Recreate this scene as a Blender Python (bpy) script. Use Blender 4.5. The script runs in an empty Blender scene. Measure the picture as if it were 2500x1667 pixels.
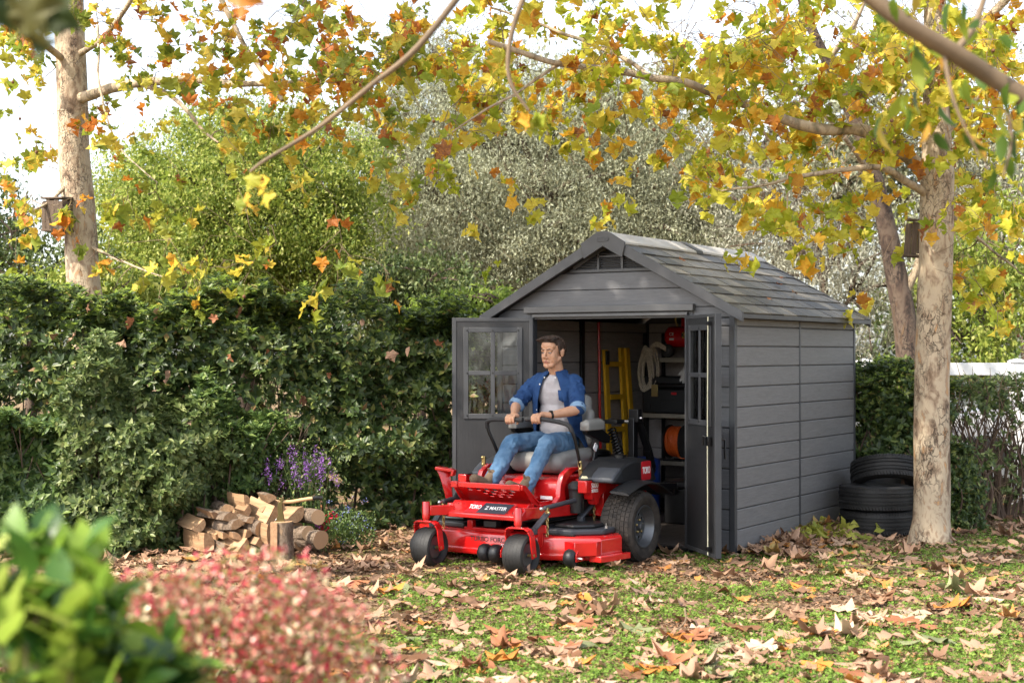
import bpy, bmesh, math, random
import numpy as np
from mathutils import Vector, Matrix, Euler, noise
R = math.radians
rnd = random.Random(7)
rng = np.random.default_rng(11)
S = bpy.context.scene
COL = S.collection

# ---------------------------------------------------------------- camera, sky, sun, exposure
EYE = 1.65
cd = bpy.data.cameras.new('camera'); cam = bpy.data.objects.new('camera', cd); COL.objects.link(cam)
cam.location = (0, 0, EYE); cam.rotation_euler = (R(90), 0, 0)
cd.lens = 51.84; cd.sensor_width = 36; cd.shift_y = 0.011
cd.clip_start = 0.05; cd.clip_end = 500
cd.dof.use_dof = True; cd.dof.focus_distance = 12.0; cd.dof.aperture_fstop = 2.7; cd.dof.aperture_blades = 8
S.camera = cam
SUN = Vector((-0.55, -0.42, 0.72)).normalized()
w = bpy.data.worlds.new('World'); S.world = w; w.use_nodes = True
nt = w.node_tree; bg = nt.nodes['Background']
sky = nt.nodes.new('ShaderNodeTexSky'); sky.sky_type = 'NISHITA'; sky.sun_disc = False
sky.sun_elevation = math.asin(SUN.z); sky.sun_rotation = math.atan2(SUN.x, SUN.y)
sky.air_density = 1.0; sky.dust_density = 2.2; sky.ozone_density = 1.0
veil = nt.nodes.new('ShaderNodeHueSaturation'); veil.inputs['Saturation'].default_value = .5   # thin high cloud
nt.links.new(sky.outputs[0], veil.inputs['Color']); nt.links.new(veil.outputs[0], bg.inputs[0]); bg.inputs[1].default_value = 0.15
sd = bpy.data.lights.new('sun', 'SUN'); sun = bpy.data.objects.new('sun', sd); COL.objects.link(sun)
sd.energy = 3.0; sd.angle = R(1.0); sd.color = (1.0, 0.90, 0.76)
sun.rotation_euler = SUN.to_track_quat('Z', 'Y').to_euler(); sun.location = (-8, 3, 12)
S.view_settings.view_transform = 'Standard'; S.view_settings.look = 'None'
S.view_settings.exposure = 1.66; S.view_settings.gamma = 1.0
S.render.engine = 'CYCLES'
S.cycles.use_denoising = True
S.cycles.max_bounces = 6; S.cycles.diffuse_bounces = 3; S.cycles.glossy_bounces = 3
S.cycles.transmission_bounces = 4; S.cycles.transparent_max_bounces = 6
S.cycles.sample_clamp_indirect = 6.0; S.cycles.caustics_reflective = False; S.cycles.caustics_refractive = False

# ---------------------------------------------------------------- tagging and mesh helpers
def tag(o, label=None, cat=None, group=None, kind=None):
    if label: o['label'] = label
    if cat: o['category'] = cat
    if group: o['group'] = group
    if kind: o['kind'] = kind
    return o

def empty(name, loc=(0, 0, 0), rz=0, label=None, cat=None, group=None):
    o = bpy.data.objects.new(name, None); COL.objects.link(o)
    o.location = loc; o.rotation_euler = (0, 0, rz); o.empty_display_size = .1
    return tag(o, label, cat, group)

def link_mesh(name, me, mat=None, parent=None, loc=None, rot=None, scale=None):
    o = bpy.data.objects.new(name, me); COL.objects.link(o)
    if mat is not None and not me.materials: me.materials.append(mat)
    if parent is not None: o.parent = parent
    if loc is not None: o.location = loc
    if rot is not None: o.rotation_euler = rot
    if scale is not None: o.scale = scale if hasattr(scale, '__len__') else (scale,) * 3
    return o

def np_mesh(name, verts, faces_flat, nper, smooth=False, extra=None):
    """verts Nx3, faces M x nper (all same size)"""
    me = bpy.data.meshes.new(name)
    verts = np.ascontiguousarray(verts, dtype=np.float32)
    f = np.ascontiguousarray(faces_flat, dtype=np.int32).reshape(-1, nper)
    me.vertices.add(len(verts)); me.vertices.foreach_set('co', verts.ravel())
    me.loops.add(f.size); me.loops.foreach_set('vertex_index', f.ravel())
    me.polygons.add(len(f))
    me.polygons.foreach_set('loop_start', np.arange(0, f.size, nper, dtype=np.int32))
    me.polygons.foreach_set('loop_total', np.full(len(f), nper, dtype=np.int32))
    if smooth: me.polygons.foreach_set('use_smooth', np.ones(len(f), dtype=bool))
    me.update(calc_edges=True)
    return me

class MB:
    def __init__(s): s.v = []; s.f = []
    def add(s, vs, fs):
        n = len(s.v); s.v += [tuple(v) for v in vs]; s.f += [tuple(i + n for i in f) for f in fs]; return s
    def box(s, x0, x1, y0, y1, z0, z1, M=None):
        vs = [Vector((x, y, z)) for z in (z0, z1) for y in (y0, y1) for x in (x0, x1)]
        if M is not None: vs = [M @ v for v in vs]
        return s.add(vs, [(0, 2, 3, 1), (4, 5, 7, 6), (0, 1, 5, 4), (2, 6, 7, 3), (0, 4, 6, 2), (1, 3, 7, 5)])
    def cbox(s, c, size, rot=(0, 0, 0)):
        M = Matrix.Translation(c) @ Euler(rot).to_matrix().to_4x4()
        a, b, d = [q / 2 for q in size]
        return s.box(-a, a, -b, b, -d, d, M)
    def bar(s, p0, p1, w, h, up=(0, 0, 1)):
        p0 = Vector(p0); p1 = Vector(p1); d = (p1 - p0).normalized(); u = Vector(up)
        x = d.cross(u).normalized(); u = x.cross(d)
        vs = [p + x * a * w / 2 + u * b * h / 2 for p in (p0, p1) for a, b in ((-1, -1), (1, -1), (1, 1), (-1, 1))]
        return s.add(vs, [(3, 2, 1, 0), (4, 5, 6, 7), (0, 1, 5, 4), (1, 2, 6, 5), (2, 3, 7, 6), (3, 0, 4, 7)])
    def prism(s, poly, a0, a1, axis='x'):
        """poly list of 2D; extruded along axis. x: (y,z); y: (x,z); z: (x,y)"""
        def P(u, v, a):
            return {'x': (a, u, v), 'y': (u, a, v), 'z': (u, v, a)}[axis]
        n = len(poly)
        vs = [P(u, v, a0) for u, v in poly] + [P(u, v, a1) for u, v in poly]
        fs = [tuple(range(n))[::-1], tuple(range(n, 2 * n))] + [(i, (i + 1) % n, n + (i + 1) % n, n + i) for i in range(n)]
        return s.add(vs, fs)
    def tube(s, pts, r, n=8, cap=True):
        pts = [Vector(p) for p in pts]; m = len(pts)
        rs = r if hasattr(r, '__len__') else [r] * m
        t = (pts[1] - pts[0]).normalized()
        a = t.orthogonal().normalized(); rings = []
        for i in range(m):
            if i == 0: d = pts[1] - pts[0]
            elif i == m - 1: d = pts[-1] - pts[-2]
            else: d = (pts[i + 1] - pts[i]).normalized() + (pts[i] - pts[i - 1]).normalized()
            if d.length < 1e-9: d = t
            d = d.normalized(); a = (a - d * a.dot(d)).normalized(); b = d.cross(a); t = d
            rings.append([pts[i] + (a * math.cos(2 * math.pi * k / n) + b * math.sin(2 * math.pi * k / n)) * rs[i] for k in range(n)])
        vs = [v for ring in rings for v in ring]; fs = []
        for i in range(m - 1):
            for k in range(n):
                k2 = (k + 1) % n
                fs.append((i * n + k, i * n + k2, (i + 1) * n + k2, (i + 1) * n + k))
        if cap: fs += [tuple(range(n))[::-1], tuple(range((m - 1) * n, m * n))]
        return s.add(vs, fs)
    def lathe(s, prof, c=(0, 0, 0), axis='x', n=32, close=False):
        """prof list (a, r) along the axis"""
        c = Vector(c); vs = []; m = len(prof)
        for a, r in prof:
            for k in range(n):
                q = 2 * math.pi * k / n; u, v = r * math.cos(q), r * math.sin(q)
                vs.append(c + Vector({'x': (a, u, v), 'y': (v, a, u), 'z': (u, v, a)}[axis]))
        fs = []
        for i in range(m - 1 + (1 if close else 0)):
            j = (i + 1) % m
            for k in range(n):
                k2 = (k + 1) % n
                fs.append((i * n + k, i * n + k2, j * n + k2, j * n + k))
        if not close:
            fs += [tuple(range(n))[::-1], tuple(range((m - 1) * n, m * n))]
        return s.add(vs, fs)
    def ell(s, c, r, rot=(0, 0, 0), n=16, m=10):
        M = Matrix.Translation(c) @ Euler(rot).to_matrix().to_4x4(); vs = [M @ Vector((0, 0, -r[2]))]
        for i in range(1, m):
            ph = math.pi * i / m - math.pi / 2
            for k in range(n):
                q = 2 * math.pi * k / n
                vs.append(M @ Vector((r[0] * math.cos(ph) * math.cos(q), r[1] * math.cos(ph) * math.sin(q), r[2] * math.sin(ph))))
        vs.append(M @ Vector((0, 0, r[2]))); fs = []
        for k in range(n):
            fs.append((0, 1 + (k + 1) % n, 1 + k)); fs.append((len(vs) - 1, 1 + (m - 2) * n + k, 1 + (m - 2) * n + (k + 1) % n))
        for i in range(m - 2):
            for k in range(n):
                a = 1 + i * n + k; b = 1 + i * n + (k + 1) % n
                fs.append((a, b, b + n, a + n))
        return s.add(vs, fs)
    def caps(s, p0, r0, p1, r1, n=14):
        """tapered capsule: closed shape"""
        p0 = Vector(p0); p1 = Vector(p1); d = (p1 - p0).normalized()
        pts, rs = [], []
        for a in (90, 65, 40, 15, 0):
            pts.append(p0 - d * r0 * math.sin(R(a))); rs.append(max(r0 * math.cos(R(a)), 1e-4))
        for a in (0, 15, 40, 65, 90):
            pts.append(p1 + d * r1 * math.sin(R(a))); rs.append(max(r1 * math.cos(R(a)), 1e-4))
        return s.tube(pts, rs, n)
    def mesh(s, name, smooth=False):
        me = bpy.data.meshes.new(name); me.from_pydata(s.v, [], s.f); me.update()
        bm = bmesh.new(); bm.from_mesh(me); bmesh.ops.recalc_face_normals(bm, faces=bm.faces); bm.to_mesh(me); bm.free()
        if smooth:
            me.polygons.foreach_set('use_smooth', [True] * len(me.polygons))
            try: me.set_sharp_from_angle(angle=R(38))
            except Exception: pass
        return me
    def build(s, name, mat, parent=None, smooth=True, bevel=0, seg=2, label=None, **kw):
        o = link_mesh(name, s.mesh(name, smooth), mat, parent, **kw)
        if bevel:
            b = o.modifiers.new('bevel', 'BEVEL'); b.width = bevel; b.segments = seg; b.limit_method = 'ANGLE'; b.angle_limit = R(35)
        if label: o['label'] = label
        return o

def remesh(o, vs, smooth_it=4, f=0.5):
    m = o.modifiers.new('remesh', 'REMESH'); m.mode = 'VOXEL'; m.voxel_size = vs; m.use_smooth_shade = True
    if smooth_it:
        q = o.modifiers.new('smooth', 'SMOOTH'); q.factor = f; q.iterations = smooth_it
    return o

def spline(pts, n=6):
    """Catmull-Rom through points"""
    P = [Vector(p) for p in pts]; P = [P[0] * 2 - P[1]] + P + [P[-1] * 2 - P[-2]]; out = []
    for i in range(1, len(P) - 2):
        for k in range(n):
            t = k / n; a, b, c, d = P[i - 1:i + 3]
            out.append(.5 * ((2 * b) + (c - a) * t + (2 * a - 5 * b + 4 * c - d) * t * t + (3 * b - a - 3 * c + d) * t ** 3))
    out.append(P[-2]); return out

# ---------------------------------------------------------------- materials
def newmat(name):
    m = bpy.data.materials.new(name); m.use_nodes = True
    return m, m.node_tree, m.node_tree.nodes['Principled BSDF']
def L(t, a, b): t.links.new(a, b)
def ramp(t, stops, interp='LINEAR'):
    r = t.nodes.new('ShaderNodeValToRGB'); r.color_ramp.interpolation = interp; e = r.color_ramp.elements
    while len(e) > 1: e.remove(e[-1])
    e[0].position = stops[0][0]; e[0].color = (*stops[0][1], 1)
    for p, c in stops[1:]:
        q = e.new(p); q.color = (*c, 1)
    return r
def coords(t, scale=(1, 1, 1), kind='Object', rot=(0, 0, 0)):
    tc = t.nodes.new('ShaderNodeTexCoord'); mp = t.nodes.new('ShaderNodeMapping')
    mp.inputs['Scale'].default_value = scale; mp.inputs['Rotation'].default_value = rot
    L(t, tc.outputs[kind], mp.inputs[0]); return mp.outputs[0]
def noise_n(t, vec, scale, detail=4, rough=.55, dist=0):
    n = t.nodes.new('ShaderNodeTexNoise'); n.inputs['Scale'].default_value = scale; n.inputs['Detail'].default_value = detail
    n.inputs['Roughness'].default_value = rough; n.inputs['Distortion'].default_value = dist
    if vec is not None: L(t, vec, n.inputs['Vector'])
    return n
def bump_n(t, p, h, strength=.3, dist=.01):
    b = t.nodes.new('ShaderNodeBump'); b.inputs['Strength'].default_value = strength; b.inputs['Distance'].default_value = dist
    L(t, h, b.inputs['Height']); L(t, b.outputs[0], p.inputs['Normal']); return b
def plain(name, col, rough=.5, metal=0, var=.12, vscale=6, bump=0, bscale=60, coat=0, stretch=(1, 1, 1), spec=None):
    m, t, p = newmat(name)
    v = coords(t, stretch); n = noise_n(t, v, vscale, 5, .6)
    c = Vector(col)
    r = ramp(t, [(.3, tuple(c * (1 - var))), (.7, tuple(min(1, q * (1 + var)) for q in c))]); L(t, n.outputs[0], r.inputs[0]); L(t, r.outputs[0], p.inputs['Base Color'])
    n2 = noise_n(t, v, vscale * 2.3, 4)
    mr = t.nodes.new('ShaderNodeMapRange'); mr.inputs[3].default_value = max(0, rough - .07); mr.inputs[4].default_value = min(1, rough + .1)
    L(t, n2.outputs[0], mr.inputs[0]); L(t, mr.outputs[0], p.inputs['Roughness'])
    p.inputs['Metallic'].default_value = metal
    if coat: p.inputs['Coat Weight'].default_value = coat; p.inputs['Coat Roughness'].default_value = .12
    if spec is not None: p.inputs['Specular IOR Level'].default_value = spec
    if bump:
        b = noise_n(t, v, bscale, 4); bump_n(t, p, b.outputs[0], bump, .004)
    return m
def leafmat(name, stops, rough=.5, trans=.45, spec=.35, vein=False, spots=0):
    """leaf whose hue differs from leaf to leaf; light passes through the blade"""
    m, t, p = newmat(name)
    g = t.nodes.new('ShaderNodeNewGeometry'); oi = t.nodes.new('ShaderNodeObjectInfo')
    a = t.nodes.new('ShaderNodeMath'); a.operation = 'ADD'; L(t, g.outputs['Random Per Island'], a.inputs[0]); L(t, oi.outputs['Random'], a.inputs[1])
    f = t.nodes.new('ShaderNodeMath'); f.operation = 'FRACT'; L(t, a.outputs[0], f.inputs[0])
    r = ramp(t, stops); col = r.outputs[0]
    v = coords(t, (1, 1, 1)); n = noise_n(t, v, 14, 3)
    ad = t.nodes.new('ShaderNodeMath'); ad.operation = 'MULTIPLY_ADD'; L(t, n.outputs[0], ad.inputs[0]); ad.inputs[1].default_value = .16; ad.use_clamp = True
    sb = t.nodes.new('ShaderNodeMath'); sb.operation = 'SUBTRACT'; L(t, f.outputs[0], sb.inputs[0]); sb.inputs[1].default_value = .08
    L(t, sb.outputs[0], ad.inputs[2]); L(t, ad.outputs[0], r.inputs[0])
    if spots:
        ns = noise_n(t, v, 55, 3, .6); rs = ramp(t, [(.60, (0, 0, 0)), (.68, (1, 1, 1))]); L(t, ns.outputs[0], rs.inputs[0])
        mx = t.nodes.new('ShaderNodeMixRGB'); ms = t.nodes.new('ShaderNodeMath'); ms.operation = 'MULTIPLY'; ms.inputs[1].default_value = spots
        L(t, rs.outputs[0], ms.inputs[0]); L(t, ms.outputs[0], mx.inputs[0]); L(t, col, mx.inputs[1]); mx.inputs[2].default_value = (.16, .07, .03, 1); col = mx.outputs[0]
    L(t, col, p.inputs['Base Color']); p.inputs['Roughness'].default_value = rough; p.inputs['Specular IOR Level'].default_value = spec
    out = t.nodes['Material Output']; tr = t.nodes.new('ShaderNodeBsdfTranslucent'); L(t, col, tr.inputs[0])
    mix = t.nodes.new('ShaderNodeMixShader'); mix.inputs[0].default_value = trans
    L(t, p.outputs[0], mix.inputs[1]); L(t, tr.outputs[0], mix.inputs[2]); L(t, mix.outputs[0], out.inputs[0])
    return m

def woodgrain(name, col, axis='x', rough=.55, var=.22, bump=.35):
    """moulded plank with embossed grain running along the axis"""
    m, t, p = newmat(name)
    sc = {'x': (1.2, 14, 14), 'y': (14, 1.2, 14), 'z': (14, 14, 1.2)}[axis]
    oi = t.nodes.new('ShaderNodeObjectInfo')
    tc = t.nodes.new('ShaderNodeTexCoord'); mp = t.nodes.new('ShaderNodeMapping'); mp.inputs['Scale'].default_value = sc
    ad = t.nodes.new('ShaderNodeVectorMath'); ad.operation = 'ADD'; L(t, tc.outputs['Object'], ad.inputs[0])
    ml = t.nodes.new('ShaderNodeMath'); ml.operation = 'MULTIPLY'; ml.inputs[1].default_value = 37; L(t, oi.outputs['Random'], ml.inputs[0])
    L(t, ml.outputs[0], ad.inputs[1]); L(t, ad.outputs[0], mp.inputs[0])
    n = noise_n(t, mp.outputs[0], 4, 6, .65, 1.2)
    c = Vector(col); r = ramp(t, [(.25, tuple(c * (1 - var))), (.5, tuple(c)), (.75, tuple(c * (1 + var)))])
    L(t, n.outputs[0], r.inputs[0]); L(t, r.outputs[0], p.inputs['Base Color']); p.inputs['Roughness'].default_value = rough
    n2 = noise_n(t, mp.outputs[0], 11, 5, .6, .6); bump_n(t, p, n2.outputs[0], bump, .004)
    return m

def shinglemat():
    m = woodgrain('shingle_grey', (.105, .10, .09), 'x', .42, .45, .8); t = m.node_tree; p = t.nodes['Principled BSDF']; src = p.inputs['Base Color'].links[0].from_socket
    oi = t.nodes.new('ShaderNodeObjectInfo'); r = ramp(t, [(0, (.32, .32, .34)), (.5, (.85, .83, .79)), (1, (1.9, 1.78, 1.55))]); L(t, oi.outputs['Random'], r.inputs[0])
    mx = t.nodes.new('ShaderNodeMixRGB'); mx.blend_type = 'MULTIPLY'; mx.inputs[0].default_value = 1; L(t, src, mx.inputs[1]); L(t, r.outputs[0], mx.inputs[2]); L(t, mx.outputs[0], p.inputs['Base Color']); return m
M = {}
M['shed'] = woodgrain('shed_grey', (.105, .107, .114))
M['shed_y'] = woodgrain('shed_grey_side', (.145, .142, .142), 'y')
M['shed_in'] = woodgrain('shed_inside', (.40, .36, .345), 'y')
M['shed_dark'] = woodgrain('shed_charcoal', (.017, .0175, .019), 'z', .5)
M['floor_wood'] = woodgrain('floor_wood', (.085, .07, .06), 'y', .7)
M['frame'] = plain('charcoal_frame', (.042, .044, .048), .45, var=.15)
M['trim'] = plain('fascia_grey', (.06, .061, .064), .5, var=.12)
M['shingle'] = shinglemat()
M['cap'] = plain('ridge_grey', (.46, .44, .41), .42, var=.12, bump=.2)
M['lintel'] = plain('grey_lintel', (.085, .086, .088), .4)
M['red'] = plain('red_paint', (.50, .009, .009), .22, coat=.7, var=.12)
M['blackm'] = plain('black_metal', (.007, .007, .008), .32, .2)
M['blackp'] = plain('black_plastic', (.011, .0115, .013), .42, bump=.15, bscale=200)
M['greyp'] = plain('grey_plastic', (.038, .042, .05), .45)
M['rubber'] = plain('rubber', (.010, .0098, .0098), .62, var=.35, vscale=9, bump=.25, bscale=80)
M['rubber2'] = plain('dusty_rubber', (.026, .021, .017), .78, var=.75, vscale=16, bump=.4, bscale=60)
M['rim'] = plain('grey_steel_rim', (.10, .105, .112), .35, .5)
M['gold'] = plain('zinc_yellow', (.55, .42, .18), .3, .9)
M['steel'] = plain('steel', (.5, .5, .5), .3, .9)
M['vinyl'] = plain('seat_vinyl', (.22, .215, .20), .42, var=.08, bump=.1, bscale=120)
M['foam'] = plain('grip_foam', (.020, .020, .021), .75)
M['white'] = plain('white_paint', (.8, .8, .79), .45, var=.03)
M['whiteink'] = plain('white_ink', (.85, .85, .83), .5, var=.02)
M['blackink'] = plain('black_ink', (.02, .02, .02), .5)
M['redlabel'] = plain('red_label', (.5, .012, .02), .35)
M['yellow'] = plain('yellow_fibreglass', (.80, .44, .015), .4, var=.15)
M['orange'] = plain('orange_cable', (.75, .13, .02), .45)
M['redgloss'] = plain('compressor_red', (.6, .01, .012), .22, coat=.5)
M['blue'] = plain('blue_plastic', (.008, .05, .30), .4)
M['tin'] = plain('shelf_steel', (.42, .38, .31), .35, .7, var=.3)
M['rope'] = plain('rope', (.52, .44, .34), .85, var=.35, vscale=60, bump=.5)
M['glove'] = plain('glove_cloth', (.55, .55, .55), .85)
def mat_glass():
    m, t, p = newmat('pane_glass'); out = t.nodes['Material Output']
    gl = t.nodes.new('ShaderNodeBsdfGlossy'); gl.inputs['Roughness'].default_value = .03
    tr = t.nodes.new('ShaderNodeBsdfTransparent'); tr.inputs[0].default_value = (.93, .95, .95, 1)
    fr = t.nodes.new('ShaderNodeFresnel'); fr.inputs[0].default_value = 1.45
    nz = noise_n(t, coords(t, (3, 3, 1)), 2.5, 2); bp = t.nodes.new('ShaderNodeBump'); bp.inputs['Strength'].default_value = .25; bp.inputs['Distance'].default_value = .03
    L(t, nz.outputs[0], bp.inputs['Height']); L(t, bp.outputs[0], gl.inputs['Normal']); L(t, bp.outputs[0], fr.inputs['Normal'])
    ad = t.nodes.new('ShaderNodeMath'); ad.operation = 'ADD'; ad.inputs[1].default_value = .02; ad.use_clamp = True; L(t, fr.outputs[0], ad.inputs[0])
    mx = t.nodes.new('ShaderNodeMixShader'); L(t, ad.outputs[0], mx.inputs[0]); L(t, tr.outputs[0], mx.inputs[1]); L(t, gl.outputs[0], mx.inputs[2]); L(t, mx.outputs[0], out.inputs[0])
    return m
M['glass'] = mat_glass()
def mat_bark(name, base, dark, pale, patch, sc=1.0, crack=.5):
    m, t, p = newmat(name); v = coords(t, (1, 1, .5))
    n = noise_n(t, v, 5 * sc, 6, .6, .6)
    r = ramp(t, [(.34, dark), (.43, base), (.50, pale), (.57, pale), (.60, base), (.68, patch)]); L(t, n.outputs[0], r.inputs[0])
    vo = t.nodes.new('ShaderNodeTexVoronoi'); vo.feature = 'DISTANCE_TO_EDGE'; vo.inputs['Scale'].default_value = 13 * sc
    nd = noise_n(t, v, 9 * sc, 3); mxv = t.nodes.new('ShaderNodeMixRGB'); mxv.inputs[0].default_value = .12
    L(t, v, mxv.inputs[1]); L(t, nd.outputs[1], mxv.inputs[2]); L(t, mxv.outputs[0], vo.inputs['Vector'])
    rc = ramp(t, [(0, (0, 0, 0)), (.07, (1, 1, 1))]); L(t, vo.outputs[0], rc.inputs[0])
    n3 = noise_n(t, v, 3 * sc, 3); rm = ramp(t, [(.42, (1, 1, 1)), (.6, (0, 0, 0))]); L(t, n3.outputs[0], rm.inputs[0])
    mm = t.nodes.new('ShaderNodeMath'); mm.operation = 'MAXIMUM'; L(t, rc.outputs[0], mm.inputs[0]); L(t, rm.outputs[0], mm.inputs[1])
    mx = t.nodes.new('ShaderNodeMixRGB'); mx.blend_type = 'MULTIPLY'; mx.inputs[0].default_value = crack; L(t, r.outputs[0], mx.inputs[1]); L(t, mm.outputs[0], mx.inputs[2])
    L(t, mx.outputs[0], p.inputs['Base Color']); p.inputs['Roughness'].default_value = .85
    n2 = noise_n(t, v, 40 * sc, 4); a = t.nodes.new('ShaderNodeMath'); a.operation = 'MULTIPLY_ADD'; a.inputs[1].default_value = .4
    L(t, n2.outputs[0], a.inputs[0]); L(t, mm.outputs[0], a.inputs[2]); bump_n(t, p, a.outputs[0], .8, .012)
    return m
M['bark'] = mat_bark('plane_bark', (.31, .225, .15), (.14, .09, .055), (.45, .36, .25), (.50, .28, .12), 1.8, .75)
M['limb'] = mat_bark('plane_limb_bark', (.29, .22, .145), (.15, .135, .08), (.42, .33, .22), (.34, .27, .18), 1.4, .3)
M['bark_dark'] = mat_bark('dark_bark', (.075, .047, .033), (.03, .02, .014), (.11, .078, .055), (.12, .075, .04), 1.6, .9)
M['twig'] = plain('twig', (.15, .105, .062), .8, var=.3)
M['twig_dark'] = plain('dark_twig', (.10, .065, .045), .85, var=.3)
def mat_logend():
    m, t, p = newmat('split_wood'); v = coords(t, (1, 9, 9)); n = noise_n(t, v, 3, 6, .6, .8)
    oi = t.nodes.new('ShaderNodeObjectInfo')
    r = ramp(t, [(.25, (.26, .15, .075)), (.5, (.42, .26, .14)), (.75, (.54, .37, .21))]); L(t, n.outputs[0], r.inputs[0])
    mx = t.nodes.new('ShaderNodeMixRGB'); mx.blend_type = 'MULTIPLY'; mx.inputs[0].default_value = 1
    r2 = ramp(t, [(0, (.55, .5, .48)), (1, (1.0, 1.0, 1.0))]); L(t, oi.outputs['Random'], r2.inputs[0]); L(t, r.outputs[0], mx.inputs[1]); L(t, r2.outputs[0], mx.inputs[2])
    L(t, mx.outputs[0], p.inputs['Base Color']); p.inputs['Roughness'].default_value = .75; bump_n(t, p, n.outputs[0], .5, .01); return m
M['split'] = mat_logend()
def mat_rings():
    m, t, p = newmat('cut_end_rings'); v = coords(t, (0, 1, 1)); wv = t.nodes.new('ShaderNodeTexWave'); wv.wave_type = 'RINGS'; wv.rings_direction = 'X'
    wv.inputs['Scale'].default_value = 34; wv.inputs['Distortion'].default_value = 3.5; wv.inputs['Detail'].default_value = 2; L(t, v, wv.inputs[0])
    r = ramp(t, [(0, (.32, .2, .11)), (1, (.42, .28, .16))]); L(t, wv.outputs[0], r.inputs[0]); L(t, r.outputs[0], p.inputs['Base Color']); p.inputs['Roughness'].default_value = .8; return m
M['rings'] = mat_rings()
# ---------------------------------------------------------------- leaf templates and scattering
def rotmats(n, yaw=None, pitch=None, roll=None):
    """Z(yaw) * X(pitch) * Y(roll) for n items"""
    z = rng.uniform(0, 2 * np.pi, n) if yaw is None else yaw
    x = np.zeros(n) if pitch is None else pitch
    y = np.zeros(n) if roll is None else roll
    cz, sz, cx, sx, cy, sy = np.cos(z), np.sin(z), np.cos(x), np.sin(x), np.cos(y), np.sin(y)
    A = np.zeros((n, 3, 3)); B = np.zeros((n, 3, 3)); C = np.zeros((n, 3, 3))
    A[:, 0, 0] = cz; A[:, 0, 1] = -sz; A[:, 1, 0] = sz; A[:, 1, 1] = cz; A[:, 2, 2] = 1
    B[:, 0, 0] = 1; B[:, 1, 1] = cx; B[:, 1, 2] = -sx; B[:, 2, 1] = sx; B[:, 2, 2] = cx
    C[:, 1, 1] = 1; C[:, 0, 0] = cy; C[:, 0, 2] = sy; C[:, 2, 0] = -sy; C[:, 2, 2] = cy
    return A @ B @ C
def scatter(tpls, pos, rot, scale):
    """merged verts and tri faces of template copies; templates picked at random"""
    n = len(pos); pick = rng.integers(0, len(tpls), n); VV, FF, off = [], [], 0
    scale = np.broadcast_to(np.asarray(scale, dtype=float), (n,))
    for k, (V, F) in enumerate(tpls):
        i = np.where(pick == k)[0]
        if not len(i): continue
        v = np.einsum('nij,vj->nvi', rot[i] * scale[i][:, None, None], V) + pos[i][:, None, :]
        f = F[None] + (np.arange(len(i)) * len(V))[:, None, None] + off
        VV.append(v.reshape(-1, 3)); FF.append(f.reshape(-1, 3)); off += len(i) * len(V)
    return np.concatenate(VV), np.concatenate(FF)
def scatter_obj(name, tpls, pos, rot, scale, mat, parent=None, kind=None):
    v, f = scatter(tpls, pos, rot, scale)
    o = link_mesh(name, np_mesh(name, v, f, 3), mat, parent)
    if kind: o['kind'] = kind
    return o
def plane_leaf(fold=.25, curl=.2, tw=0., stalk=True, jag=0.):
    h = [(.0, .0), (.12, -.08), (.36, -.12), (.38, .04), (.36, .12), (.49, .22), (.60, .42), (.44, .45), (.33, .49), (.30, .62), (.17, .76), (0, 1.0)]
    out = [(x, y) for x, y in h] + [(-x, y) for x, y in h[-2:0:-1]]
    out = [(x * (1 + jag * rnd.uniform(-1, 1)), y + jag * .3 * rnd.uniform(-1, 1)) for x, y in out]
    pts = [(0, .30), (0, .62)] + out; n = len(out)
    V = np.array([(x, y, 0) for x, y in pts], float); F = []
    for i in range(n):
        j = (i + 1) % n
        c = 1 if (h[6][1] < (pts[2 + i][1] + pts[2 + j][1]) / 2 and abs(pts[2 + i][0]) + abs(pts[2 + j][0]) < .6) else 0
        F.append((c, 2 + i, 2 + j))
    iL = [2 + k for k in range(n) if out[k][1] > .4 and abs(out[k][0]) < .5]
    F += [(0, 2 + 7, 1), (0, 1, 2 + n - 7)]
    if stalk:
        k = len(V); V = np.vstack([V, [(-.012, 0, 0), (.012, 0, 0), (0, -.55, .06)]]); F.append((k, k + 1, k + 2))
    r2 = V[:, 0] ** 2 + (V[:, 1] - .35) ** 2
    V[:, 2] += fold * np.abs(V[:, 0]) + curl * r2 + tw * V[:, 0] * (V[:, 1] - .3) + .10 * np.sin(9 * V[:, 0] + 5 * V[:, 1])
    V[:, 1] -= 0.0
    return V, np.array(F, int)
def torn(tp, keep):
    V, F = tp; c = V[F].mean(1); return V, F[(c[:, 0] * math.cos(keep) + (c[:, 1] - .4) * math.sin(keep)) > -.12]
def oval_leaf(wd=.42, fold=.3, droop=.15, seg=2):
    """pointed oval blade, base at the origin, tip at +Y, unit length"""
    if seg == 1:
        V = np.array([(0, 0, 0), (wd / 2, .5, fold * wd / 2), (0, 1, -droop), (-wd / 2, .5, fold * wd / 2)]); return V, np.array([(0, 1, 2), (0, 2, 3)])
    V = np.array([(0, 0, 0), (wd * .45, .3, fold * wd / 2), (wd * .42, .65, fold * wd / 2 - droop * .4), (0, 1, -droop),
                  (-wd * .42, .65, fold * wd / 2 - droop * .4), (-wd * .45, .3, fold * wd / 2), (0, .35, 0), (0, .68, -droop * .4)])
    return V, np.array([(0, 1, 6), (6, 1, 2), (6, 2, 7), (7, 2, 3), (0, 6, 5), (6, 4, 5), (6, 7, 4), (7, 3, 4)])
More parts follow.
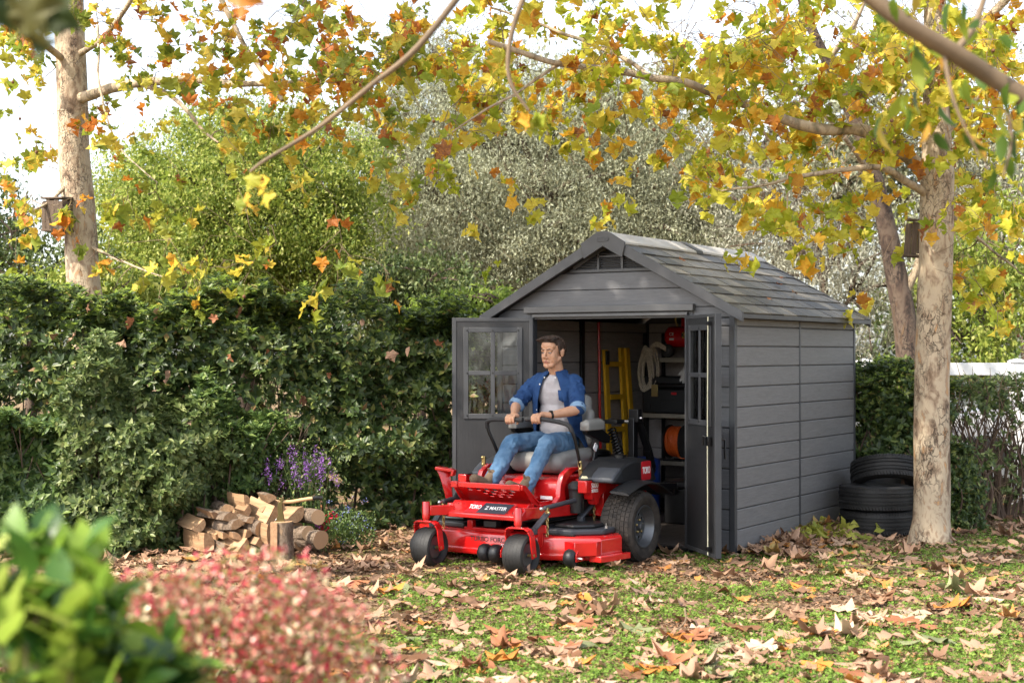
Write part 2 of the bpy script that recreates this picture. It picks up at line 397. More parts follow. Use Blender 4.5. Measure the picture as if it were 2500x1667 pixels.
def sprig(leaf, n=6, spread=55, size=.5, up=.35):
    """a whorl of leaves round a stem tip"""
    VV, FF, off = [], [], 0
    for k in range(n):
        a = 2 * math.pi * k / n * 1.0 + rnd.uniform(-.4, .4); p = R(rnd.uniform(spread - 18, spread + 18))
        Mx = np.array(Euler((math.pi / 2 - p, 0, 0)).to_matrix()); Mz = np.array(Euler((0, 0, a)).to_matrix())
        v = (leaf[0] * size * rnd.uniform(.75, 1.15)) @ (Mz @ Mx).T; v[:, 2] += -up * k / n * .6
        VV.append(v); FF.append(leaf[1] + off); off += len(v)
    return np.concatenate(VV), np.concatenate(FF)
PL = [plane_leaf(.35, .15), plane_leaf(.1, .45, .4), plane_leaf(-.15, -.3, -.3), plane_leaf(.6, -.1, .2), plane_leaf(.2, .8, -.6)]
OV = [oval_leaf(), oval_leaf(.5, .15, .25), oval_leaf(.38, .5, .05)]
OV1 = [oval_leaf(.45, .3, .1, 1), oval_leaf(.5, .1, .2, 1)]
OLV = [oval_leaf(.24, .2, .1, 1), oval_leaf(.28, .1, -.1, 1)]
def snoise(P, sc, seed=0.):
    return np.array([noise.noise(Vector((p[0] * sc + seed, p[1] * sc, p[2] * sc - seed))) for p in P])

Y_ = (.50, .40, .022); YG = (.34, .36, .03); G_ = (.15, .22, .03); O_ = (.52, .20, .02); B_ = (.26, .10, .035)
M['leaf_right'] = leafmat('plane_leaf_yellow', [(0, (.24, .32, .03)), (.2, (.40, .44, .03)), (.45, (.58, .55, .06)), (.76, (.78, .62, .09)), (.86, (.72, .40, .03)), (.96, (.52, .20, .03)), (1, B_)], .5, .55, spots=.35)
M['leaf_left'] = leafmat('plane_leaf_mixed', [(0, (.16, .23, .035)), (.3, (.30, .34, .035)), (.55, (.52, .48, .06)), (.74, (.72, .52, .07)), (.85, (.66, .30, .03)), (.96, (.52, .16, .03)), (1, B_)], .5, .5, spots=.5)
M['litter'] = leafmat('fallen_leaf_brown', [(0, (.17, .095, .058)), (.3, (.28, .165, .10)), (.62, (.40, .25, .165)), (.86, (.48, .33, .22)), (.93, (.46, .18, .04)), (1, (.30, .28, .11))], .6, .12, .25, spots=.25)
M['litter_dark'] = leafmat('crumbled_litter', [(0, (.08, .05, .03)), (.4, (.18, .11, .07)), (.8, (.30, .20, .13)), (1, (.36, .16, .06))], .7, .05, .2)
M['clover'] = leafmat('clover', [(0, (.08, .155, .02)), (.5, (.165, .28, .04)), (1, (.29, .40, .08))], .5, .4, .3)

# ---------------------------------------------------------------- ground
def gz(x, y):
    return .018 * noise.noise(Vector((x * .9, y * .9, 3.1))) + .012 * noise.noise(Vector((x * 3.1, y * 3.1, 7)))
def mat_ground():
    m, t, p = newmat('soil_and_crumbs'); v = coords(t)
    a = noise_n(t, v, 26, 6, .7); b = noise_n(t, v, 1.6, 4, .6); c = noise_n(t, v, 90, 4, .6)
    r = ramp(t, [(.3, (.10, .062, .035)), (.5, (.21, .135, .08)), (.68, (.34, .23, .14))]); L(t, a.outputs[0], r.inputs[0])
    r2 = ramp(t, [(.35, (.12, .10, .03)), (.6, (.13, .19, .03))]); L(t, c.outputs[0], r2.inputs[0])
    rm = ramp(t, [(.50, (0, 0, 0)), (.62, (.6, .6, .6))]); L(t, b.outputs[0], rm.inputs[0])
    mx = t.nodes.new('ShaderNodeMixRGB'); L(t, rm.outputs[0], mx.inputs[0]); L(t, r.outputs[0], mx.inputs[1]); L(t, r2.outputs[0], mx.inputs[2])
    L(t, mx.outputs[0], p.inputs['Base Color']); p.inputs['Roughness'].default_value = .95; p.inputs['Specular IOR Level'].default_value = .15
    bump_n(t, p, a.outputs[0], .8, .03); return m
gx = np.unique(np.concatenate([np.linspace(-90, -6, 16), np.linspace(-6, 7, 105), np.linspace(7, 90, 16)]))
gy = np.unique(np.concatenate([np.linspace(-30, 5, 8), np.linspace(5, 17, 97), np.linspace(17, 160, 20)]))
GV = [(x, y, gz(x, y) if abs(x) < 8 and 5 < y < 18 else 0) for y in gy for x in gx]
nx = len(gx); GF = [(j * nx + i, j * nx + i + 1, (j + 1) * nx + i + 1, (j + 1) * nx + i) for j in range(len(gy) - 1) for i in range(nx - 1)]
ground = link_mesh('ground', np_mesh('ground', np.array(GV), np.array(GF), 4, True), mat_ground()); ground['kind'] = 'structure'

# ---------------------------------------------------------------- shed
TH = R(-32.6)
SO = Vector((1.798, 11.92, 0))
def SW(x, y, z=0):
    """a point given in the shed's own frame -> world"""
    return SO + Vector((.8425 * x + .5388 * y, -.5388 * x + .8425 * y, z))
WD, LG, HW, PIT = 2.28, 2.84, 1.935, .545
shed = empty('garden_shed', SO, TH, 'grey wood-effect plastic shed with its double doors open and a shingled gable roof', 'shed')
def planks(xys, mat, z0, z1, h, first, meshname, boxf):
    pass
pm = {}
def plank_row(face, a0, a1, z0, z1, mat, depth=.02, inside=False, pos=0.):
    """one plank; face 'x' lies across x=pos (runs along y), face 'y' lies across y=pos (runs along x)"""
    key = (face, round(a1 - a0, 3), round(z1 - z0, 3), mat, depth)
    if key not in pm:
        b = MB(); l, h = a1 - a0, z1 - z0 - .006; c = .006
        sec = [(-depth, 0), (-c, 0), (0, c), (0, h - c), (-c, h), (-depth, h)]
        n = 6; vs = []
        for t_ in (0, l): vs += [(u, t_, v) if face == 'x' else (t_, -u, v) for u, v in sec]
        b.add(vs, [tuple(range(6))[::-1], tuple(range(6, 12))] + [(i, (i + 1) % 6, 6 + (i + 1) % 6, 6 + i) for i in range(6)])
        pm[key] = b.mesh('plank'); pm[key].materials.append(M[mat])
    o = link_mesh('plank', pm[key], None, shed)
    if face == 'x': o.location = (pos, a0, z0); o.scale = (-1, 1, 1) if inside else (1, 1, 1)
    else: o.location = (a0, pos, z0); o.scale = (1, -1, 1) if inside else (1, 1, 1)
    return o
zc = [.05 + .1655 * k for k in range(12)]; zc = zc[:12] + [HW]
for (a0, a1) in ((.045, 1.395), (1.435, 2.80)):
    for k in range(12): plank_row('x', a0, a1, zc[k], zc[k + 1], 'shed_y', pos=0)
for k in range(12):
    plank_row('y', -.365, -.045, zc[k], zc[k + 1], 'shed', pos=0)
    plank_row('y', -WD + .045, -1.94, zc[k], zc[k + 1], 'shed', pos=0)
zi = [.06, .36, .66, .96, 1.26, 1.56, 1.86, 1.96]
for k in range(7):
    for a0, a1 in ((.045, 1.385), (1.455, 2.79)):
        plank_row('x', a0, a1, zi[k], zi[k + 1], 'shed_in', pos=-WD + .035, depth=.012)
    plank_row('y', -WD + .06, -1.17, zi[k], zi[k + 1], 'shed_in', pos=LG - .035, depth=.012)
    plank_row('y', -1.11, -.06, zi[k], zi[k + 1], 'shed_in', pos=LG - .035, depth=.012)
b = MB(); b.box(-.034, -.022, .04, 2.8, .03, HW); b.box(-WD + .004, -WD + .022, .04, 2.8, .03, HW + .02); b.box(-WD + .03, -.03, LG - .022, LG - .004, .03, HW + .02)
b.box(-.362, -.045, .021, .03, .03, HW); b.box(-WD + .045, -1.943, .021, .03, .03, HW)
b.build('wall_backing', M['frame'], shed)
for i, (x, y) in enumerate(((0, 0), (0, LG), (-WD, 0), (-WD, LG))):
    b = MB(); sx = -1 if x == 0 else 1; sy = 1 if y == 0 else -1
    b.box(min(x - sx * .006, x + sx * .045), max(x - sx * .006, x + sx * .045), min(y - sy * .006, y + sy * .045), max(y - sy * .006, y + sy * .045), 0, HW + .01)
    b.build('corner_post', M['frame'], shed, bevel=.004)
MB().box(-.03, .004, 1.397, 1.433, .02, HW).build('joint_post', M['frame'], shed, bevel=.003)
MB().box(-WD + .004, -WD + .06, 1.388, 1.452, .05, 2.0).build('joint_post', M['blackm'], shed, bevel=.003)
for x0, x1 in ((-.405, -.366), (-1.94, -1.901)): MB().box(x0, x1, -.01, .05, .03, 1.99).build('door_jamb', M['frame'], shed, bevel=.003)
# gable wall planks, clipped by the roof line
cx = -WD / 2
def roof_z(x): return 2.640 - PIT * abs(x - cx)
def gable_plank(z0, z1, x0, x1, pos=-.0, yb=.022):
    pts = []
    def lim(z): return (2.60 - z) / PIT
    l0, l1 = lim(z0), lim(z1)
    poly = [(max(x0, cx - l0), z0), (min(x1, cx + l0), z0)]
    if x1 > cx + l1: 
        if cx + l0 > x1: poly.append((x1, 2.60 - PIT * (x1 - cx)))
        poly.append((cx + l1, z1 - .005))
    else: poly.append((x1, z1 - .005))
    if x0 < cx - l1:
        poly.append((cx - l1, z1 - .005))
        if cx - l0 < x0: poly.append((x0, 2.60 - PIT * (cx - x0)))
    else: poly.append((x0, z1 - .005))
    MB().prism(poly, pos, yb, 'y').build('plank', M['shed'], shed, bevel=.004)
for z0, z1 in ((1.94, 2.03), (2.03, 2.19), (2.19, 2.335)): gable_plank(z0, z1, -WD + .0, 0)
MB().prism([(-WD + .02, 1.95), (-.02, 1.95), (-.02, 1.98), (cx, 2.585), (-WD + .02, 1.98)], .024, .034, 'y').build('gable_backing', M['frame'], shed)
MB().prism([(-WD + .02, 1.95), (-.02, 1.95), (-.02, 1.98), (cx, 2.585), (-WD + .02, 1.98)], LG - .02, LG - .004, 'y').build('rear_gable', M['shed'], shed)
# gable vent with louvres
v0, v1, hwv = 2.338, 2.50, .36
b = MB(); b.box(cx - hwv - .03, cx + hwv + .03, -.012, .02, v0, v0 + .022)
for x in (-.125, .105): b.box(cx + x, cx + x + .02, -.012, .02, v0 + .022, 2.6 - PIT * (abs(x) + .03))
b.bar((cx - .36, .004, 2.375), (cx, .004, 2.375 + .36 * PIT + .005), .03, .03); b.bar((cx + .36, .004, 2.375), (cx, .004, 2.375 + .36 * PIT + .005), .03, .03)
b.box(cx - .125, cx + .125, -.012, .02, 2.462, 2.478)
b.build('vent_frame', M['trim'], shed)
for k in range(7):
    z = v0 + .032 + k * .021; lim = (2.585 - z) / PIT - .05
    for x0, x1 in ((-lim, -.128), (-.102, .102), (.128, lim)):
        if x1 - x0 > .02: MB().cbox((cx + (x0 + x1) / 2, .006, z), (x1 - x0, .022, .004), (R(30), 0, 0)).build('louvre', M['trim'], shed)
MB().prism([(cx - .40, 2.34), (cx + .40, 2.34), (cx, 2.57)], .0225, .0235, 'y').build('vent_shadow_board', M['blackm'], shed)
# lintel and rail over the doors
MB().box(-1.98, -.345, -.055, -.002, 1.995, 2.052).build('lintel', M['lintel'], shed, bevel=.004)
MB().box(-1.90, -.405, -.04, .03, 1.958, 1.985).build('door_rail', M['lintel'], shed, bevel=.003)
MB().box(-1.91, -.395, -.025, .06, .0, .045).build('threshold', M['blackm'], shed, bevel=.004)
# floor boards
for k in range(19):
    MB().box(-WD + .04 + k * .1155, -WD + .04 + k * .1155 + .112, .06, LG - .05, .02, .05).build('floor_board', M['floor_wood'], shed)
# roof: decks, shingles, ridge cap, bargeboards
YF, YR = -.12, LG + .12
for sgn in (1, -1):
    sl = math.hypot(1, PIT); ux, uz = sgn / sl, -PIT / sl
    b = MB(); x1 = cx + sgn * 1.24
    b.prism([(cx, 2.64), (x1, 2.64 - PIT * 1.24), (x1, 2.61 - PIT * 1.24), (cx, 2.61)], YF + .01, YR - .01, 'y'); b.build('roof_deck', M['frame'], shed)
    rows, rw = 8, 1.24 * sl / 8
    for r_ in range(rows):
        y = YF + .02; k = 0
        off = [0, .16, .07, .21, .12, .03, .18, .09][r_]
        first = True
        while y < YR - .03:
            wl = [.27, .36, .22, .31][(k * 3 + r_ * 2) % 4]
            if first and off: wl = off + .12; first = False
            y1 = min(y + wl, YR - .02)
            s0 = r_ * rw; s1 = s0 + rw + .018
            def RP(s, h): return (cx + ux * s - uz * h * sgn * sgn * 0 + sgn * PIT / sl * h, 2.642 + uz * s + h / sl)
            th = .009 + .005 * rnd.random()
            p0, p1, p2, p3 = RP(s0, .001), RP(s1, th * .55), RP(s1, th + .006), RP(s0, .007)
            MB().prism([p0, p1, p2, p3], y + .0055, y1 - .0055, 'y').build('shingle', M['shingle'], shed, smooth=False)
            y = y1; k += 1
    # bargeboard along each verge, front and rear
    for yf in (YF, YR - .028):
        MB().prism([(cx, 2.665), (cx + sgn * 1.262, 2.665 - PIT * 1.262), (cx + sgn * 1.262, 2.582 - PIT * 1.262), (cx, 2.565)][::1], yf - .004, yf + .03, 'y').build('bargeboard', M['trim'], shed, bevel=.004)
    MB().box(min(cx + sgn * 1.235, cx + sgn * 1.262), max(cx + sgn * 1.235, cx + sgn * 1.262), YF + .028, YR - .03, 1.925, 1.962).build('eave_trim', M['trim'], shed, bevel=.004)
    MB().box(*sorted((cx + sgn * 1.14, cx + sgn * 1.235)), YF + .06, YR - .06, 1.935, 1.945).build('soffit', M['frame'], shed)
    # ridge strips, pale, in two lengths with a darker joint
    for y0, y1, m_ in ((YF - .02, 1.33, 'cap'), (1.47, YR + .01, 'cap'), (1.33, 1.47, 'trim')):
        h = .03 if m_ == 'cap' else .038; e = .17
        MB().prism([(cx, 2.645), (cx, 2.645 + h), (cx + sgn * e, 2.645 - PIT * e + h), (cx + sgn * (e + .006), 2.645 - PIT * e)], y0 + .001, y1 - .001, 'y').build('ridge_cap', M[m_], shed, bevel=.003)
# apex plate with the maker's badge
q = .215
MB().prism([(cx - q, 2.69 - PIT * q), (cx - .05, 2.672), (cx + .05, 2.672), (cx + q, 2.69 - PIT * q), (cx + q - .03, 2.56 - PIT * q), (cx, 2.545), (cx - q + .03, 2.56 - PIT * q)], YF - .022, YF - .005, 'y').build('apex_plate', M['trim'], shed, bevel=.005)
def rounded(w_, h_, r_, n=6):
    out = []
    for sx, sy, a0 in ((1, -1, -90), (1, 1, 0), (-1, 1, 90), (-1, -1, 180)):
        for k in range(n + 1):
            a = R(a0 + 90 * k / n); out.append((sx * (w_ / 2 - r_) + r_ * math.cos(a), sy * (h_ / 2 - r_) + r_ * math.sin(a)))
    return out
badge = MB().prism([(cx + a, 2.605 + c) for a, c in rounded(.115, .04, .018)], YF - .028, YF - .0225, 'y').build('badge', M['trim'], shed, bevel=.002)
def text(s, size, mat, parent, loc, rot, name='lettering', ext=.0008, off=0., sx=1., align='CENTER'):
    c = bpy.data.curves.new(name, 'FONT'); c.body = s; c.size = size; c.extrude = ext; c.offset = off; c.align_x = align; c.align_y = 'CENTER'
    t_ = bpy.data.objects.new(name, c); me = bpy.data.meshes.new_from_object(t_); bpy.data.objects.remove(t_); bpy.data.curves.remove(c)
    me.materials.clear(); o = link_mesh(name, me, mat, parent)
    o.location = loc; o.rotation_euler = rot; o.scale = (sx, 1, 1); return o
text('KETER', .034, M['frame'], badge, (cx, YF - .0285, 2.605), (R(90), 0, 0), off=.0006)

# doors: x runs from the hinge to the free edge
def door(hx, hy, ang, front, label):
    """front: +1 when the side seen is local +y"""
    W_, T, z0, z1 = .70, .036, .055, 1.955
    a0, a1, c0, c1 = .125, .575, 1.105, 1.84
    b = MB(); b.box(0, a0, -T / 2, T / 2, z0, z1); b.box(a1, W_, -T / 2, T / 2, z0, z1); b.box(a0, a1, -T / 2, T / 2, z0, c0); b.box(a0, a1, -T / 2, T / 2, c1, z1)
    d = b.build('door', M['shed_dark'], shed, label=label); d.location = (hx, hy, 0); d.rotation_euler = (0, 0, ang)
    b = MB()
    for s in (1, -1):
        y0, y1 = sorted((s * T / 2, s * (T / 2 + .007)))
        b.box(0, .03, y0, y1, z0, z1); b.box(W_ - .03, W_, y0, y1, z0, z1); b.box(.03, W_ - .03, y0, y1, z1 - .03, z1); b.box(.03, W_ - .03, y0, y1, z0, z0 + .03)
    b.box(W_ + .0005, W_ + .006, -T / 2 - .007, T / 2 + .007, z0, z1)
    b.build('door_edge', M['frame'], d, bevel=.002)
    b = MB(); f = .032
    for s in (1, -1):
        y0, y1 = sorted((s * (T / 2 + .0005), s * (T / 2 + .012)))
        b.box(a0 - f, a0 + .012, y0, y1, c0 - f, c1 + f); b.box(a1 - .012, a1 + f, y0, y1, c0 - f, c1 + f)
        b.box(a0 + .0125, a1 - .0125, y0, y1, c1 - .012, c1 + f); b.box(a0 + .0125, a1 - .0125, y0, y1, c0 - f, c0 + .012)
        m_ = (a0 + a1) / 2; mz = (c0 + c1) / 2
        b.box(m_ - .019, m_ + .019, y0, y1, c0 + .0125, c1 - .0125); b.box(a0 + .0125, m_ - .0195, y0, y1, mz - .019, mz + .019); b.box(m_ + .0195, a1 - .0125, y0, y1, mz - .019, mz + .019)
    b.build('window_frame', M['frame'], d, bevel=.003)
    b = MB()
    for x in (a0, m_, a1):
        for z in (c0 - .004, mz, c1 + .004):
            for s in (1, -1): b.lathe([(s * (T / 2 + .0125), .007), (s * (T / 2 + .016), .006)], (x, 0, z), 'y', 8)
    b.build('screws', M['blackm'], d)
    for x0, x1 in ((a0 + .001, m_ - .001), (m_ + .001, a1 - .001)):
        for zz0, zz1 in ((c0 + .001, mz - .001), (mz + .001, c1 - .001)): MB().box(x0, x1, -.002, .002, zz0, zz1).build('pane', M['glass'], d, smooth=False)
    return d
ld = door(-1.90, -.028, R(212.6), 1, 'left door swung wide open beside the hedge')
rd = door(-.405, -.028, R(-44.4), -1, 'right door standing open towards the lawn with a pale bolt rod')
MB().tube([(.605, -.05, .07), (.600, -.052, .95), (.607, -.05, 1.93)], .0045, 8).build('bolt_rod', plain('cream_rod', (.62, .60, .42), .4), rd)
b = MB(); b.cbox((.603, -.045, .96), (.055, .03, .07)); b.tube([(.603, -.06, .99), (.575, -.075, 1.0), (.575, -.08, .93)], .011, 8)
b.cbox((.60, -.045, 1.88), (.04, .03, .03)); b.cbox((.60, -.045, .12), (.04, .03, .035)); b.build('bolt_latch', M['blackm'], rd, bevel=.003)
b = MB(); b.box(.60, .64, .03, .06, .96, .99); b.tube([(.62, .055, .975), (.62, .085, .97), (.62, .088, .82)], .011, 8); b.build('handle', M['blackm'], rd)

# ---------------------------------------------------------------- things inside the shed
# shelving unit against the rear wall
TS = TH
rack = empty('shelving_unit', SW(-1.1, 2.5), TS, 'dark shelving unit with pale steel shelf edges at the back of the shed', 'shelf')
for z in (.24, .566, 1.04, 1.60):
    MB().box(-.93, .95, -.19, .24, z - .03, z - .004).build('shelf', M['blackp'], rack)
    MB().box(-.93, .95, -.206, -.1905, z - .045, z).build('shelf_edge', M['tin'], rack, bevel=.002)
for x in (-.915, .935):
    for y in (-.18, .23): MB().box(x - .015, x + .015, y - .015, y + .015, .05, 1.85).build('leg', M['blackm'], rack)
# yellow ladder leaning folded on the left wall
lad = empty('step_ladder', SW(-2.19, 1.96), TS, 'yellow folding ladder leaning against the inside wall behind the seat', 'ladder')
def rail(y0, y1, x0, x1, zt):
    return MB().bar((x0, y0, .05), (x1, y1, zt), .075, .03, up=(1, 0, 0)).build('rail', M['yellow'], lad, bevel=.003)
rail(-.16, -.16, .08, .0, 1.68); rail(.19, .17, .08, .0, 1.70); rail(.33, .25, .10, .02, 1.70)
for z in (.57, .887, 1.21, 1.536):
    x = .08 - .08 * (z - .05) / 1.61
    MB().cbox((x, 0.01, z), (.05, .27, .05)).build('rung', M['yellow'], lad, bevel=.003)
MB().cbox((.02, -.16, 1.60), (.035, .06, .14)).build('hinge', M['blackm'], lad, bevel=.006)
b = MB(); b.lathe([(0, .018), (.01, .014)], (.09, -.16, .42), 'x', 10); b.lathe([(0, .018), (.01, .014)], (.06, -.16, .99), 'x', 10); b.build('bolt', M['steel'], lad)
MB().tube([SW(-2.16, 1.67, .08), SW(-2.19, 1.67, 1.95)], .014, 10).build('broom_pole', M['redgloss']).parent = None
o = bpy.data.objects['broom_pole']; tag(o, 'long thin red pole standing against the inside wall beside the ladder', 'pole')
# compressor on the top shelf
comp = empty('air_compressor', SW(-1.53, 2.42, 1.60), TS, 'red portable air compressor on the top shelf', 'compressor')
MB().lathe([(-.30, .001), (-.295, .05), (-.275, .085), (-.25, .105), (.25, .105), (.275, .085), (.295, .05), (.3, .001)], (.0, 0, .21), 'x', 28).build('tank', M['redgloss'], comp)
MB().tube(spline([(-.17, 0, .31), (-.19, 0, .40), (-.10, 0, .43), (.1, 0, .43), (.2, 0, .33)], 4), .010, 8).build('handle', M['gold'], comp)
MB().cbox((.02, 0, .36), (.24, .14, .10)).build('motor_cover', M['redgloss'], comp, bevel=.015)
for x in (-.22, .2):
    wh = MB().lathe([(-.022, .03), (-.022, .058), (-.014, .066), (.014, .066), (.022, .058), (.022, .03)], (x, -.12, .068), 'y', 24, close=True).build('wheel', M['rubber'], comp)
    MB().lathe([(-.018, .0290), (-.024, .012), (-.024, .001), (.018, .001), (.018, .029)], (x, -.12, .068), 'y', 16).build('hub', M['greyp'], wh)
MB().prism([(a - .10, c + .215) for a, c in rounded(.001, .001, .0005)], -.107, -.106, 'y')
MB().cbox((.02, -.105, .225), (.17, .006, .06)).build('brand_label', plain('label_yellow', (.7, .38, .02), .4), comp)
text('KAWASAKI'[:2], .062, M['blackink'], comp, (-.035, -.109, .225), (R(90), 0, 0), off=.002)
text('CE', .045, M['whiteink'], comp, (-.185, -.1085, .235), (R(90), 0, 0), off=.0006)
MB().cbox((-.185, -.1065, .185), (.05, .003, .022)).build('data_sticker', M['whiteink'], comp)
# coiled rope hanging from the shelf
b = MB()
for k in range(11):
    dx = rnd.uniform(-.05, .05); dz = rnd.uniform(-.05, .03); ww = rnd.uniform(.045, .085); ph = rnd.uniform(-.02, .02)
    pts = []
    for i in range(17):
        a = 2 * math.pi * i / 16; pts.append((dx + ww * math.sin(a) * (1 - .35 * math.cos(a)), ph + .012 * math.cos(2 * a + k), -.20 + dz + .20 * math.cos(a) * (1 + dz)))
    b.tube(pts, .0085, 6)
for k in range(5): b.tube([(.0 + .06 * math.cos(2 * math.pi * i / 12), .035 * math.sin(2 * math.pi * i / 12), -.06 + k * .013 + .008 * math.sin(i)) for i in range(13)], .0085, 6)
for k in range(4): b.tube(spline([(.02, 0, -.02 + .01 * k), (.10, -.02, .02 + .012 * k), (.19, .0, -.03 + .012 * k)], 4), .0085, 6)
rp = b.build('rope_coil', M['rope']); rp.location = SW(-1.94, 2.26, 1.70); rp.rotation_euler = (0, 0, TS); tag(rp, 'coil of pale braided rope hung from the end of the top shelf', 'rope')
# black tool case
tc_ = empty('tool_case', SW(-1.72, 2.42, 1.04), TS, 'black plastic tool case with a brass latch on the middle shelf', 'toolbox')
MB().box(-.30, .40, -.16, .16, .0, .25).build('case_body', M['blackp'], tc_, bevel=.018)
MB().box(-.305, .405, -.165, .165, .256, .375).build('lid', M['blackp'], tc_, bevel=.02)
MB().box(-.185, -.115, -.178, -.163, .17, .29).build('latch', M['gold'], tc_, bevel=.003)
MB().box(.03, .09, -.170, -.1605, .19, .215).build('badge', M['redlabel'], tc_, bevel=.004)
for x0, x1 in ((-.27, -.2), (-.08, .26)): MB().box(x0, x1, -.168, -.1605, .03, .14).build('rib', M['blackp'], tc_, bevel=.005)
MB().tube(spline([(-.12, -.168, .31), (-.11, -.20, .30), (.14, -.20, .30), (.15, -.168, .31)], 3), .009, 8).build('handle', M['blackm'], tc_)
# work gloves hanging under the shelf
b = MB()
for k, (dx, r_) in enumerate(((-.035, .017), (-.01, .018), (.015, .018), (.038, .016))): b.caps((dx, 0, -.06), r_, (dx * 1.3, -.01, -.15 + .01 * abs(k - 1.5)), r_ * .8, 8)
b.ell((0, 0, -.03), (.055, .025, .06)); b.caps((-.04, 0, -.03), .017, (-.075, -.01, -.085), .013, 8); b.caps((0, 0, .03), .04, (0, 0, .0), .045, 10)
g = b.build('work_glove', M['glove']); g.location = SW(-1.50, 2.24, 1.50); g.rotation_euler = (0, .2, TS); remesh(g, .006, 2)
tag(g, 'white work glove hanging above the black tool case', 'glove')
# orange cable on a black reel
reel = empty('cable_reel', SW(-1.70, 2.42, .566), TS, 'black cable drum wound with orange extension cable on the lower shelf', 'cable reel')
for x in (-.085, .085): MB().lathe([(-.006, .02), (-.006, .17), (.006, .17), (.006, .02)], (x, 0, .19), 'x', 36, close=True).build('drum_plate', M['blackp'], reel)
b = MB()
for k in range(26):
    x0, x1 = -.075 + .15 * rnd.random(), -.075 + .15 * rnd.random(); r_ = .135 + .018 * rnd.random()
    b.tube([(x0 + (x1 - x0) * .5 * (1 - math.cos(2 * math.pi * i / 20)), r_ * math.cos(2 * math.pi * i / 20 + k), .19 + r_ * math.sin(2 * math.pi * i / 20 + k)) for i in range(21)], .0055, 5)
b.lathe([(-.078, .13), (.078, .13)], (0, 0, .19), 'x', 24)
b.build('cable', M['orange'], reel)
b = MB(); b.tube(spline([(.06, -.12, .09), (.10, -.16, .04), (.17, -.15, .035)], 4), .006, 6); b.cbox((.19, -.15, .04), (.05, .035, .035)); b.build('plug', M['orange'], reel)
b = MB(); [b.bar((.215, -.15 + d, .045 + d * .5), (.24, -.15 + d, .05 + d), .005, .005) for d in (-.01, 0, .01)]; b.build('plug_pin', M['steel'], reel)
for y in (-.12, .12): MB().bar((-.1, y, .006), (.1, y, .006), .02, .012).build('foot', M['blackm'], reel)
# black box on the floor, blue drum
bx_ = empty('storage_box', SW(-1.02, 1.62, .05), TS, 'black lidded storage box standing on the shed floor', 'storage box')
MB().box(-.33, .33, -.2, .2, .0, .33).build('box_body', M['blackp'], bx_, bevel=.015)
MB().box(-.345, .345, -.215, .215, .335, .40).build('lid', M['blackp'], bx_, bevel=.02)
MB().box(-.02, .05, -.212, -.2005, .06, .17).build('wheel_cover', M['greyp'], bx_, bevel=.004)
for x in (-.2, .15): MB().box(x - .03, x + .03, -.225, -.2155, .29, .38).build('latch', M['blackm'], bx_, bevel=.004)
dr = MB().lathe([(0, .001), (0, .19), (.02, .2), (.25, .2), (.26, .207), (.28, .207), (.29, .2), (.56, .2), (.585, .185), (.60, .12), (.60, .001)], (0, 0, 0), 'z', 36).build('plastic_drum', M['blue'])
dr.location = SW(-1.86, 1.98, .05); dr.scale = (.85, .85, .95); tag(dr, 'blue plastic drum on the shed floor behind the mower', 'drum')
# ---------------------------------------------------------------- ride-on mower (local x = its left side, local y = backwards)
mow = empty('ride_on_mower', (-.31, 11.16, 0), TH, 'red zero-turn ride-on mower rolling out of the shed with a man on its grey seat', 'mower')
# castor wheels with forks and posts
for sx in (-.42, .42):
    wy = .045
    wh = MB().lathe([(-.05, .085), (-.075, .098), (-.088, .122), (-.08, .140), (-.05, .150), (.05, .150), (.08, .140), (.088, .122), (.075, .098), (.05, .085)], (sx, wy, .150), 'x', 40, close=True).build('castor_wheel', M['rubber'], mow)
    b = MB()
    for k in (-.045, -.015, .015, .045): b.lathe([(k - .0025, .1480), (k - .0025, .1512), (k + .0025, .1512), (k + .0025, .1480)], (sx, wy, .150), 'x', 40, close=True)
    b.build('tread_rib', M['rubber'], wh)
    b = MB(); b.lathe([(-.052, .1), (-.052, .08), (-.02, .055), (-.02, .02), (-.062, .018), (-.062, .001), (.062, .001), (.062, .018), (.02, .02), (.02, .055), (.052, .08), (.052, .1)], (sx, wy, .150), 'x', 28)
    b.build('rim', M['rim'], wh)
    b = MB()
    path = [(-.108, .13), (-.108, .295), (-.095, .335), (-.07, .352), (.07, .352), (.095, .335), (.108, .295), (.108, .13)]
    ys = [wy + .01, wy - .02, wy - .038, wy - .045, wy - .045, wy - .038, wy - .02, wy + .01]
    for (a, c), (d, e), y0, y1 in zip(path[:-1], path[1:], ys[:-1], ys[1:]):
        b.bar((sx + a, y0, c), (sx + d, y1, e), .062, .011, up=(c - e + 1e-4, 0, d - a + 1e-4))
    b.build('fork', M['red'], mow, bevel=.002)
    b = MB(); b.lathe([(-.115, .012), (.115, .012)], (sx, wy, .150), 'x', 12); b.build('axle_bolt', M['gold'], mow)
    b = MB(); b.lathe([(.352, .024), (.372, .024), (.374, .030), (.496, .030), (.502, .026), (.502, .001)], (sx, 0, 0), 'z', 20); b.build('castor_post', M['red'], mow)
    s = 1 if sx > 0 else -1
    MB().bar((sx - s * .02, .015, .435), (s * .295, .19, .43), .05, .075).build('castor_arm', M['red'], mow, bevel=.004)
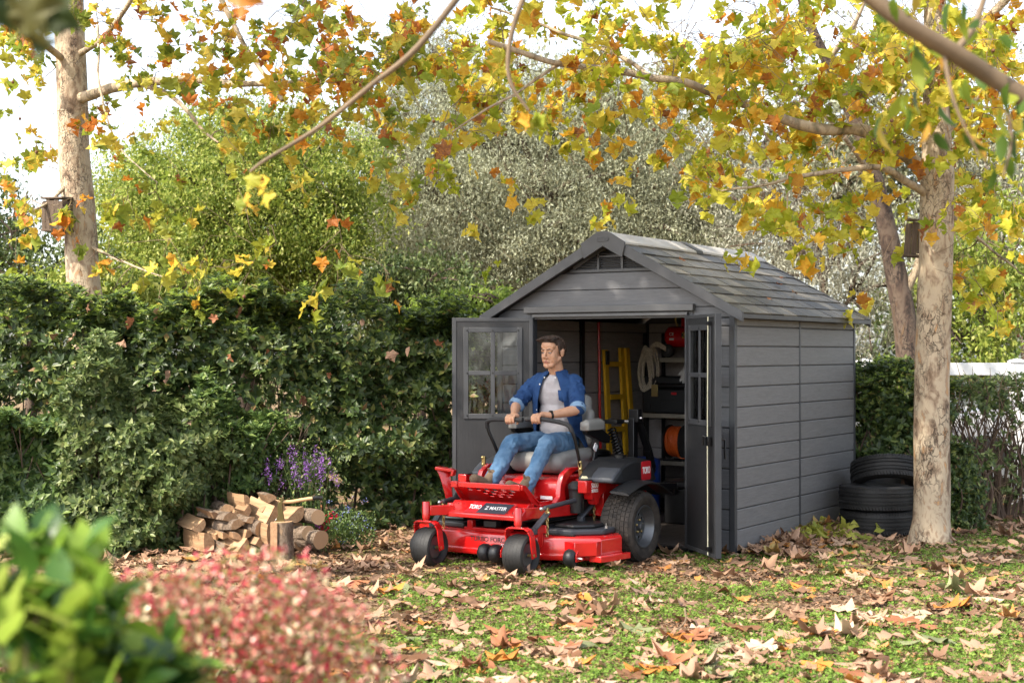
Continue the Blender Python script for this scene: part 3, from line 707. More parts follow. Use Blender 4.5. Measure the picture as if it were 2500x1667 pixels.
# front beam with the sloping name plate
MB().prism([(.135, .382), (.135, .414), (.255, .500), (.33, .500), (.33, .382)], -.33, .36, 'x').build('front_beam', M['red'], mow, bevel=.006)
b = MB()
for x in (-.27, -.22, .22, .27):
    for t_ in (.25, .75): b.cbox((x, .135 + .12 * t_, .4155 + .086 * t_), (.012, .008, .002), (R(35.6), 0, 0))
b.build('drain_slots', M['blackm'], mow)
pl_rot = (math.atan2(.086, .12), 0, 0); pn = Vector((0, -.086, .12)).normalized()
pc = Vector((-.01, .217, .4755)) + pn * .0015
M['decal_blue'] = plain('decal_slate', (.035, .045, .06), .3)
d1 = MB(); 
def onplate(u, v, h=0): return Vector((u, .135 + .12 * v, .4145 + .086 * v)) + pn * h
b = MB(); b.add([onplate(x, v, h) for h in (.0005, .0025) for x, v in ((-.17, .12), (.205, .12), (.235, .9), (-.125, .9))], [(3, 2, 1, 0), (4, 5, 6, 7), (0, 1, 5, 4), (1, 2, 6, 5), (2, 3, 7, 6), (3, 0, 4, 7)])
plate = b.build('name_plate', M['decal_blue'], mow)
b = MB(); b.add([onplate(x, v, h) for h in (.0028, .0036) for x, v in ((-.17, .12), (-.055, .12), (-.02, .9), (-.125, .9))], [(3, 2, 1, 0), (4, 5, 6, 7), (0, 1, 5, 4), (1, 2, 6, 5), (2, 3, 7, 6), (3, 0, 4, 7)])
b.build('red_field', M['redlabel'], plate)
text('TORO', .064, M['whiteink'], plate, onplate(-.093, .52, .0042), pl_rot, off=.0010, sx=.60)
text('Z MASTER', .052, M['whiteink'], plate, onplate(.098, .5, .0032), pl_rot, off=.0003, sx=.82)
# side rails, suspension strut, cross tube
for s in (-1, 1):
    b = MB(); pts = [(s * .33, .2, .435), (s * .40, .42, .43), (s * .43, .80, .42), (s * .43, 1.75, .42)]
    for p, q in zip(pts[:-1], pts[1:]): b.bar(p, q, .05, .085)
    b.build('side_rail', M['red'], mow, bevel=.004)
    MB().tube([(s * .47, .30, .475), (s * .50, .86, .51)], .018, 12).build('damper', M['greyp'], mow)
    b = MB(); b.tube([(s * .47, .26, .473), (s * .47, .30, .475)], .011, 8); b.tube([(s * .50, .86, .51), (s * .503, .91, .513)], .011, 8); b.ell((s * .47, .25, .473), (.016, .016, .016)); b.ell((s * .505, .92, .514), (.016, .016, .016)); b.build('ball_joint', M['steel'], mow)
    # height links with chains
    for (x, y, z) in ((s * .48, .33, .44), (s * .52, .98, .47)):
        b = MB(); b.bar((x, y, z), (x - s * .02, y - .16 if y < .5 else y - .2, z - .11), .018, .052, up=(1, 0, 0)); b.cbox((x - s * .02, y - .18, z - .125), (.05, .05, .05)); b.build('lift_arm', M['greyp'], mow, bevel=.006)
        b = MB(); b.cbox((x, y - .01, z + .01), (.02, .03, .06)); b.ell((x + s * .012, y - .01, z + .0), (.012, .012, .012)); b.build('clevis', M['gold'], mow, bevel=.003)
        for k in range(6):
            zz = z - .035 - k * .026; pts = [(x + (.009 * math.cos(a) if k % 2 else 0), y - .01 + (0 if k % 2 else .009 * math.cos(a)), zz + .018 * math.sin(a)) for a in [2 * math.pi * i / 10 for i in range(11)]]
            MB().tube(pts, .004, 6, cap=False).build('chain_link', M['gold'], mow)
# foot platform: slotted upturned front, floor pan, side cheeks
b = MB(); y0_, z0_, y1_, z1_ = .22, .628, .435, .482; th = .005
def fp(x, v, h=0):
    n_ = Vector((0, z1_ - z0_, y0_ - y1_)).normalized() * -1
    return Vector((.015 + x * (.31 + .02 * v), y0_ + (y1_ - y0_) * v, z0_ + (z1_ - z0_) * v)) + n_ * h
slots = {}
cols, rws = 16, 6
grid = [[fp(-1 + 2 * i / cols, j / rws, h) for i in range(cols + 1)] for h in (0, th) for j in range(rws + 1)]
V_ = [p for row in grid for p in row]; F_ = []; n1 = cols + 1; off = n1 * (rws + 1)
def hole(i, j): return (j == 1 and i in (2, 4, 6, 8, 10, 12)) or (j == 2 and i in (5, 7, 9, 11)) or (j == 3 and i in (6, 8, 10))
for j in range(rws):
    for i in range(cols):
        a = j * n1 + i
        if not hole(i, j): F_ += [(a, a + 1, a + n1 + 1, a + n1), (off + a, off + a + n1, off + a + n1 + 1, off + a + 1)]
        else: F_ += [(a, off + a, off + a + 1, a + 1), (a + n1, a + n1 + 1, off + a + n1 + 1, off + a + n1), (a, a + n1, off + a + n1, off + a), (a + 1, off + a + 1, off + a + n1 + 1, a + n1 + 1)]
b.add(V_, F_); b.build('foot_plate', M['red'], mow)
b = MB(); b.bar((-.305, .212, .628), (.335, .212, .628), .03, .038); b.box(.235, .318, .186, .235, .605, .652); b.box(-.318, -.26, .186, .235, .605, .652); b.build('plate_lip', M['red'], mow, bevel=.004)
MB().box(-.36, .36, .43, .98, .47, .482).build('floor_pan', M['red'], mow, bevel=.003)
for s in (-1, 1):
    MB().prism([(.20, .645), (.245, .645), (.36, .56), (.45, .50), (.98, .50), (.98, .466), (.42, .466), (.33, .51)], s * .322, s * .334, 'x').build('side_cheek', M['red'], mow, bevel=.003)
    pts = spline([(.40, .50), (.40, .56), (.52, .62), (.66, .66), (.80, .74)], 4)
# central riser under the seat with rounded front
b = MB(); b.prism([(.69, .485), (.68, .60), (.70, .64), (.76, .665), (1.5, .67), (1.5, .485)], -.35, .355, 'x'); b.build('seat_riser', M['red'], mow, bevel=.02, seg=3)
MB().box(.20, .31, .6765, .6798, .50, .525).build('warning_sticker', M['whiteink'], mow)
for s in (-1, 1):
    b = MB()
    out = [(.58, .485), (.64, .53), (.655, .62), (.70, .70), (.80, .745), (1.0, .74), (.84, .70), (.76, .655), (.72, .58), (.74, .485)]
    b.prism(out, s * .357, s * .40, 'x'); b.build('riser_rib', M['red'], mow, bevel=.004)
    b = MB(); b.prism([(.86, .655), (1.45, .68), (1.45, .60), (1.0, .56), (.86, .58)], s * .41, s * .52, 'x'); b.build('side_console', M['red'], mow, bevel=.01)
    # console block with series lettering on the outer face
    MB().prism([(.70, .658), (1.0, .658), (1.04, .60), (1.01, .55), (.93, .52), (.90, .465), (.87, .455), (.84, .50), (.82, .52), (.80, .50), (.78, .555), (.70, .56)], s * .525, s * .605, 'x').build('console_block', M['red'], mow, bevel=.008)
    MB().box(*sorted((s * .52, s * .61)), .71, 1.02, .6585, .664).build('console_top', M['blackp'], mow, bevel=.003)
text('5000', .056, M['whiteink'], mow, (.6065, .83, .612), (R(90), 0, R(90)), off=.0004)
text('SERIES', .037, M['whiteink'], mow, (.6065, .83, .572), (R(90), 0, R(90)), off=.0004)
# hydraulic filter in the gap
b = MB(); b.lathe([(.40, .05), (.56, .055), (.585, .058), (.59, .062), (.62, .062), (.63, .05), (.645, .03), (.645, .001)], (.475, .76, 0), 'z', 20); b.build('oil_filter', M['blackp'], mow)
MB().cbox((.46, .90, .5), (.1, .16, .26)).build('pump_housing', M['blackm'], mow, bevel=.01)
MB().cbox((.0, 1.1, .40), (.8, 1.3, .1)).build('chassis', M['blackm'], mow, bevel=.01)
for s in (-1, 1): MB().prism([(.98, .36), (.98, .62), (1.7, .66), (1.75, .3), (1.3, .26)], s * .46, s * .60, 'x').build('rear_frame_plate', M['red'], mow, bevel=.006)
# fuel tanks with wheel guards
for s in (-1, 1):
    prof = [(.80, .640), (.80, .672), (.84, .70), (.95, .775), (1.12, .812), (1.40, .805), (1.45, .79), (1.50, .70), (1.56, .62), (1.40, .60), (1.15, .600), (.98, .625)]
    b = MB(); ns = len(prof); xs = [(.47, .0, 1.0), (.50, .0, 1.0), (.60, .0, 1.0), (.74, .012, .96), (.79, .03, .90)]
    vs = []
    for x, sh, k in xs:
        for y, z in prof: vs.append((s * x, 1.15 + (y - 1.15) * (1 - sh * 2), .60 + (z - .60) * k if z > .6 else z))
    fs = [tuple(range(ns))[::-1], tuple(range((len(xs) - 1) * ns, len(xs) * ns))]
    for i in range(len(xs) - 1):
        for k in range(ns): fs.append((i * ns + k, i * ns + (k + 1) % ns, (i + 1) * ns + (k + 1) % ns, (i + 1) * ns + k))
    b.add(vs, fs)
    tk = b.build('fuel_tank', M['blackp'], mow, bevel=.016, seg=3)
    # pale grey moulded front pocket
    MB().prism([(.785, .640), (.785, .675), (.83, .708), (.92, .755), (.98, .64)], s * .59, s * .79, 'x').build('tank_front', M['greyp'], mow, bevel=.012)
    b = MB(); pts = []; n_ = 14
    for ring, (x, rr) in enumerate(((.775, .345), (.80, .352), (.90, .348), (.945, .325), (.94, .315), (.79, .33))):
        for k in range(n_ + 1):
            t_ = k / n_; pts.append((s * x, .76 + .76 * t_, .58 + .07 * math.sin(math.pi * t_) - .05 * t_ ** 3 + (rr - .348) * .8))
    fs = []; m_ = n_ + 1
    for r_ in range(6):
        for k in range(n_): a = r_ * m_ + k; c = ((r_ + 1) % 6) * m_ + k; fs.append((a, a + 1, c + 1, c))
    fs += [tuple(r_ * m_ for r_ in range(6)), tuple(r_ * m_ + n_ for r_ in range(6))]
    b.add(pts, fs); b.build('wheel_guard', M['blackp'], mow)
    MB().lathe([(0, .045), (.03, .045), (.035, .03)], (s * .62, 1.2, .802), 'z', 20).build('filler_cap', M['blackm'], mow)
    if s < 0:
        for o_ in mow.children:
            if o_.name.split('.')[0] in ('fuel_tank', 'tank_front', 'wheel_guard', 'filler_cap') and o_.data.vertices[0].co.x < 0: o_.location.x += .26
b = MB(); b.prism([(1.34 + a, .705 + c) for a, c in rounded(.16, .15, .02)], .7905, .7935, 'x'); bd = b.build('side_badge', M['redlabel'], mow)
text('TORO', .075, M['whiteink'], bd, (.7942, 1.34, .705), (R(90), 0, R(90)), off=.0016, sx=.62)
# drive wheels
def tyre(sx, s):
    c = (sx, 1.095, .285)
    prof = [(-.105, .155), (-.125, .175), (-.142, .215), (-.142, .245), (-.125, .265), (-.07, .274), (.07, .274), (.125, .265), (.142, .245), (.142, .215), (.125, .175), (.105, .155)]
    t_ = MB().lathe(prof, c, 'x', 56, close=True).build('drive_wheel', M['rubber2'], mow)
    b = MB(); N = 44
    for k in range(N):
        for row in range(7):
            a0 = 2 * math.pi * (k + (.5 if row % 2 else 0)) / N; x = -.105 + row * .035
            bend = .10 * (1 - (x / .105) ** 2)
            r_ = .277 if abs(x) < .08 else .270
            for da, in ((.0,),):
                a = a0 + bend; aw = math.pi / N * .80
                vs = []
                for rr in (r_ - .012, r_ + .004):
                    for xx, aa in ((x - .0155, a - aw), (x + .0155, a - aw), (x + .0155, a + aw), (x - .0155, a + aw)): vs.append((c[0] + xx, c[1] + rr * math.cos(aa), c[2] + rr * math.sin(aa)))
                b.add(vs, [(4, 5, 6, 7), (0, 1, 5, 4), (1, 2, 6, 5), (2, 3, 7, 6), (3, 0, 4, 7)])
    o = b.build('tread_block', M['rubber2'], t_, smooth=False); o['kind'] = 'stuff'
    b = MB()
    q = s
    prof = [(q * .112, .172), (q * .128, .168), (q * .128, .160), (q * .105, .150), (q * .085, .142), (q * .06, .128), (q * .06, .118)]
    b.lathe(prof[:], c, 'x', 48); b.f.pop(); b.f.pop()
    r_ = b.build('rim', M['rim'], t_); 
    sm = r_.modifiers.new('thick', 'SOLIDIFY'); sm.thickness = .004
    # disc with round holes
    b = MB(); N = 10; vs = []; fs = []
    for k in range(N):
        a = 2 * math.pi * k / N; hc = (.094 * math.cos(a), .094 * math.sin(a)); base = len(vs); seg = 12
        w0, w1 = a - math.pi / N, a + math.pi / N
        outer = []
        for j in range(seg):
            th_ = a + 2 * math.pi * j / seg; dx, dy = math.cos(th_), math.sin(th_)
            vs.append((hc[0] + .013 * dx, hc[1] + .013 * dy))
        bor = [(.118, w1), (.118, a), (.118, w0), (.066, w0), (.066, a), (.066, w1)]
        sel = [((.118, a)), (.119, a + .5 * (w1 - a)), (.118, w1), (.092, w1), (.066, w1), (.066, a + .5 * (w1 - a)), (.066, a), (.066, a + .5 * (w0 - a)), (.066, w0), (.092, w0), (.118, w0), (.119, a + .5 * (w0 - a))]
        for rr, aa in sel: vs.append((rr * math.cos(aa), rr * math.sin(aa)))
        for j in range(seg):
            j2 = (j + 1) % seg; fs.append((base + j, base + j2, base + seg + j2, base + seg + j))
    b.add([(c[0] + q * .06, c[1] + u, c[2] + v) for u, v in vs], fs)
    dd = b.build('wheel_disc', M['rim'], t_); sm = dd.modifiers.new('thick', 'SOLIDIFY'); sm.thickness = .004
    b = MB(); b.lathe([(q * .03, .067), (q * .062, .067), (q * .070, .060), (q * .070, .035), (q * .10, .030), (q * .105, .022), (q * .105, .001)], c, 'x', 28); b.build('hub', M['rim'], t_)
    b = MB()
    for k in range(5):
        a = 2 * math.pi * k / 5 + .3; b.lathe([(q * .07, .009), (q * .084, .009), (q * .088, .005)], (c[0], c[1] + .05 * math.cos(a), c[2] + .05 * math.sin(a)), 'x', 6)
    b.build('wheel_nut', M['gold'], t_)
tyre(.78, 1); tyre(-.60, -1)
# cutting deck
def deck_poly(g=0): return [(-.88 - g, .52 - g), (-.52 - g, .29 - g), (.47 + g, .29 - g), (.86 + g, .48 - g), (.90 + g, .73), (.70 + g, 1.0), (-.76 - g, 1.15), (-.90 - g, .86)]
b = MB(); P_ = [(-.40, .285), (.40, .285), (.90, .49), (.93, .84), (.62, 1.25), (-.62, 1.25), (-.93, .84), (-.90, .49)]
P_ = deck_poly()
n = len(P_); rings = [(.0, .085), (.012, .100), (.012, .125), (0, .130), (0, .240), (-.012, .255), (-.02, .258)]
cxm, cym = 0, .75; vs = []
for g, z in rings:
    for x, y in P_:
        d = Vector((x - cxm, y - cym)).normalized(); vs.append((x + d.x * g, y + d.y * g, z))
fs = [(i * n + k, i * n + (k + 1) % n, (i + 1) * n + (k + 1) % n, (i + 1) * n + k) for i in range(len(rings) - 1) for k in range(n)] + [tuple(range((len(rings) - 1) * n, len(rings) * n))]
b.add(vs, fs); b.build('cutting_deck', M['red'], mow, bevel=.004)
text('TURBO FORCE', .052, M['blackink'], mow, (-.03, .2885, .205), (R(90), 0, 0), off=.0006)
text('52', .035, M['whiteink'], mow, (.10, .2885, .165), (R(90), 0, 0), off=.0004)
MB().prism([(.80, .40), (.90, .40), (.935, .50), (.965, .75), (.925, .75), (.905, .52), (.86, .455), (.80, .455)], .082, .128, 'z').build('deck_skid', M['red'], mow, bevel=.004)
MB().prism([(.60, .24), (.76, .24), (.88, .215), (.88, .14), (.60, .14)][::-1], .30, .302, 'y')
MB().prism([(.64, .305), (.74, .285), (.865, .40), (.865, .47), (.66, .385)], .13, .235, 'z').build('deck_bracket', M['red'], mow, bevel=.004)
MB().box(-.30, .12, .34, .42, .2585, .285).build('deck_rib', M['red'], mow, bevel=.006)
MB().prism([(.43, .35), (.43, .20), (.45, .17), (.47, .20), (.47, .29), (.50, .29), (.50, .35)][::-1], .262, .282, 'y').build('deck_lug', M['red'], mow, bevel=.003)
for s in (-1, 1):
    b = MB(); b.prism([(s * .33, .50), (s * .36, .42), (s * .62, .44), (s * .80, .62), (s * .80, .80), (s * .72, .95), (s * .5, 1.0), (s * .33, .85)], .26, .305, 'z')
    c_ = b.build('belt_cover', M['greyp'] if s > 0 else M['blackp'], mow, bevel=.014, seg=3)
    b = MB(); b.prism([(s * .42, .52), (s * .60, .50), (s * .72, .62), (s * .72, .78), (s * .62, .88), (s * .44, .80)], .3055, .335, 'z'); b.build('cover_dome', M['blackp'], c_, bevel=.013, seg=3)
    b = MB(); b.lathe([(.305, .012), (.325, .012), (.327, .001)], (s * .79, .68, 0), 'z', 12); b.tube([(s * .79, .68, .326), (s * .79, .68, .345)], .004, 6); b.build('spindle_cap', M['steel'], c_)
MB().box(.42, .66, .405, .435, .262, .275).build('rubber_strip', M['rubber'], mow, bevel=.003)
MB().cbox((-.07, .40, .315), (.12, .08, .055)).build('idler_guard', M['blackp'], mow, bevel=.008)
MB().cbox((-.24, .36, .305), (.05, .05, .07)).build('deck_lug', M['red'], mow, bevel=.004)
# anti-scalp rollers
for x, y, z in ((-.015, .215, .115), (.085, .215, .115), (.70, .30, .115), (-.72, .30, .115)):
    MB().lathe([(-.046, .022), (-.046, .045), (-.036, .060), (-.018, .069), (.018, .069), (.036, .060), (.046, .045), (.046, .022)], (x, y, z), 'x', 28, close=True).build('scalp_roller', M['blackp'], mow)
b = MB(); b.tube([(-.07, .215, .115), (.16, .215, .115)], .010, 8); b.tube([(.64, .30, .115), (.80, .30, .115)], .010, 8); b.build('roller_axle', M['steel'], mow)
b = MB(); b.prism([(.19, .09), (.19, .145), (.285, .205), (.285, .09)], .137, .147, 'x'); b.build('roller_bracket', M['red'], mow, bevel=.002)
MB().prism([(.275, .09), (.275, .145), (.33, .20), (.40, .20), (.40, .09)], .752, .762, 'x').build('roller_bracket', M['red'], mow, bevel=.002)
# raised discharge chute on the far side
b = MB(); ch = spline([(-.50, .42, .45), (-.515, .41, .56), (-.54, .41, .66), (-.56, .41, .715)], 5)
wd_ = [.02 + .035 * (i / (len(ch) - 1)) for i in range(len(ch))]
vs = []
for p, w_ in zip(ch, wd_):
    vs += [p + Vector((-w_ * .3, -w_, 0)), p + Vector((w_ * .9, w_ * .2, 0)), p + Vector((w_ * .9 + .01, w_ * .2 + .02, 0)), p + Vector((-w_ * .3, -w_ + .03, 0))]
n = 4; fs = [(i * n + k, i * n + (k + 1) % n, (i + 1) * n + (k + 1) % n, (i + 1) * n + k) for i in range(len(ch) - 1) for k in range(n)] + [(3, 2, 1, 0), tuple(range(len(vs) - 4, len(vs)))]
CH = MB().add(vs, fs); CH.cbox((-.525, .40, .722), (.14, .09, .025), (0, .12, .3)); CH.cbox((-.455, .42, .695), (.022, .08, .05), (0, .2, .3))
CH.build('deflector_chute', M['red'], mow, bevel=.005)
MB().tube(spline([(-.44, .60, .56), (-.47, .50, .53), (-.46, .42, .44), (-.40, .34, .38)], 5), .012, 8).build('hydraulic_hose', M['rubber'], mow)
# seat: cushion, backrest, armrests, suspension
cush = MB(); cush.ell((0, 1.17, .755), (.275, .30, .085)); cush.cbox((0, 1.20, .745), (.50, .48, .13)); cush.caps((-.20, 1.0, .80), .055, (-.22, 1.38, .815), .06); cush.caps((.20, 1.0, .80), .055, (.22, 1.38, .815), .06); cush.caps((-.17, .95, .765), .085, (.17, .95, .765), .085)
c_ = cush.build('seat_cushion', M['vinyl'], mow); remesh(c_, .012, 6)
bk = MB(); bk.caps((-.13, 1.47, .9), .075, (-.11, 1.55, 1.24), .06); bk.caps((.13, 1.47, .9), .075, (.11, 1.55, 1.24), .06); bk.cbox((0, 1.515, 1.06), (.28, .11, .42), (R(-12), 0, 0)); bk.caps((-.19, 1.44, .92), .05, (-.18, 1.50, 1.14), .045); bk.caps((.19, 1.44, .92), .05, (.18, 1.50, 1.14), .045)
c_ = bk.build('backrest', M['vinyl'], mow); remesh(c_, .012, 5)
MB().cbox((0, 1.2, .685), (.46, .45, .03)).build('seat_pan', M['blackm'], mow, bevel=.006)
MB().cbox((0, 1.2, .655), (.30, .34, .05)).build('suspension_base', M['blackm'], mow, bevel=.004)
for s in (-1, 1):
    a_ = MB(); a_.caps((.02 + s * .345, 1.12, 1.065), .047, (.02 + s * .345, 1.32, 1.07), .047); a_.cbox((.02 + s * .345, 1.22, 1.055), (.085, .27, .07)); a_ = a_.build('armrest', M['vinyl'], mow); remesh(a_, .009, 4)
    MB().prism([(1.12, 1.02), (1.36, 1.03), (1.52, .96), (1.50, .90), (1.34, .93), (1.14, .99)], s * .32, s * .37, 'x').build('armrest_bracket', M['blackm'], mow, bevel=.006)
# seat belt buckle
b = MB(); b.cbox((.31, 1.36, .80), (.02, .05, .13), (R(-20), 0, 0)); b.build('belt_stalk', M['blackp'], mow, bevel=.005)
MB().cbox((.325, 1.34, .875), (.012, .05, .06), (R(-35), 0, 0)).build('buckle', M['white'], mow, bevel=.004)
# control levers
for s in (-1, 1):
    pts = spline([(.46, .88, .70), (.455, .83, .85), (.445, .79, .98), (.43, .775, 1.04)] if s > 0 else [(-.30, .90, .72), (-.33, .84, .88), (-.365, .80, 1.0), (-.375, .79, 1.05)], 5) 
    MB().tube(pts, .0135, 10).build('lever_tube', M['blackm'], mow)
    g_ = spline([(.432, .775, 1.03), (.405, .766, 1.078), (.33, .76, 1.102), (.16, .755, 1.124), (.015, .752, 1.120)] if s > 0 else [(-.376, .79, 1.04), (-.365, .775, 1.085), (-.31, .76, 1.108), (-.16, .755, 1.112), (-.012, .752, 1.112)], 5)
    MB().tube(g_, .0185, 12).build('lever_grip', M['foam'], mow)
    b = MB(); b.bar((s * .462, .87, .65), (s * .455, .855, .80), .02, .03, up=(1, 0, 0)); b.ell((s * .462, .85, .79), (.014, .014, .014)); b.ell((s * .462, .855, .735), (.014, .014, .014)); b.build('lever_pivot', M['gold'], mow, bevel=.002)
tg_ = MB().prism([(.50, .60), (.50, .675), (.508, .685), (.55, .685), (.558, .675), (.558, .60)], .802, .804, 'y').build('warning_tag', plain('tag_card', (.55, .50, .32), .6), mow)
text('NOTICE', .013, M['redlabel'], tg_, (.529, .8012, .655), (R(90), 0, 0)); text('READ', .013, M['redlabel'], tg_, (.529, .8012, .637), (R(90), 0, 0)); text('MANUAL', .012, M['redlabel'], tg_, (.529, .8012, .620), (R(90), 0, 0))
# coil-over behind the seat, roll bar
cx_, cy_ = .33, 1.60
b = MB(); p0, p1 = Vector((.33, 1.60, 1.02)), Vector((.36, 1.70, .78)); b.tube([p0, p1], .014, 10)
d = (p1 - p0); ux = d.cross(Vector((0, 1, 0))).normalized(); uy = d.cross(ux).normalized()
b.tube([p0 + d * (i / 110) + (ux * math.cos(i * .55) + uy * math.sin(i * .55)) * .034 for i in range(111)], .0065, 6)
b.build('coil_spring', M['blackm'], mow)
MB().cbox((.34, 1.62, 1.075), (.14, .14, .035)).build('spring_bracket', M['blackm'], mow, bevel=.006)
for s in (-1, 1):
    MB().bar((s * .44, 1.78, .45), (s * .44, 1.78, 1.10), .055, .075, up=(0, 1, 0)).build('roll_bar_post', M['blackm'], mow, bevel=.005)
    b = MB()
    for t0_, t1_ in zip([(s * .47, 1.80, 1.10), (s * .47, 2.0, .82), (s * .47, 2.08, .66), (s * .47, 2.02, .60)][:-1], [(s * .47, 2.0, .82), (s * .47, 2.08, .66), (s * .47, 2.02, .60)]): b.bar(t0_, t1_, .045, .055, up=(1, 0, 0))
    b.build('folded_roll_bar', M['blackm'], mow, bevel=.005)
    b = MB(); b.cbox((s * .455, 1.79, 1.12), (.09, .07, .11)); b.build('hinge_plate', M['blackm'], mow, bevel=.004)
    b = MB(); b.lathe([(s * .50, .013), (s * .515, .009)], (0, 1.80, 1.10), 'x', 8); b.tube([(s * .36, 1.76, 1.07), (s * .42, 1.76, 1.07)], .014, 8); b.build('hinge_pin', M['steel'], mow)
MB().bar((-.49, 2.04, .61), (.49, 2.04, .61), .05, .05).build('folded_roll_bar', M['blackm'], mow, bevel=.006)
# engine at the rear
b = MB(); b.cbox((0, 1.85, .60), (.62, .46, .34)); b.lathe([(.77, .17), (.80, .17), (.82, .12), (.82, .001)], (0, 1.85, 0), 'z', 28); b.build('engine', M['blackm'], mow, bevel=.02)
for s in (-1, 1): MB().tube([(s * .34, 1.70, .62), (s * .34, 2.02, .62)], .075, 18).build('air_canister', M['blackp'], mow)
MB().bar((-.62, 1.98, .50), (.74, 1.98, .50), .05, .10).build('rear_bumper', M['blackm'], mow, bevel=.006)
MB().bar((.60, 1.5, .545), (.74, 1.98, .53), .04, .05).build('rear_stay', M['blackm'], mow, bevel=.004)
# ---------------------------------------------------------------- the man on the mower
def skinmat():
    m, t, p = newmat('skin'); v = coords(t); n = noise_n(t, v, 16, 4)
    r = ramp(t, [(.3, (.43, .225, .135)), (.7, (.51, .285, .175))]); L(t, n.outputs[0], r.inputs[0]); L(t, r.outputs[0], p.inputs['Base Color'])
    p.inputs['Roughness'].default_value = .48; p.inputs['Subsurface Weight'].default_value = .12; p.inputs['Subsurface Radius'].default_value = (.02, .008, .004); p.inputs['Subsurface Scale'].default_value = .5
    n2 = noise_n(t, v, 220, 2); bump_n(t, p, n2.outputs[0], .06, .002); return m
def clothmat(name, c0, c1, rough=.85, fold=.5, weave=.2, fade=None):
    m, t, p = newmat(name); v = coords(t); n = noise_n(t, v, 9, 5, .6, .4); r = ramp(t, [(.3, c0), (.7, c1)]); L(t, n.outputs[0], r.inputs[0])
    L(t, r.outputs[0], p.inputs['Base Color']); p.inputs['Roughness'].default_value = rough; p.inputs['Specular IOR Level'].default_value = .2
    mp = coords(t, (1, 1, 2.2), rot=(.5, .3, 0)); f = noise_n(t, mp, 8, 3, .5, .5); w_ = noise_n(t, v, 420, 2)
    a = t.nodes.new('ShaderNodeMath'); a.operation = 'MULTIPLY_ADD'; a.inputs[1].default_value = weave * .05; L(t, w_.outputs[0], a.inputs[0]); L(t, f.outputs[0], a.inputs[2])
    bump_n(t, p, a.outputs[0], fold, .035); return m
SK = skinmat(); DEN = clothmat('denim_shirt', (.010, .033, .105), (.022, .062, .165), fold=.42)
JEAN = clothmat('faded_jeans', (.04, .10, .19), (.12, .205, .31), fold=.42); TEE = clothmat('grey_tshirt', (.34, .32, .33), (.40, .38, .39), fold=.35)
CUF = clothmat('cuff_inside', (.13, .21, .33), (.18, .28, .40), fold=.4); HAIR = plain('brown_hair', (.034, .017, .009), .7, var=.6, vscale=22, bump=.9, bscale=90, stretch=(1, .35, .8))
BOOT = plain('suede_boot', (.13, .088, .055), .9, var=.25, vscale=18, bump=.3); SOLE = plain('boot_sole', (.10, .085, .07), .8)
PO = Vector((0, 1.2, .84))
def MWW(p): return Vector((-.31, 11.16, 0)) + Vector((.8425 * p[0] + .5388 * p[1], -.5388 * p[0] + .8425 * p[1], p[2]))
def folds(o, scale, strength, turb=6.):
    t = bpy.data.textures.new('cloth_folds', 'MARBLE'); t.noise_scale = scale; t.turbulence = turb; t.marble_type = 'SOFT'; t.noise_depth = 1
    d = o.modifiers.new('folds', 'DISPLACE'); d.texture = t; d.strength = strength; d.mid_level = .5; d.texture_coords = 'LOCAL'
    q = o.modifiers.new('soft', 'SMOOTH'); q.factor = .5; q.iterations = 2
    return o
man = empty('person', MWW(PO), TH, 'man in open blue denim shirt, jeans and brown boots driving the red mower', 'person')
def pb(b, name, mat, vs=None, it=4, parent=None, **kw):
    o = b.build(name, mat, parent or man, **kw)
    if parent is None: o.location = -PO
    if vs: remesh(o, vs, it)
    return o
HM = Matrix.Translation((0.0, 1.195, 1.655)) @ Euler((R(5), 0, R(-4))).to_matrix().to_4x4() @ Matrix.Scale(1.10, 4)
def H(x, y, z): return HM @ Vector((x, y, z))
def hell(b, c, r, rot=(0, 0, 0)):
    q = MB().ell((0, 0, 0), r, rot); b.add([HM @ (Vector(v) + Vector(c)) for v in q.v], q.f)
def hcap(b, p0, r0, p1, r1): b.caps(H(*p0), r0 * 1.1, H(*p1), r1 * 1.1, 12)
b = MB()
hell(b, (0, .022, .030), (.074, .093, .082)); hell(b, (0, -.030, -.015), (.063, .058, .088)); hell(b, (0, -.042, -.066), (.047, .044, .042)); hell(b, (0, -.048, .05), (.062, .04, .045))
hell(b, (0, -.079, -.098), (.022, .018, .019))
for s in (-1, 1): hell(b, (s * .040, -.034, -.050), (.022, .040, .040))
for s in (-1, 1):
    hcap(b, (s * .053, .004, -.048), .021, (s * .022, -.062, -.094), .020); hell(b, (s * .038, -.050, -.026), (.024, .026, .042))
    hell(b, (s * .078, .016, -.008), (.007, .018, .031), (0, 0, s * -.35)); hell(b, (s * .083, .022, .008), (.006, .014, .016), (0, 0, s * -.4)); hell(b, (s * .010, -.098, -.034), (.009, .010, .008))
    hcap(b, (s * .018, -.082, .023), .0115, (s * .042, -.071, .020), .011)
hcap(b, (0, -.086, .016), .0085, (0, -.110, -.024), .0105); hell(b, (0, -.107, -.030), (.011, .011, .009))
hcap(b, (-.013, -.084, -.063), .011, (.013, -.084, -.063), .011)
b.caps(H(0, .018, -.05), .060, (0, 1.26, 1.47), .066); b.caps((-.13, 1.28, 1.40), .045, (.13, 1.28, 1.40), .045)
b.ell((0, 1.275, 1.30), (.165, .105, .17)); b.ell((0, 1.29, 1.08), (.145, .10, .17)); b.ell((0, 1.29, .92), (.15, .115, .10))
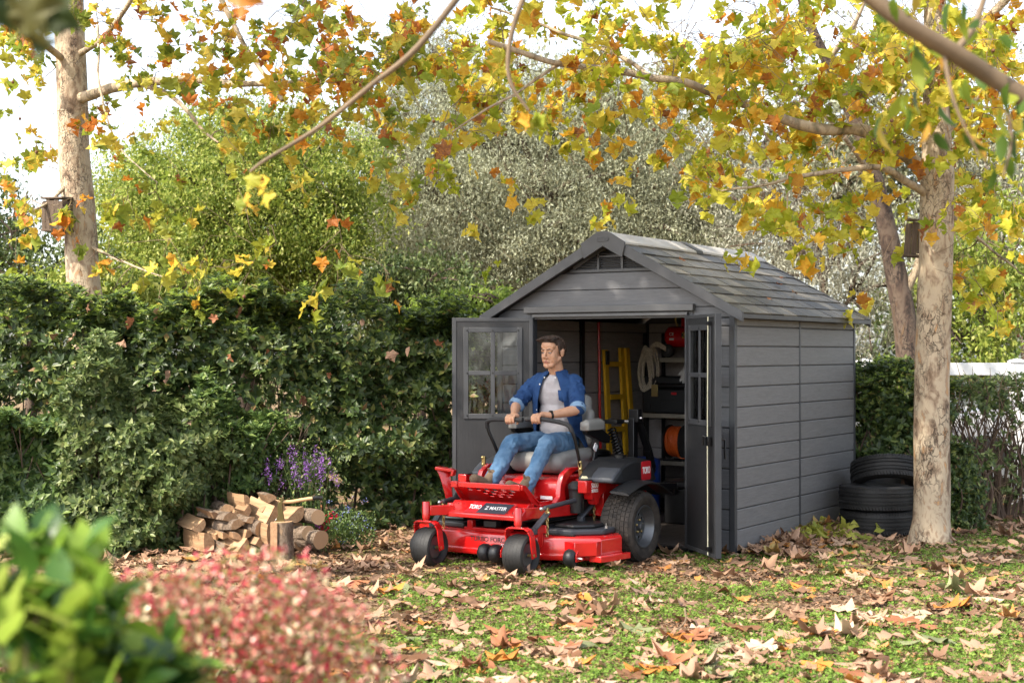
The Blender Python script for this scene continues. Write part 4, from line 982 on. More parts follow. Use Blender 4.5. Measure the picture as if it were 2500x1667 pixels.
J = {-1: dict(sh=(-.192, 1.27, 1.415), el=(-.285, 1.085, 1.215), wr=(-.150, .845, 1.155), hip=(-.095, 1.24, .895), kn=(-.165, .845, .925), an=(-.158, .545, .655)),
     1: dict(sh=(.192, 1.27, 1.412), el=(.300, 1.095, 1.190), wr=(.185, .850, 1.150), hip=(.095, 1.24, .895), kn=(.155, .850, .920), an=(.145, .585, .615))}
GR = {-1: (-.120, .757, 1.112), 1: (.125, .754, 1.122)}
for s in (-1, 1):
    j = J[s]; gx_, gy_, gz_ = GR[s]
    b.caps(Vector(j['sh']) + Vector((0, 0, -.03)), .042, j['el'], .041); el = Vector(j['el']); wr = Vector(j['wr']); mid = el.lerp(wr, .32)
    b.caps(el, .040, mid, .043); b.caps(mid, .043, wr, .027)
    b.caps(j['hip'], .075, j['kn'], .052); b.caps(j['kn'], .048, j['an'], .035)
    # palm, four fingers over the grip, thumb closing under it
    b.caps(wr, .027, (gx_ + s * .018, gy_ + .052, gz_ + .034), .026); kn0 = (gx_ - .036, gy_ + .012, gz_ + .030); kn1 = (gx_ + .036, gy_ + .014, gz_ + .030)
    b.caps((gx_ - .022, gy_ + .045, gz_ + .030), .018, (gx_ + .026, gy_ + .045, gz_ + .030), .018); b.caps(kn0, .0135, kn1, .0135)
    b.caps((gx_ - .02, gy_ + .03, gz_ + .032), .017, (gx_ + .025, gy_ + .03, gz_ + .032), .017)
    for i in range(4):
        x = gx_ + (-.034 + .0228 * i) * -s; k = (1.0, 1.08, 1.03, .88)[i]; r_ = (.0098, .0102, .0098, .0088)[i]
        a, c, d, e = (x, gy_ - .004, gz_ + .034), (x, gy_ - .031 * k, gz_ + .016), (x, gy_ - .032 * k, gz_ - .014), (x + .001 * s, gy_ - .014, gz_ - .030 * k)
        b.caps(a, r_ * 1.12, c, r_ * 1.05, 10); b.caps(c, r_ * 1.05, d, r_ * .95, 10); b.caps(d, r_ * .95, e, r_ * .85, 10)
    tx = gx_ - s * .045
    b.caps((gx_ - s * .015, gy_ + .052, gz_ + .015), .015, (tx, gy_ + .035, gz_ - .012), .0125, 10); b.caps((tx, gy_ + .035, gz_ - .012), .0120, (tx - s * .004, gy_ + .008, gz_ - .030), .0105, 10)
pb(b, 'body', SK, .0040, 5)
# face details
EYE_W = plain('eye_white', (.34, .31, .29), .4); IR = plain('iris', (.03, .022, .015), .15)
for s in (-1, 1):
    b = MB(); hell(b, (s * .030, -.0755, .002), (.0130, .0105, .0066)); e_ = pb(b, 'eye', EYE_W)
    b = MB(); hell(b, (s * .030 - .002, -.0850, .002), (.0052, .0028, .0056)); pb(b, 'iris', IR, parent=e_)
    b = MB(); hcap(b, (s * .015, -.0865, .0105), .0032, (s * .031, -.0855, .0115), .0032); hcap(b, (s * .031, -.0855, .0115), .0032, (s * .043, -.0775, .0075), .0026); pb(b, 'eyelid', SK)
    b = MB(); hcap(b, (s * .013, -.0930, .0260), .0034, (s * .032, -.0885, .0290), .0038); hcap(b, (s * .032, -.0885, .0290), .0038, (s * .048, -.0755, .0250), .0024); pb(b, 'eyebrow', HAIR)
LIP = plain('lips', (.42, .15, .12), .4)
b = MB(); hcap(b, (-.019, -.0865, -.0625), .0038, (0, -.0925, -.0605), .0055); hcap(b, (.019, -.0865, -.0625), .0038, (0, -.0925, -.0605), .0055); hcap(b, (-.013, -.0885, -.0695), .0050, (.013, -.0885, -.0695), .0050); pb(b, 'lips', LIP, .0022, 2)
b = MB(); hcap(b, (-.018, -.0945, -.0655), .0010, (.018, -.0945, -.0655), .0010); pb(b, 'mouth_line', plain('mouth_dark', (.12, .04, .035), .6))
# hair: skull cap and swept strands
b = MB(); hell(b, (0, .042, .045), (.080, .082, .075)); hell(b, (0, .012, .072), (.076, .083, .052)); hell(b, (0, .072, -.005), (.066, .045, .05)); hell(b, (0, -.028, .088), (.066, .052, .034))
for s in (-1, 1): hell(b, (s * .070, .018, .045), (.012, .042, .040)); hcap(b, (s * .0725, -.012, .03), .008, (s * .073, -.014, -.008), .005)
hr = random.Random(4)
for k in range(120):
    a = hr.uniform(-1, 1); v = hr.random(); base = Vector((a * .062, .06 - .13 * v, .085 + .025 * math.cos(a * 1.3) - .02 * abs(.35 - v)))
    d = Vector((-.3 + a * .25 + hr.uniform(-.25, .25), -.9 + hr.uniform(-.3, .3), .35 + .3 * v + hr.uniform(-.1, .25))).normalized(); ln = hr.uniform(.025, .048)
    m1 = base + d * ln * .6; m2 = m1 + Vector((d.x, d.y, d.z - .7)).normalized() * ln * .5
    hcap(b, tuple(base), .0085, tuple(m1), .006); hcap(b, tuple(m1), .006, tuple(m2), .0028)
for k in range(70):
    a = hr.uniform(R(20), R(340)) ; z = hr.uniform(-.03, .075)
    if abs(math.sin(a / 2)) < .62 and z < .05: continue
    rr = .082 * math.sqrt(max(.15, 1 - ((z - .03) / .10) ** 2)); base = Vector((rr * math.sin(a), .03 - 1.1 * rr * math.cos(a), z + .01)); hcap(b, tuple(base), .006, tuple(base + Vector((0, .008, -.022))), .003)
pb(b, 'hair', HAIR, .0030, 1)
# t-shirt
b = MB()
b.ell((0, 1.27, 1.32), (.180, .120, .17)); b.ell((0, 1.28, 1.14), (.165, .122, .18)); b.ell((0, 1.285, 1.02), (.168, .130, .10)); b.caps((-.13, 1.275, 1.415), .06, (.13, 1.275, 1.415), .06)
b.ell((0, 1.25, 1.40), (.10, .095, .085))
ts = pb(b, 'tshirt', TEE, .007, 8); folds(ts, .09, .010, 4)
# jeans
b = MB(); b.ell((0, 1.29, .92), (.178, .145, .105)); b.caps((-.09, 1.27, .95), .09, (.09, 1.27, .95), .09)
for s in (-1, 1):
    j = J[s]; hp, kn, an = Vector(j['hip']), Vector(j['kn']), Vector(j['an']); b.caps(hp, .100, hp.lerp(kn, .5), .094); b.caps(hp.lerp(kn, .5), .094, kn, .077)
    b.caps(kn, .077, kn.lerp(an, .45), .070); b.caps(kn.lerp(an, .45), .070, an, .056)
    for k in range(0):
        t_ = hr.random(); q = kn.lerp(an, t_) if k < 5 else hp.lerp(kn, .5 + .5 * t_); o_ = Vector((hr.uniform(-1, 1), hr.uniform(-1, .3), hr.uniform(-.3, 1))).normalized() * .066
        b.caps(q + o_, .010, q + o_ + Vector((hr.uniform(-.05, .05), hr.uniform(-.03, .03), hr.uniform(-.03, .03))), .007, 8)
    for k in range(5):   # bunched rings above the hem and behind the knee
        q = an.lerp(kn, .03 + .055 * k); u_ = (kn - an).normalized(); b.caps(q + Vector((-.028, -.030, -.012)) - u_ * .004 * (k % 2), .034, q + Vector((.030, -.026, .010)), .030, 10)
    # hem
    dd_ = (an - kn).normalized(); b.caps(an - dd_ * .02, .055, an + dd_ * .035, .052)
jn = pb(b, 'jeans', JEAN, .006, 5); folds(jn, .075, .015, 5)
# boots
for s in (-1, 1):
    an = Vector(J[s]['an']); x = an.x; heel = Vector((x, an.y + .01, an.z - .095)); toe = Vector((x - .022, an.y - .235, an.z + .012))
    ball = heel.lerp(toe, .68) + Vector((0, 0, .004)); b = MB()
    b.caps(heel, .040, ball, .046); b.caps(ball, .046, toe, .040); b.caps(heel + Vector((0, 0, .03)), .044, an + Vector((0, .012, .02)), .046); b.caps(heel.lerp(toe, .42) + Vector((0, 0, .012)), .042, an + Vector((0, -.01, .03)), .042)
    bt = pb(b, 'boot', BOOT, .006, 4)
    b = MB(); n_ = (toe - heel).normalized(); up_ = Vector((1, 0, 0)).cross(n_).normalized()
    if up_.z < 0: up_ = -up_
    pl = [(-.040, 0), (-.030, .035), (.05, .040), (.12, .036), (.20, .046), (.255, .040), (.285, .018), (.285, -.018), (.255, -.040), (.20, -.044), (.12, -.032), (.05, -.036), (-.030, -.032)]
    rt = Vector((1, 0, 0)); vs = [heel + n_ * a + rt * c + up_ * h for h in (-.052, -.030) for a, c in pl]; k = len(pl)
    b.add(vs, [tuple(range(k))[::-1], tuple(range(k, 2 * k))] + [(i, (i + 1) % k, k + (i + 1) % k, k + i) for i in range(k)])
    for q in range(8): b.bar(heel + n_ * (.0 + q * .034) + rt * -.03 - up_ * .055, heel + n_ * (.012 + q * .034) + rt * .03 - up_ * .055, .012, .008, up=tuple(up_))
    pb(b, 'sole', SOLE, parent=bt, bevel=.003)
    b = MB(); b.cbox(an + Vector((0, -.058, .065)), (.020, .006, .045), (R(25), 0, 0)); pb(b, 'pull_tab', BOOT, parent=bt, bevel=.002)
# shirt: shell open at the front, sleeves, cuffs, collar, buttons
RG = [(1.492, 1.262, .074, .066, 16, 16), (1.470, 1.265, .120, .080, 15, 15), (1.448, 1.270, .170, .098, 15, 16), (1.42, 1.272, .205, .116, 15, 18), (1.36, 1.272, .218, .138, 17, 24), (1.28, 1.272, .212, .146, 21, 32), (1.20, 1.275, .202, .146, 26, 38), (1.12, 1.28, .196, .148, 30, 46), (1.04, 1.285, .197, .155, 34, 58), (.99, 1.29, .202, .162, 38, 70), (.94, 1.30, .212, .172, 60, 82), (.88, 1.315, .222, .182, 92, 90), (.81, 1.335, .236, .190, 104, 98)]
NS = 72; vs = []; m_ = NS + 1; rows = []
for i in range(len(RG) - 1):
    for k in range(4):
        t_ = k / 4; rows.append([a * (1 - t_) + c * t_ for a, c in zip(RG[i], RG[i + 1])])
rows.append(list(RG[-1]))
for z, cy, rx, ry, aR, aL in rows:
    a0, a1 = R(aR), R(360 - aL)
    for k in range(m_):
        a = a0 + (a1 - a0) * k / NS; e = .82
        cx2, sy2 = -math.sin(a), -math.cos(a)
        X = rx * math.copysign(abs(cx2) ** e, cx2); Yv = ry * math.copysign(abs(sy2) ** e, sy2)
        f = 1 + .030 * noise.noise(Vector((a * 5, z * 4.5, 2))) + .022 * noise.noise(Vector((a * 11 + z * 6, z * 9, 5))) + (.05 * math.sin(a * 9) * max(0, .97 - z) * 2)
        vs.append((X * f, cy + Yv * f, z + .004 * math.sin(a * 7)))
nr = len(rows); fs = [(i * m_ + k, i * m_ + k + 1, (i + 1) * m_ + k + 1, (i + 1) * m_ + k) for i in range(nr - 1) for k in range(NS)]
sh = pb(MB().add(vs, fs), 'denim_shirt', DEN); folds(sh, .10, .016, 5); q = sh.modifiers.new('thick', 'SOLIDIFY'); q.thickness = .004; q.offset = 1
b = MB()
for s in (-1, 1):
    j = J[s]; a0, e0 = Vector(j['sh']), Vector(j['el']); d = (e0 - a0).normalized(); end = e0 - d * .015
    b.caps(a0 + Vector((-s * .03, 0, .0)), .070, a0.lerp(end, .45), .067); b.caps(a0.lerp(end, .45), .067, end, .058)
    for k in range(16):
        t_ = hr.uniform(.1, 1); p_ = a0.lerp(end, t_); o_ = Vector((hr.uniform(-1, 1), hr.uniform(-1, 1), hr.uniform(-.6, 1)))
        o_ = (o_ - d * o_.dot(d)).normalized(); w2 = d.cross(o_); b.caps(p_ + o_ * .058 - w2 * .03, .011, p_ + o_ * .058 + w2 * .03 + d * hr.uniform(-.03, .03), .009, 8)
sl = pb(b, 'shirt_sleeves', DEN, .005, 3); folds(sl, .07, .012, 5)
for s in (-1, 1):
    j = J[s]; a0, e0 = Vector(j['sh']), Vector(j['el']); d = (e0 - a0).normalized(); c0 = e0 - d * .035; u = d.orthogonal().normalized(); w2 = d.cross(u)
    vs = []; n_ = 28; prof = [(.046, .0), (.062, -.004), (.068, .008), (.068, .038), (.063, .048), (.046, .045)]
    for r_, h in prof:
        for k in range(n_):
            a = 2 * math.pi * k / n_; rr = r_ * (1 + .03 * math.sin(3 * a + s)); vs.append(c0 + d * (h + .004 * math.sin(2 * a)) + (u * math.cos(a) + w2 * math.sin(a)) * rr)
    fs = [(i * n_ + k, i * n_ + (k + 1) % n_, ((i + 1) % 6) * n_ + (k + 1) % n_, ((i + 1) % 6) * n_ + k) for i in range(6) for k in range(n_)]
    pb(MB().add(vs, fs), 'rolled_cuff', CUF)
# collar flaps
for s in (-1, 1):
    b = MB(); top = [Vector((s * .080, 1.295, 1.515)), Vector((s * .066, 1.235, 1.513)), Vector((s * .026, 1.192, 1.492))]
    bot = [Vector((s * .108, 1.300, 1.478)), Vector((s * .098, 1.200, 1.468)), Vector((s * .050, 1.155, 1.440))]
    b.add(top + bot, [(0, 1, 4, 3), (1, 2, 5, 4)]); b.add([Vector((s * .080, 1.295, 1.515)), Vector((0, 1.335, 1.525)), Vector((0, 1.352, 1.485)), Vector((s * .108, 1.300, 1.478))], [(0, 1, 2, 3)])
    o = pb(b, 'collar', DEN); q = o.modifiers.new('t', 'SOLIDIFY'); q.thickness = .004; q = o.modifiers.new('ss', 'SUBSURF'); q.levels = q.render_levels = 2
    b = MB(); b.lathe([(0, .006), (.003, .005)], (s * .052, 1.152, 1.447), 'y', 10); pb(b, 'button', M['white'])
for z, aR, cy, ry, rx in ((1.39, 16, 1.272, .130, .215), (1.29, 20.5, 1.272, .146, .212), (1.18, 27, 1.276, .147, .2)):
    a = R(aR + 4); b = MB(); b.ell((-rx * math.sin(a) ** .82, cy - ry * math.cos(a) ** .82 - .008, z), (.007, .003, .007)); pb(b, 'button', M['white'])
# placket edge and breast pocket on his left side
b = MB(); vs = []
for (x, y, z) in ((.085, 1.150, 1.345), (.160, 1.180, 1.345), (.165, 1.175, 1.27), (.13, 1.157, 1.245), (.098, 1.143, 1.265)): vs.append((x, y - .012, z))
pk = MB().add(vs, [(0, 1, 2, 3, 4)]); o = pb(pk, 'breast_pocket', DEN); q = o.modifiers.new('t', 'SOLIDIFY'); q.thickness = .006
# watch on his left wrist
wr = Vector(J[1]['wr']); el = Vector(J[1]['el']); d = (wr - el).normalized(); c0 = wr - d * .008; u = d.orthogonal().normalized(); w2 = d.cross(u); vs = []; n_ = 20
for r_, h in ((.028, -.009), (.0325, -.009), (.0325, .009), (.028, .009)):
    for k in range(n_): a = 2 * math.pi * k / n_; vs.append(c0 + d * h + (u * math.cos(a) + w2 * math.sin(a)) * r_)
fs = [(i * n_ + k, i * n_ + (k + 1) % n_, ((i + 1) % 4) * n_ + (k + 1) % n_, ((i + 1) % 4) * n_ + k) for i in range(4) for k in range(n_)]
wt = pb(MB().add(vs, fs), 'wrist_watch', M['blackm'])
b = MB(); b.ell(c0 + Vector((0, 0, .033)), (.018, .018, .006)); pb(b, 'watch_face', M['blackp'], parent=wt)
# ---------------------------------------------------------------- fence, tyres, firewood, axe, boxes
def at(px, py, Y):
    """the point Y metres in front of the camera on the line of sight measured in the photograph"""
    return Vector(((px - 1250) / 3600 * Y, Y, EYE - (py - 861) / 3600 * Y))
fence = empty('rail_fence', (3.82, 16, 0), 0, 'white painted post and rail fence behind the right hand plane tree', 'fence')
for k in range(-2, 4):
    x = k * 1.66
    MB().box(x - .068, x + .068, -.068, .068, 0, 1.545).build('post', M['white'], fence, bevel=.006)
    MB().add([(x - .08, -.08, 1.5455), (x + .08, -.08, 1.5455), (x + .08, .08, 1.5455), (x - .08, .08, 1.5455), (x - .08, -.08, 1.565), (x + .08, -.08, 1.565), (x + .08, .08, 1.565), (x - .08, .08, 1.565), (x, 0, 1.59)],
             [(3, 2, 1, 0), (0, 1, 5, 4), (1, 2, 6, 5), (2, 3, 7, 6), (3, 0, 4, 7), (4, 5, 8), (5, 6, 8), (6, 7, 8), (7, 4, 8)]).build('post_cap', M['white'], fence, smooth=False)
    if k < 3:
        for z in (.30, .85, 1.405): MB().box(x + .0685, x + 1.5915, -.022, .022, z, z + .135).build('rail', M['white'], fence, bevel=.005)
# car tyres behind the shed
def car_tyre(loc, rot, label):
    prof = [(-.065, .20), (-.09, .205), (-.108, .24), (-.108, .285), (-.095, .318), (-.075, .330)]
    for g in (-.05, -.018, .018, .05): prof += [(g - .006, .333), (g - .005, .322), (g + .005, .322), (g + .006, .333)]
    prof += [(.075, .330), (.095, .318), (.108, .285), (.108, .24), (.09, .205), (.065, .20)]
    o = MB().lathe(prof, (0, 0, 0), 'z', 64, close=True).build('car_tyre', M['rubber']); o.location = loc; o.rotation_euler = rot
    b = MB()
    for k in range(72):
        a = 2 * math.pi * k / 72
        for z0_, z1_, sk in ((-.098, -.060, .02), (.060, .098, -.02), (-.042, -.026, .012), (.026, .042, -.012)):
            vs = []
            for rr in (.326, .3375 - .006 * (abs(z0_ + z1_) / 2 > .05)):
                for zz, aa in ((z0_, a - .030 + sk), (z1_, a - .030 - sk), (z1_, a + .030 - sk), (z0_, a + .030 + sk)): vs.append((rr * math.cos(aa), rr * math.sin(aa), zz))
            b.add(vs, [(4, 5, 6, 7), (0, 1, 5, 4), (1, 2, 6, 5), (2, 3, 7, 6), (3, 0, 4, 7)])
    t = b.build('tread_block', M['rubber'], o, smooth=False); t['kind'] = 'stuff'
    return tag(o, label, 'tyre', 'old car tyres stacked between the shed and the tree')
car_tyre((3.34, 13.50, .115), (0, 0, .3), 'bottom car tyre lying flat on the ground beside the shed wall')
car_tyre((3.33, 13.49, .335), (0, .01, 1.1), 'middle car tyre lying flat on top of the bottom one')
car_tyre((3.50, 13.76, .520), (R(-20), R(7), .2), 'topmost car tyre, tilted on the other two against the hedge')

# firewood
M['logbark'] = mat_bark('log_bark', (.13, .09, .06), (.06, .04, .027), (.19, .14, .10), (.26, .17, .10), 3.2, .7)
def log_mesh(kind, r, ln, seed):
    q = random.Random(seed); prof = []
    if kind == 'round': prof = [(r * (1 + .05 * math.sin(3 * a + seed)) * math.cos(a), r * math.sin(a)) for a in [2 * math.pi * k / 18 for k in range(18)]]; nb = 18
    else:
        span = {'half': 175, 'quart': 95}[kind] + q.uniform(-10, 15); n = 8
        arc = [(r * math.cos(R(90 - span / 2 + span * k / n)), r * math.sin(R(90 - span / 2 + span * k / n))) for k in range(n + 1)]
        inner = [(q.uniform(-.15, .05) * r, q.uniform(-.05, .12) * r)] if kind == 'quart' else [(-.45 * r, q.uniform(-.12, .05) * r), (.1 * r, q.uniform(-.15, .05) * r)]
        prof = arc + inner; nb = n
        k_ = .45 if kind == 'quart' else .3; prof = [(a, c - k_ * r) for a, c in prof]
    n = len(prof); vs = []; st = 5
    for i in range(st):
        t = i / (st - 1); w_ = .012 * math.sin(2.5 * t + seed)
        for (a, c) in prof: vs.append((t * ln - ln, a * (1 + q.uniform(-.03, .03)) + w_, c * (1 + q.uniform(-.03, .03))))
    sk = q.uniform(-.15, .15)
    vs = [(x + (y * sk if x > -.01 else 0), y, z) for x, y, z in vs]
    fs = [(i * n + k, i * n + (k + 1) % n, (i + 1) * n + (k + 1) % n, (i + 1) * n + k) for i in range(st - 1) for k in range(n)] + [tuple(range(n))[::-1], tuple(range((st - 1) * n, st * n))]
    me = bpy.data.meshes.new('log'); me.from_pydata(vs, [], fs); me.update(); bm = bmesh.new(); bm.from_mesh(me); bmesh.ops.recalc_face_normals(bm, faces=bm.faces); bm.to_mesh(me); bm.free()
    me.materials.append(M['split']); me.materials.append(M['logbark']); me.materials.append(M['rings'])
    for i, p in enumerate(me.polygons):
        if i < (st - 1) * n and (i % n) < nb: p.material_index = 1
        elif kind == 'round': p.material_index = 2
    return me
LOGS = [(640, 730, 78, 'half', .36, 0, 'broad pale split log at the upper left of the pile'), (785, 560, 52, 'half', .42, 0, 'long half log lying across the very top of the pile'), (800, 665, 58, 'quart', .25, 0, 'pale wedge log tucked under the topmost log'),
 (845, 745, 58, 'quart', .22, 0, 'narrow wedge log with a triangular end beside the broad pale log'), (705, 790, 66, 'half', .26, 0, 'short half log below the broad pale split log'), (1045, 690, 82, 'half', .36, 0, 'thick half log with bark on top, left of the axe'),
 (965, 650, 55, 'quart', .3, 1, 'grey weathered wedge resting on the thick half log'), (1270, 690, 88, 'half', .36, 0, 'large split log under the axe handle'), (1030, 540, 72, 'quart', .3, 0, 'wedge log standing highest behind the axe head'),
 (1485, 722, 62, 'round', .30, 0, 'upper round log with growth rings at the right end'), (1385, 868, 62, 'round', .32, 0, 'middle round log with bark right of the chopping block'), (1500, 940, 78, 'round', .28, 0, 'lowest round log at the right end of the pile'),
 (515, 880, 48, 'quart', .42, 1, 'long bark-covered log at the left above the bottom log'), (415, 965, 92, 'half', .46, 0, 'big split log at the bottom left under the hedge'), (590, 905, 58, 'quart', .3, 0, 'pale wedge log beside the bark-covered log'),
 (705, 915, 62, 'quart', .3, 0, 'pale three-cornered log in the middle of the pile'), (805, 865, 68, 'quart', .3, 1, 'dark grey wedge log in the middle of the pile'), (930, 820, 62, 'round', .3, 1, 'dark round log with rough bark left of the chopping block'),
 (905, 955, 66, 'quart', .3, 1, 'dark wedge log low down left of the chopping block'), (770, 990, 72, 'half', .3, 0, 'half log with a curved end near the ground'), (615, 1005, 66, 'quart', .3, 0, 'wedge log near the ground behind the pink shrub'),
 (1015, 890, 84, 'half', .3, 0, 'pale half log right against the chopping block'), (1010, 1020, 60, 'quart', .3, 1, 'small dark wedge on the ground behind the chopping block'), (690, 1060, 52, 'quart', .3, 1, 'small grey wedge on the ground at the foot of the pile'),
 (860, 1075, 56, 'quart', .3, 1, 'low wedge on the ground, second from the chopping block'), (350, 790, 66, 'half', .42, 1, 'dark bark log reaching out of the hedge on the left'),
 (905, 730, 60, 'quart', .3, 2, 'dark inner log seen between the thick half log and the narrow wedge'), (1150, 800, 70, 'half', .3, 2, 'shaded log directly behind the chopping block'), (620, 640, 60, 'half', .35, 2, 'inner log filling the gap under the topmost log'), (890, 620, 60, 'half', .3, 2, 'inner half log behind the grey weathered wedge'),
 (1120, 620, 64, 'half', .3, 2, 'inner half log under the highest wedge'), (700, 700, 60, 'half', .3, 2, 'inner log behind the two narrow wedges'), (1280, 830, 60, 'round', .3, 2, 'shaded round log behind the middle round log'), (1180, 950, 70, 'half', .3, 2, 'shaded log on the ground behind the chopping block'), (1320, 960, 70, 'round', .3, 2, 'shaded round log low down between the block and the lowest round log'), (540, 800, 60, 'half', .35, 2, 'inner log behind the left end of the pile'), (480, 700, 60, 'quart', .3, 0, 'wedge half hidden behind the broad pale log')]
for i, (cx_, cy_, r, kind, ln, back, lab) in enumerate(LOGS):
    px, py = 400 + cx_ / 3.92, 1080 + cy_ / 3.92; Y = 12.12 - .0009 * (cy_ - 560) * .5 + (0, .05, .17)[back]
    p = at(px, py, Y); rm = 1.18 * r / 3.92 / 3600 * Y
    p.z = max(p.z, rm * .55)
    o = link_mesh('firewood_log', log_mesh(kind, rm, ln, i), None); o.location = p
    o.rotation_euler = (R(rnd.uniform(-160, 160)) if kind != 'half' else R(rnd.uniform(-150, -80) if i % 4 else rnd.uniform(-20, 20)), R(rnd.uniform(-3, 6)), R(rnd.uniform(-68, -38)) if kind != 'round' else R(-55 + 6 * (i % 3)))
    tag(o, lab, 'log', 'split firewood stacked by the hedge')
blk = MB().tube([(0, 0, 0), (.003, 0, .1), (0, .002, .2), (.002, 0, .30)], [.092, .082, .079, .080], 20); o = blk.build('chopping_block', M['logbark']); o.location = at(691, 1368, 11.78); o.location.z = 0
tag(o, 'upright bark-covered chopping block with an axe in its top', 'chopping block')
MB().prism([(.074 * math.cos(a) + .001, .074 * math.sin(a)) for a in [2 * math.pi * k / 18 for k in range(18)]], .3005, .305, 'z').build('cut_top', M['split'], o)
MB().prism([(-.095, -.045), (-.055, -.085), (-.03, -.092), (-.045, -.03), (-.09, .01)], .012, .303, 'z').build('split_side', M['split'], o, bevel=.004)
axe = empty('axe', o.location + Vector((-.012, 0, .30)), 0, 'axe with gilt head and black grip stuck in the chopping block', 'axe')
MB().prism([(-.052, .0), (.028, .0), (.014, .07), (.008, .155), (.022, .19), (-.018, .195), (-.032, .12), (-.028, .05)], -.012, .012, 'y').build('axe_head', plain('gilt_steel', (.16, .13, .055), .3, .8), axe, bevel=.004)
MB().prism([(-.056, -.012), (.030, -.012), (.024, .026), (-.045, .026)], -.006, .006, 'y').build('cutting_edge', M['steel'], axe, bevel=.002)
MB().tube(spline([(-.02, 0, .165), (.06, .02, .158), (.16, .05, .172), (.24, .07, .182)], 5), [.015] * 16, 10).build('handle', plain('ash_handle', (.55, .36, .18), .5), axe)
MB().tube(spline([(.235, .069, .182), (.27, .08, .186), (.315, .093, .182)], 4), [.0165] * 8 + [.019], 10).build('grip', M['rubber'], axe)
# weathered wooden boxes on the trees
M['oldwood'] = woodgrain('weathered_wood', (.11, .078, .055), 'z', .9, .45, 1.0)
def nest_box(loc, sz, label, tilt=0):
    t = empty('nest_box', loc, R(-12), label, 'nest box', 'old wooden nest boxes on the trees'); t.rotation_euler = (0, R(tilt), R(-12)); w_, h = sz
    n = 5 if w_ > .2 else 3
    for k in range(n): MB().box(-w_ / 2 + w_ * k / n + .0008, -w_ / 2 + w_ * (k + 1) / n - .0008, -w_ / 2, -w_ / 2 + .02, rnd.uniform(-.01, .012), h + rnd.uniform(-.015, .015)).build('board', M['oldwood'], t, bevel=.003)
    for s in (-1, 1): MB().box(*sorted((s * w_ / 2, s * (w_ / 2 - .02))), -w_ / 2 + .021, w_ / 2, 0, h).build('side', M['oldwood'], t, bevel=.003)
    MB().prism([(-w_ / 2 - .012, h + .018), (w_ / 2, h + .03), (w_ / 2, h + .055), (-w_ / 2 - .012, h + .038)], -w_ / 2 - .006, w_ / 2 + .006, 'x').build('lid', M['oldwood'], t, bevel=.004)
    MB().box(-w_ / 2 - .008, w_ / 2 + .008, -w_ / 2 - .01, w_ / 2, -.022, -.002).build('base', M['oldwood'], t, bevel=.003)
nest_box(at(141, 561, 15.75), (.24, .30), 'weathered wooden nest box fixed to the left plane tree trunk')
nest_box(at(2229, 622, 13.05), (.155, .27), 'small shaggy nest box hanging beside the right plane tree trunk', 4)
# ---------------------------------------------------------------- plane trees
def tubes_obj(name, lst, mat, parent, n=6, kind=None):
    b = MB()
    for pts, rs in lst: b.tube(pts, rs, n, cap=False)
    o = b.build(name, mat, parent)
    if kind: o['kind'] = kind
    return o
DENS = [[7, 6, 7, 8, 9, 7, 5, 6, 9, 7, 9, 9], [7, 6, 6, 8, 9, 8, 7, 8, 9, 8, 9, 9], [7, 4, 5, 6, 6, 7, 5, 5, 8, 8, 8, 8], [7, 3, 3, 4, 4, 3, 2, 3, 7, 7, 6, 7],
        [6, 3, 2, 3, 3, 2, 1, 2, 6, 7, 5, 7], [4, 3, 2, 2, 2, 1, 0, 0, 1, 3, 2, 6], [2, 3, 3, 2, 1, 0, 0, 0, 0, 1, 1, 5], [0, 1, 0, 0, 0, 0, 0, 0, 0, 0, 0, 3]]
def targets(colrange, depth, k=1.0):
    out = []
    for r_ in range(-5, 8):
        for c in range(12):
            if not (colrange[0] <= c < colrange[1]): continue
            d = DENS[r_][c] if r_ >= 0 else (6 if r_ > -3 else 5)
            n = -math.log(1 - .095 * d) * 90 * k / 6.0
            if r_ < 0: n *= .35
            n = int(n) + (rnd.random() < n % 1)
            for _ in range(n):
                x, y = (c + rnd.random()) * 196 * 1.063, (r_ + rnd.random()) * 100 * 1.063; Y = depth(x)
                p = at(x, y, Y)
                if 105 < x < 235 and 60 < y < 760 and Y < 16.3 and rnd.random() < .8: continue
                if 2225 < x < 2345 and 380 < y < 900 and Y < 13.1 and rnd.random() < .85: continue
                if p.z > .4: out.append(p)
    return out
